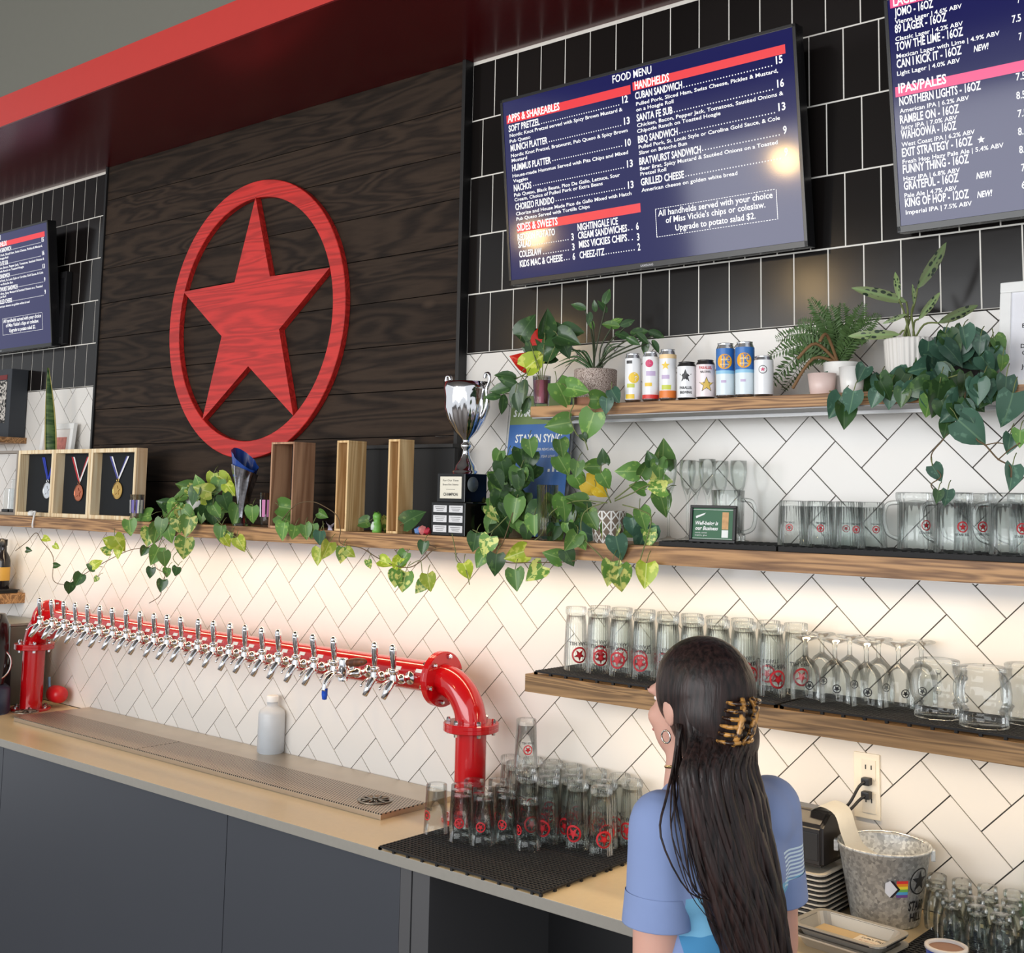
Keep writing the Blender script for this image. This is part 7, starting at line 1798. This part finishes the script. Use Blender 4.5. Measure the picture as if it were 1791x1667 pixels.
M_JEAN = mat('dark_jeans', rgb(44, 50, 74), 0.85, var=0.15, scale=40)
b_ = B(); caps(b_, W(0, -0.072, 0.84), 0.112, W(0, 0.072, 0.84), 0.112)
for s in (-1, 1):
    kn = W(0.03 * s, s * 0.085, 0.45); an = W(0.05 * s - 0.02, s * 0.085, 0.11)
    caps(b_, W(0, s * 0.085, 0.80), 0.095, kn, 0.066); caps(b_, kn, 0.066, an, 0.050)
fuse(obj('jeans', b_, M_JEAN, woman), 0.011, 4)
for s in (-1, 1):
    an = W(0.05 * s - 0.02, s * 0.085, 0.045); b_ = B(); caps(b_, an - FW * 0.03, 0.044, an + FW * 0.13, 0.038); caps(b_, an + UPV * 0.0, 0.045, an + UPV * 0.05, 0.044)
    for v in b_.verts: v.co.z = max(v.co.z, 0.002)
    fuse(obj('shoe', b_, M_BLACK, woman), 0.008, 2)
# hair: a cap and long wavy locks gathered by a clip
M_HAIR, nt, pb = new_mat('dark_hair'); setp(pb, Roughness=0.42); pb.inputs['Specular IOR Level'].default_value = 0.35
tc = nt.nodes.new('ShaderNodeTexCoord'); mp = nt.nodes.new('ShaderNodeMapping'); mp.inputs['Scale'].default_value = (130, 130, 9); nt.links.new(tc.outputs['Object'], mp.inputs[0])
nz = nt.nodes.new('ShaderNodeTexNoise'); nz.inputs['Scale'].default_value = 1.0; nz.inputs['Detail'].default_value = 3; nt.links.new(mp.outputs[0], nz.inputs[0])
cr = nt.nodes.new('ShaderNodeValToRGB'); cr.color_ramp.elements[0].color = rgb(18, 12, 12); cr.color_ramp.elements[1].color = rgb(58, 40, 37); cr.color_ramp.elements[0].position = 0.35; cr.color_ramp.elements[1].position = 0.75
nt.links.new(nz.outputs['Fac'], cr.inputs[0]); nt.links.new(cr.outputs[0], pb.inputs['Base Color'])
bp = nt.nodes.new('ShaderNodeBump'); bp.inputs['Strength'].default_value = 0.6; bp.inputs['Distance'].default_value = 0.003; nt.links.new(nz.outputs['Fac'], bp.inputs['Height']); nt.links.new(bp.outputs[0], pb.inputs['Normal'])
b_ = B(); FWH, LFH = FH, LH
ell(b_, H(-0.020, 0, 0.022), 0.103, 0.084, 0.098, 28); ell(b_, H(-0.042, 0.002, -0.015), 0.080, 0.081, 0.095, 28); ell(b_, H(-0.050, -0.004, -0.060), 0.070, 0.080, 0.075, 24)
for v in list(b_.verts):      # keep the face clear
    p = v.co + OR_ - HC; f, l, z = p.dot(FH), p.dot(LH), p.z
    if f > 0.052 and z < 0.055: v.co -= FH * (f - 0.052) * 0.9
cap = obj('hair', b_, M_HAIR, woman, True); fuse(cap, 0.007, 5)
b_ = B()
def backp(z, s, out=0.0):
    """a point on the hair falling over the back; s from -1 (her left) to 1 (her right)"""
    t = min(max((1.40 - z) / 0.50, 0), 1)
    K_ = ((1.42, 0.055, 0.056), (1.38, 0.052, 0.066), (1.30, 0.044, 0.080), (1.20, 0.032, 0.078), (1.10, 0.008, 0.066), (1.0, -0.014, 0.054), (0.80, -0.035, 0.040))
    z_ = min(max(z, 0.801), 1.419)
    for (za, ca, wa), (zb_, cb_, wb_) in zip(K_, K_[1:]):
        if zb_ <= z_ <= za:
            f = (za - z_) / (za - zb_); cen = ca + (cb_ - ca) * f; wid = wa + (wb_ - wa) * f
    dep_ = 0.092 + 0.034 * min(1, t * 2.0)
    return Vector((NB.x, NB.y, z)) - FW * (dep_ + out - 0.024 * s * s) + LF * (cen - wid * s)
FWH, LFH = FW, LF
for k in range(210):
    s = random.uniform(-1, 1); o_ = random.uniform(-0.022, 0.016); ph = random.uniform(0, 6.28); am = random.uniform(0.002, 0.011)
    a = random.uniform(-1.0, 1.0)
    r0 = H(-0.080 + 0.05 * s * s, -0.074 * s, random.uniform(-0.03, 0.05))
    P = [r0, H(-0.108 + 0.045 * s * s, -0.080 * s, -0.050)]
    zend = random.uniform(0.86, 1.00) - (0.06 if abs(s) < 0.5 else 0)
    n = 8
    for i in range(n + 1):
        z = 1.365 - (1.365 - zend) * i / n
        p = backp(z, s * (1 - 0.25 * (i / n) ** 2), o_ * (0.4 + 0.6 * i / n)); p += LF * am * math.sin(ph + i * 1.1) + FW * am * 0.6 * math.cos(ph + i * 0.9)
        P.append(p)
    P = smooth_path([q - OR_ for q in P], 3); m_ = len(P)
    tube(b_, P, [0.0080 * (0.55 + 0.45 * math.sin(PI * min(1.0, 0.25 + 0.6 * i / m_))) * (1 if i < m_ - 6 else (m_ - i) / 7 + 0.02) for i in range(m_)], 6)
# a few strands over her left shoulder
for k in range(13):
    o_ = 0.006 * k; j = lambda q=0.010: random.uniform(-q, q)
    P = [H(-0.030 - 0.02 * random.random(), 0.082, -0.03), H(-0.045, 0.085 + o_ * 0.3, -0.10), W(-0.055 + j(), 0.080 + o_ * 0.9, 1.318), W(-0.076 + j(), 0.098 + o_ * 0.9 + j(), 1.258), W(-0.100 + j(0.006), 0.098 + o_ * 0.4 + j(), 1.17), W(-0.112, 0.060 + o_ * 0.3 + j(0.02), 1.09 + 0.07 * random.random())]
    P = smooth_path([q - OR_ for q in P], 4); m_ = len(P); r_ = random.uniform(0.0018, 0.0045); tube(b_, P, [r_ * (1 - 0.8 * i / m_) for i in range(m_)], 5)
lk = obj('hair_lock', b_, M_HAIR, woman, True); lk['kind'] = 'stuff'
# claw clip
M_TORT, nt, pb = new_mat('tortoiseshell'); setp(pb, Roughness=0.2)
tc = nt.nodes.new('ShaderNodeTexCoord'); nz = nt.nodes.new('ShaderNodeTexNoise'); nz.inputs['Scale'].default_value = 70; nt.links.new(tc.outputs['Object'], nz.inputs[0])
cr = nt.nodes.new('ShaderNodeValToRGB'); cr.color_ramp.elements[0].color = rgb(44, 26, 18); cr.color_ramp.elements[1].color = rgb(196, 142, 74); cr.color_ramp.elements[0].position = 0.42; cr.color_ramp.elements[1].position = 0.56
nt.links.new(nz.outputs['Fac'], cr.inputs[0]); nt.links.new(cr.outputs[0], pb.inputs['Base Color'])
b_ = B(); CC = H(-0.124, 0.016, -0.018); ax = (UPV * 0.93 - LH * 0.30).normalized(); sd = LH.copy(); ot = -FH
for sg in (-1, 1):
    tube(b_, smooth_path([CC + ax * 0.040 + sd * sg * 0.012 - OR_, CC + ot * 0.012 + ax * 0.02 + sd * sg * 0.017 - OR_, CC + ot * 0.012 - ax * 0.02 + sd * sg * 0.017 - OR_, CC - ax * 0.040 + sd * sg * 0.012 - OR_], 4), 0.0055, 8)
    for i in range(6):
        c = CC + ax * (0.034 - 0.0136 * i) - OR_
        tube(b_, smooth_path([c + ot * 0.014 + sd * sg * 0.010, c + ot * 0.006 + sd * sg * 0.030, c - ot * 0.018 + sd * sg * 0.032, c - ot * 0.030 + sd * sg * 0.020], 3), [0.0042] * 5 + [0.0036, 0.003, 0.0024, 0.0016, 0.001], 6)
obj('hair_clip', b_, M_TORT, woman, True)
b_ = B(); c = H(-0.004, 0.084, -0.046) - OR_
tube(b_, [c + FH * 0.011 * math.cos(a) + UPV * (-0.011 + 0.011 * math.sin(a)) for a in [2 * PI * i / 16 for i in range(17)]], 0.0018, 6); obj('earring', b_, mat('silver_hoop', rgb(226, 220, 212), 0.15, 1.0), woman, True)
b_ = B(); tube(b_, [W(0.0525 * math.cos(a) + 0.033, 0.0525 * math.sin(a) + 0.021, 1.345 - 0.010 * math.cos(a)) - OR_ for a in [2 * PI * i / 28 for i in range(29)]], 0.0032, 6); obj('necklace', b_, mat('gold_chain', rgb(214, 186, 130), 0.2, 1.0), woman, True)
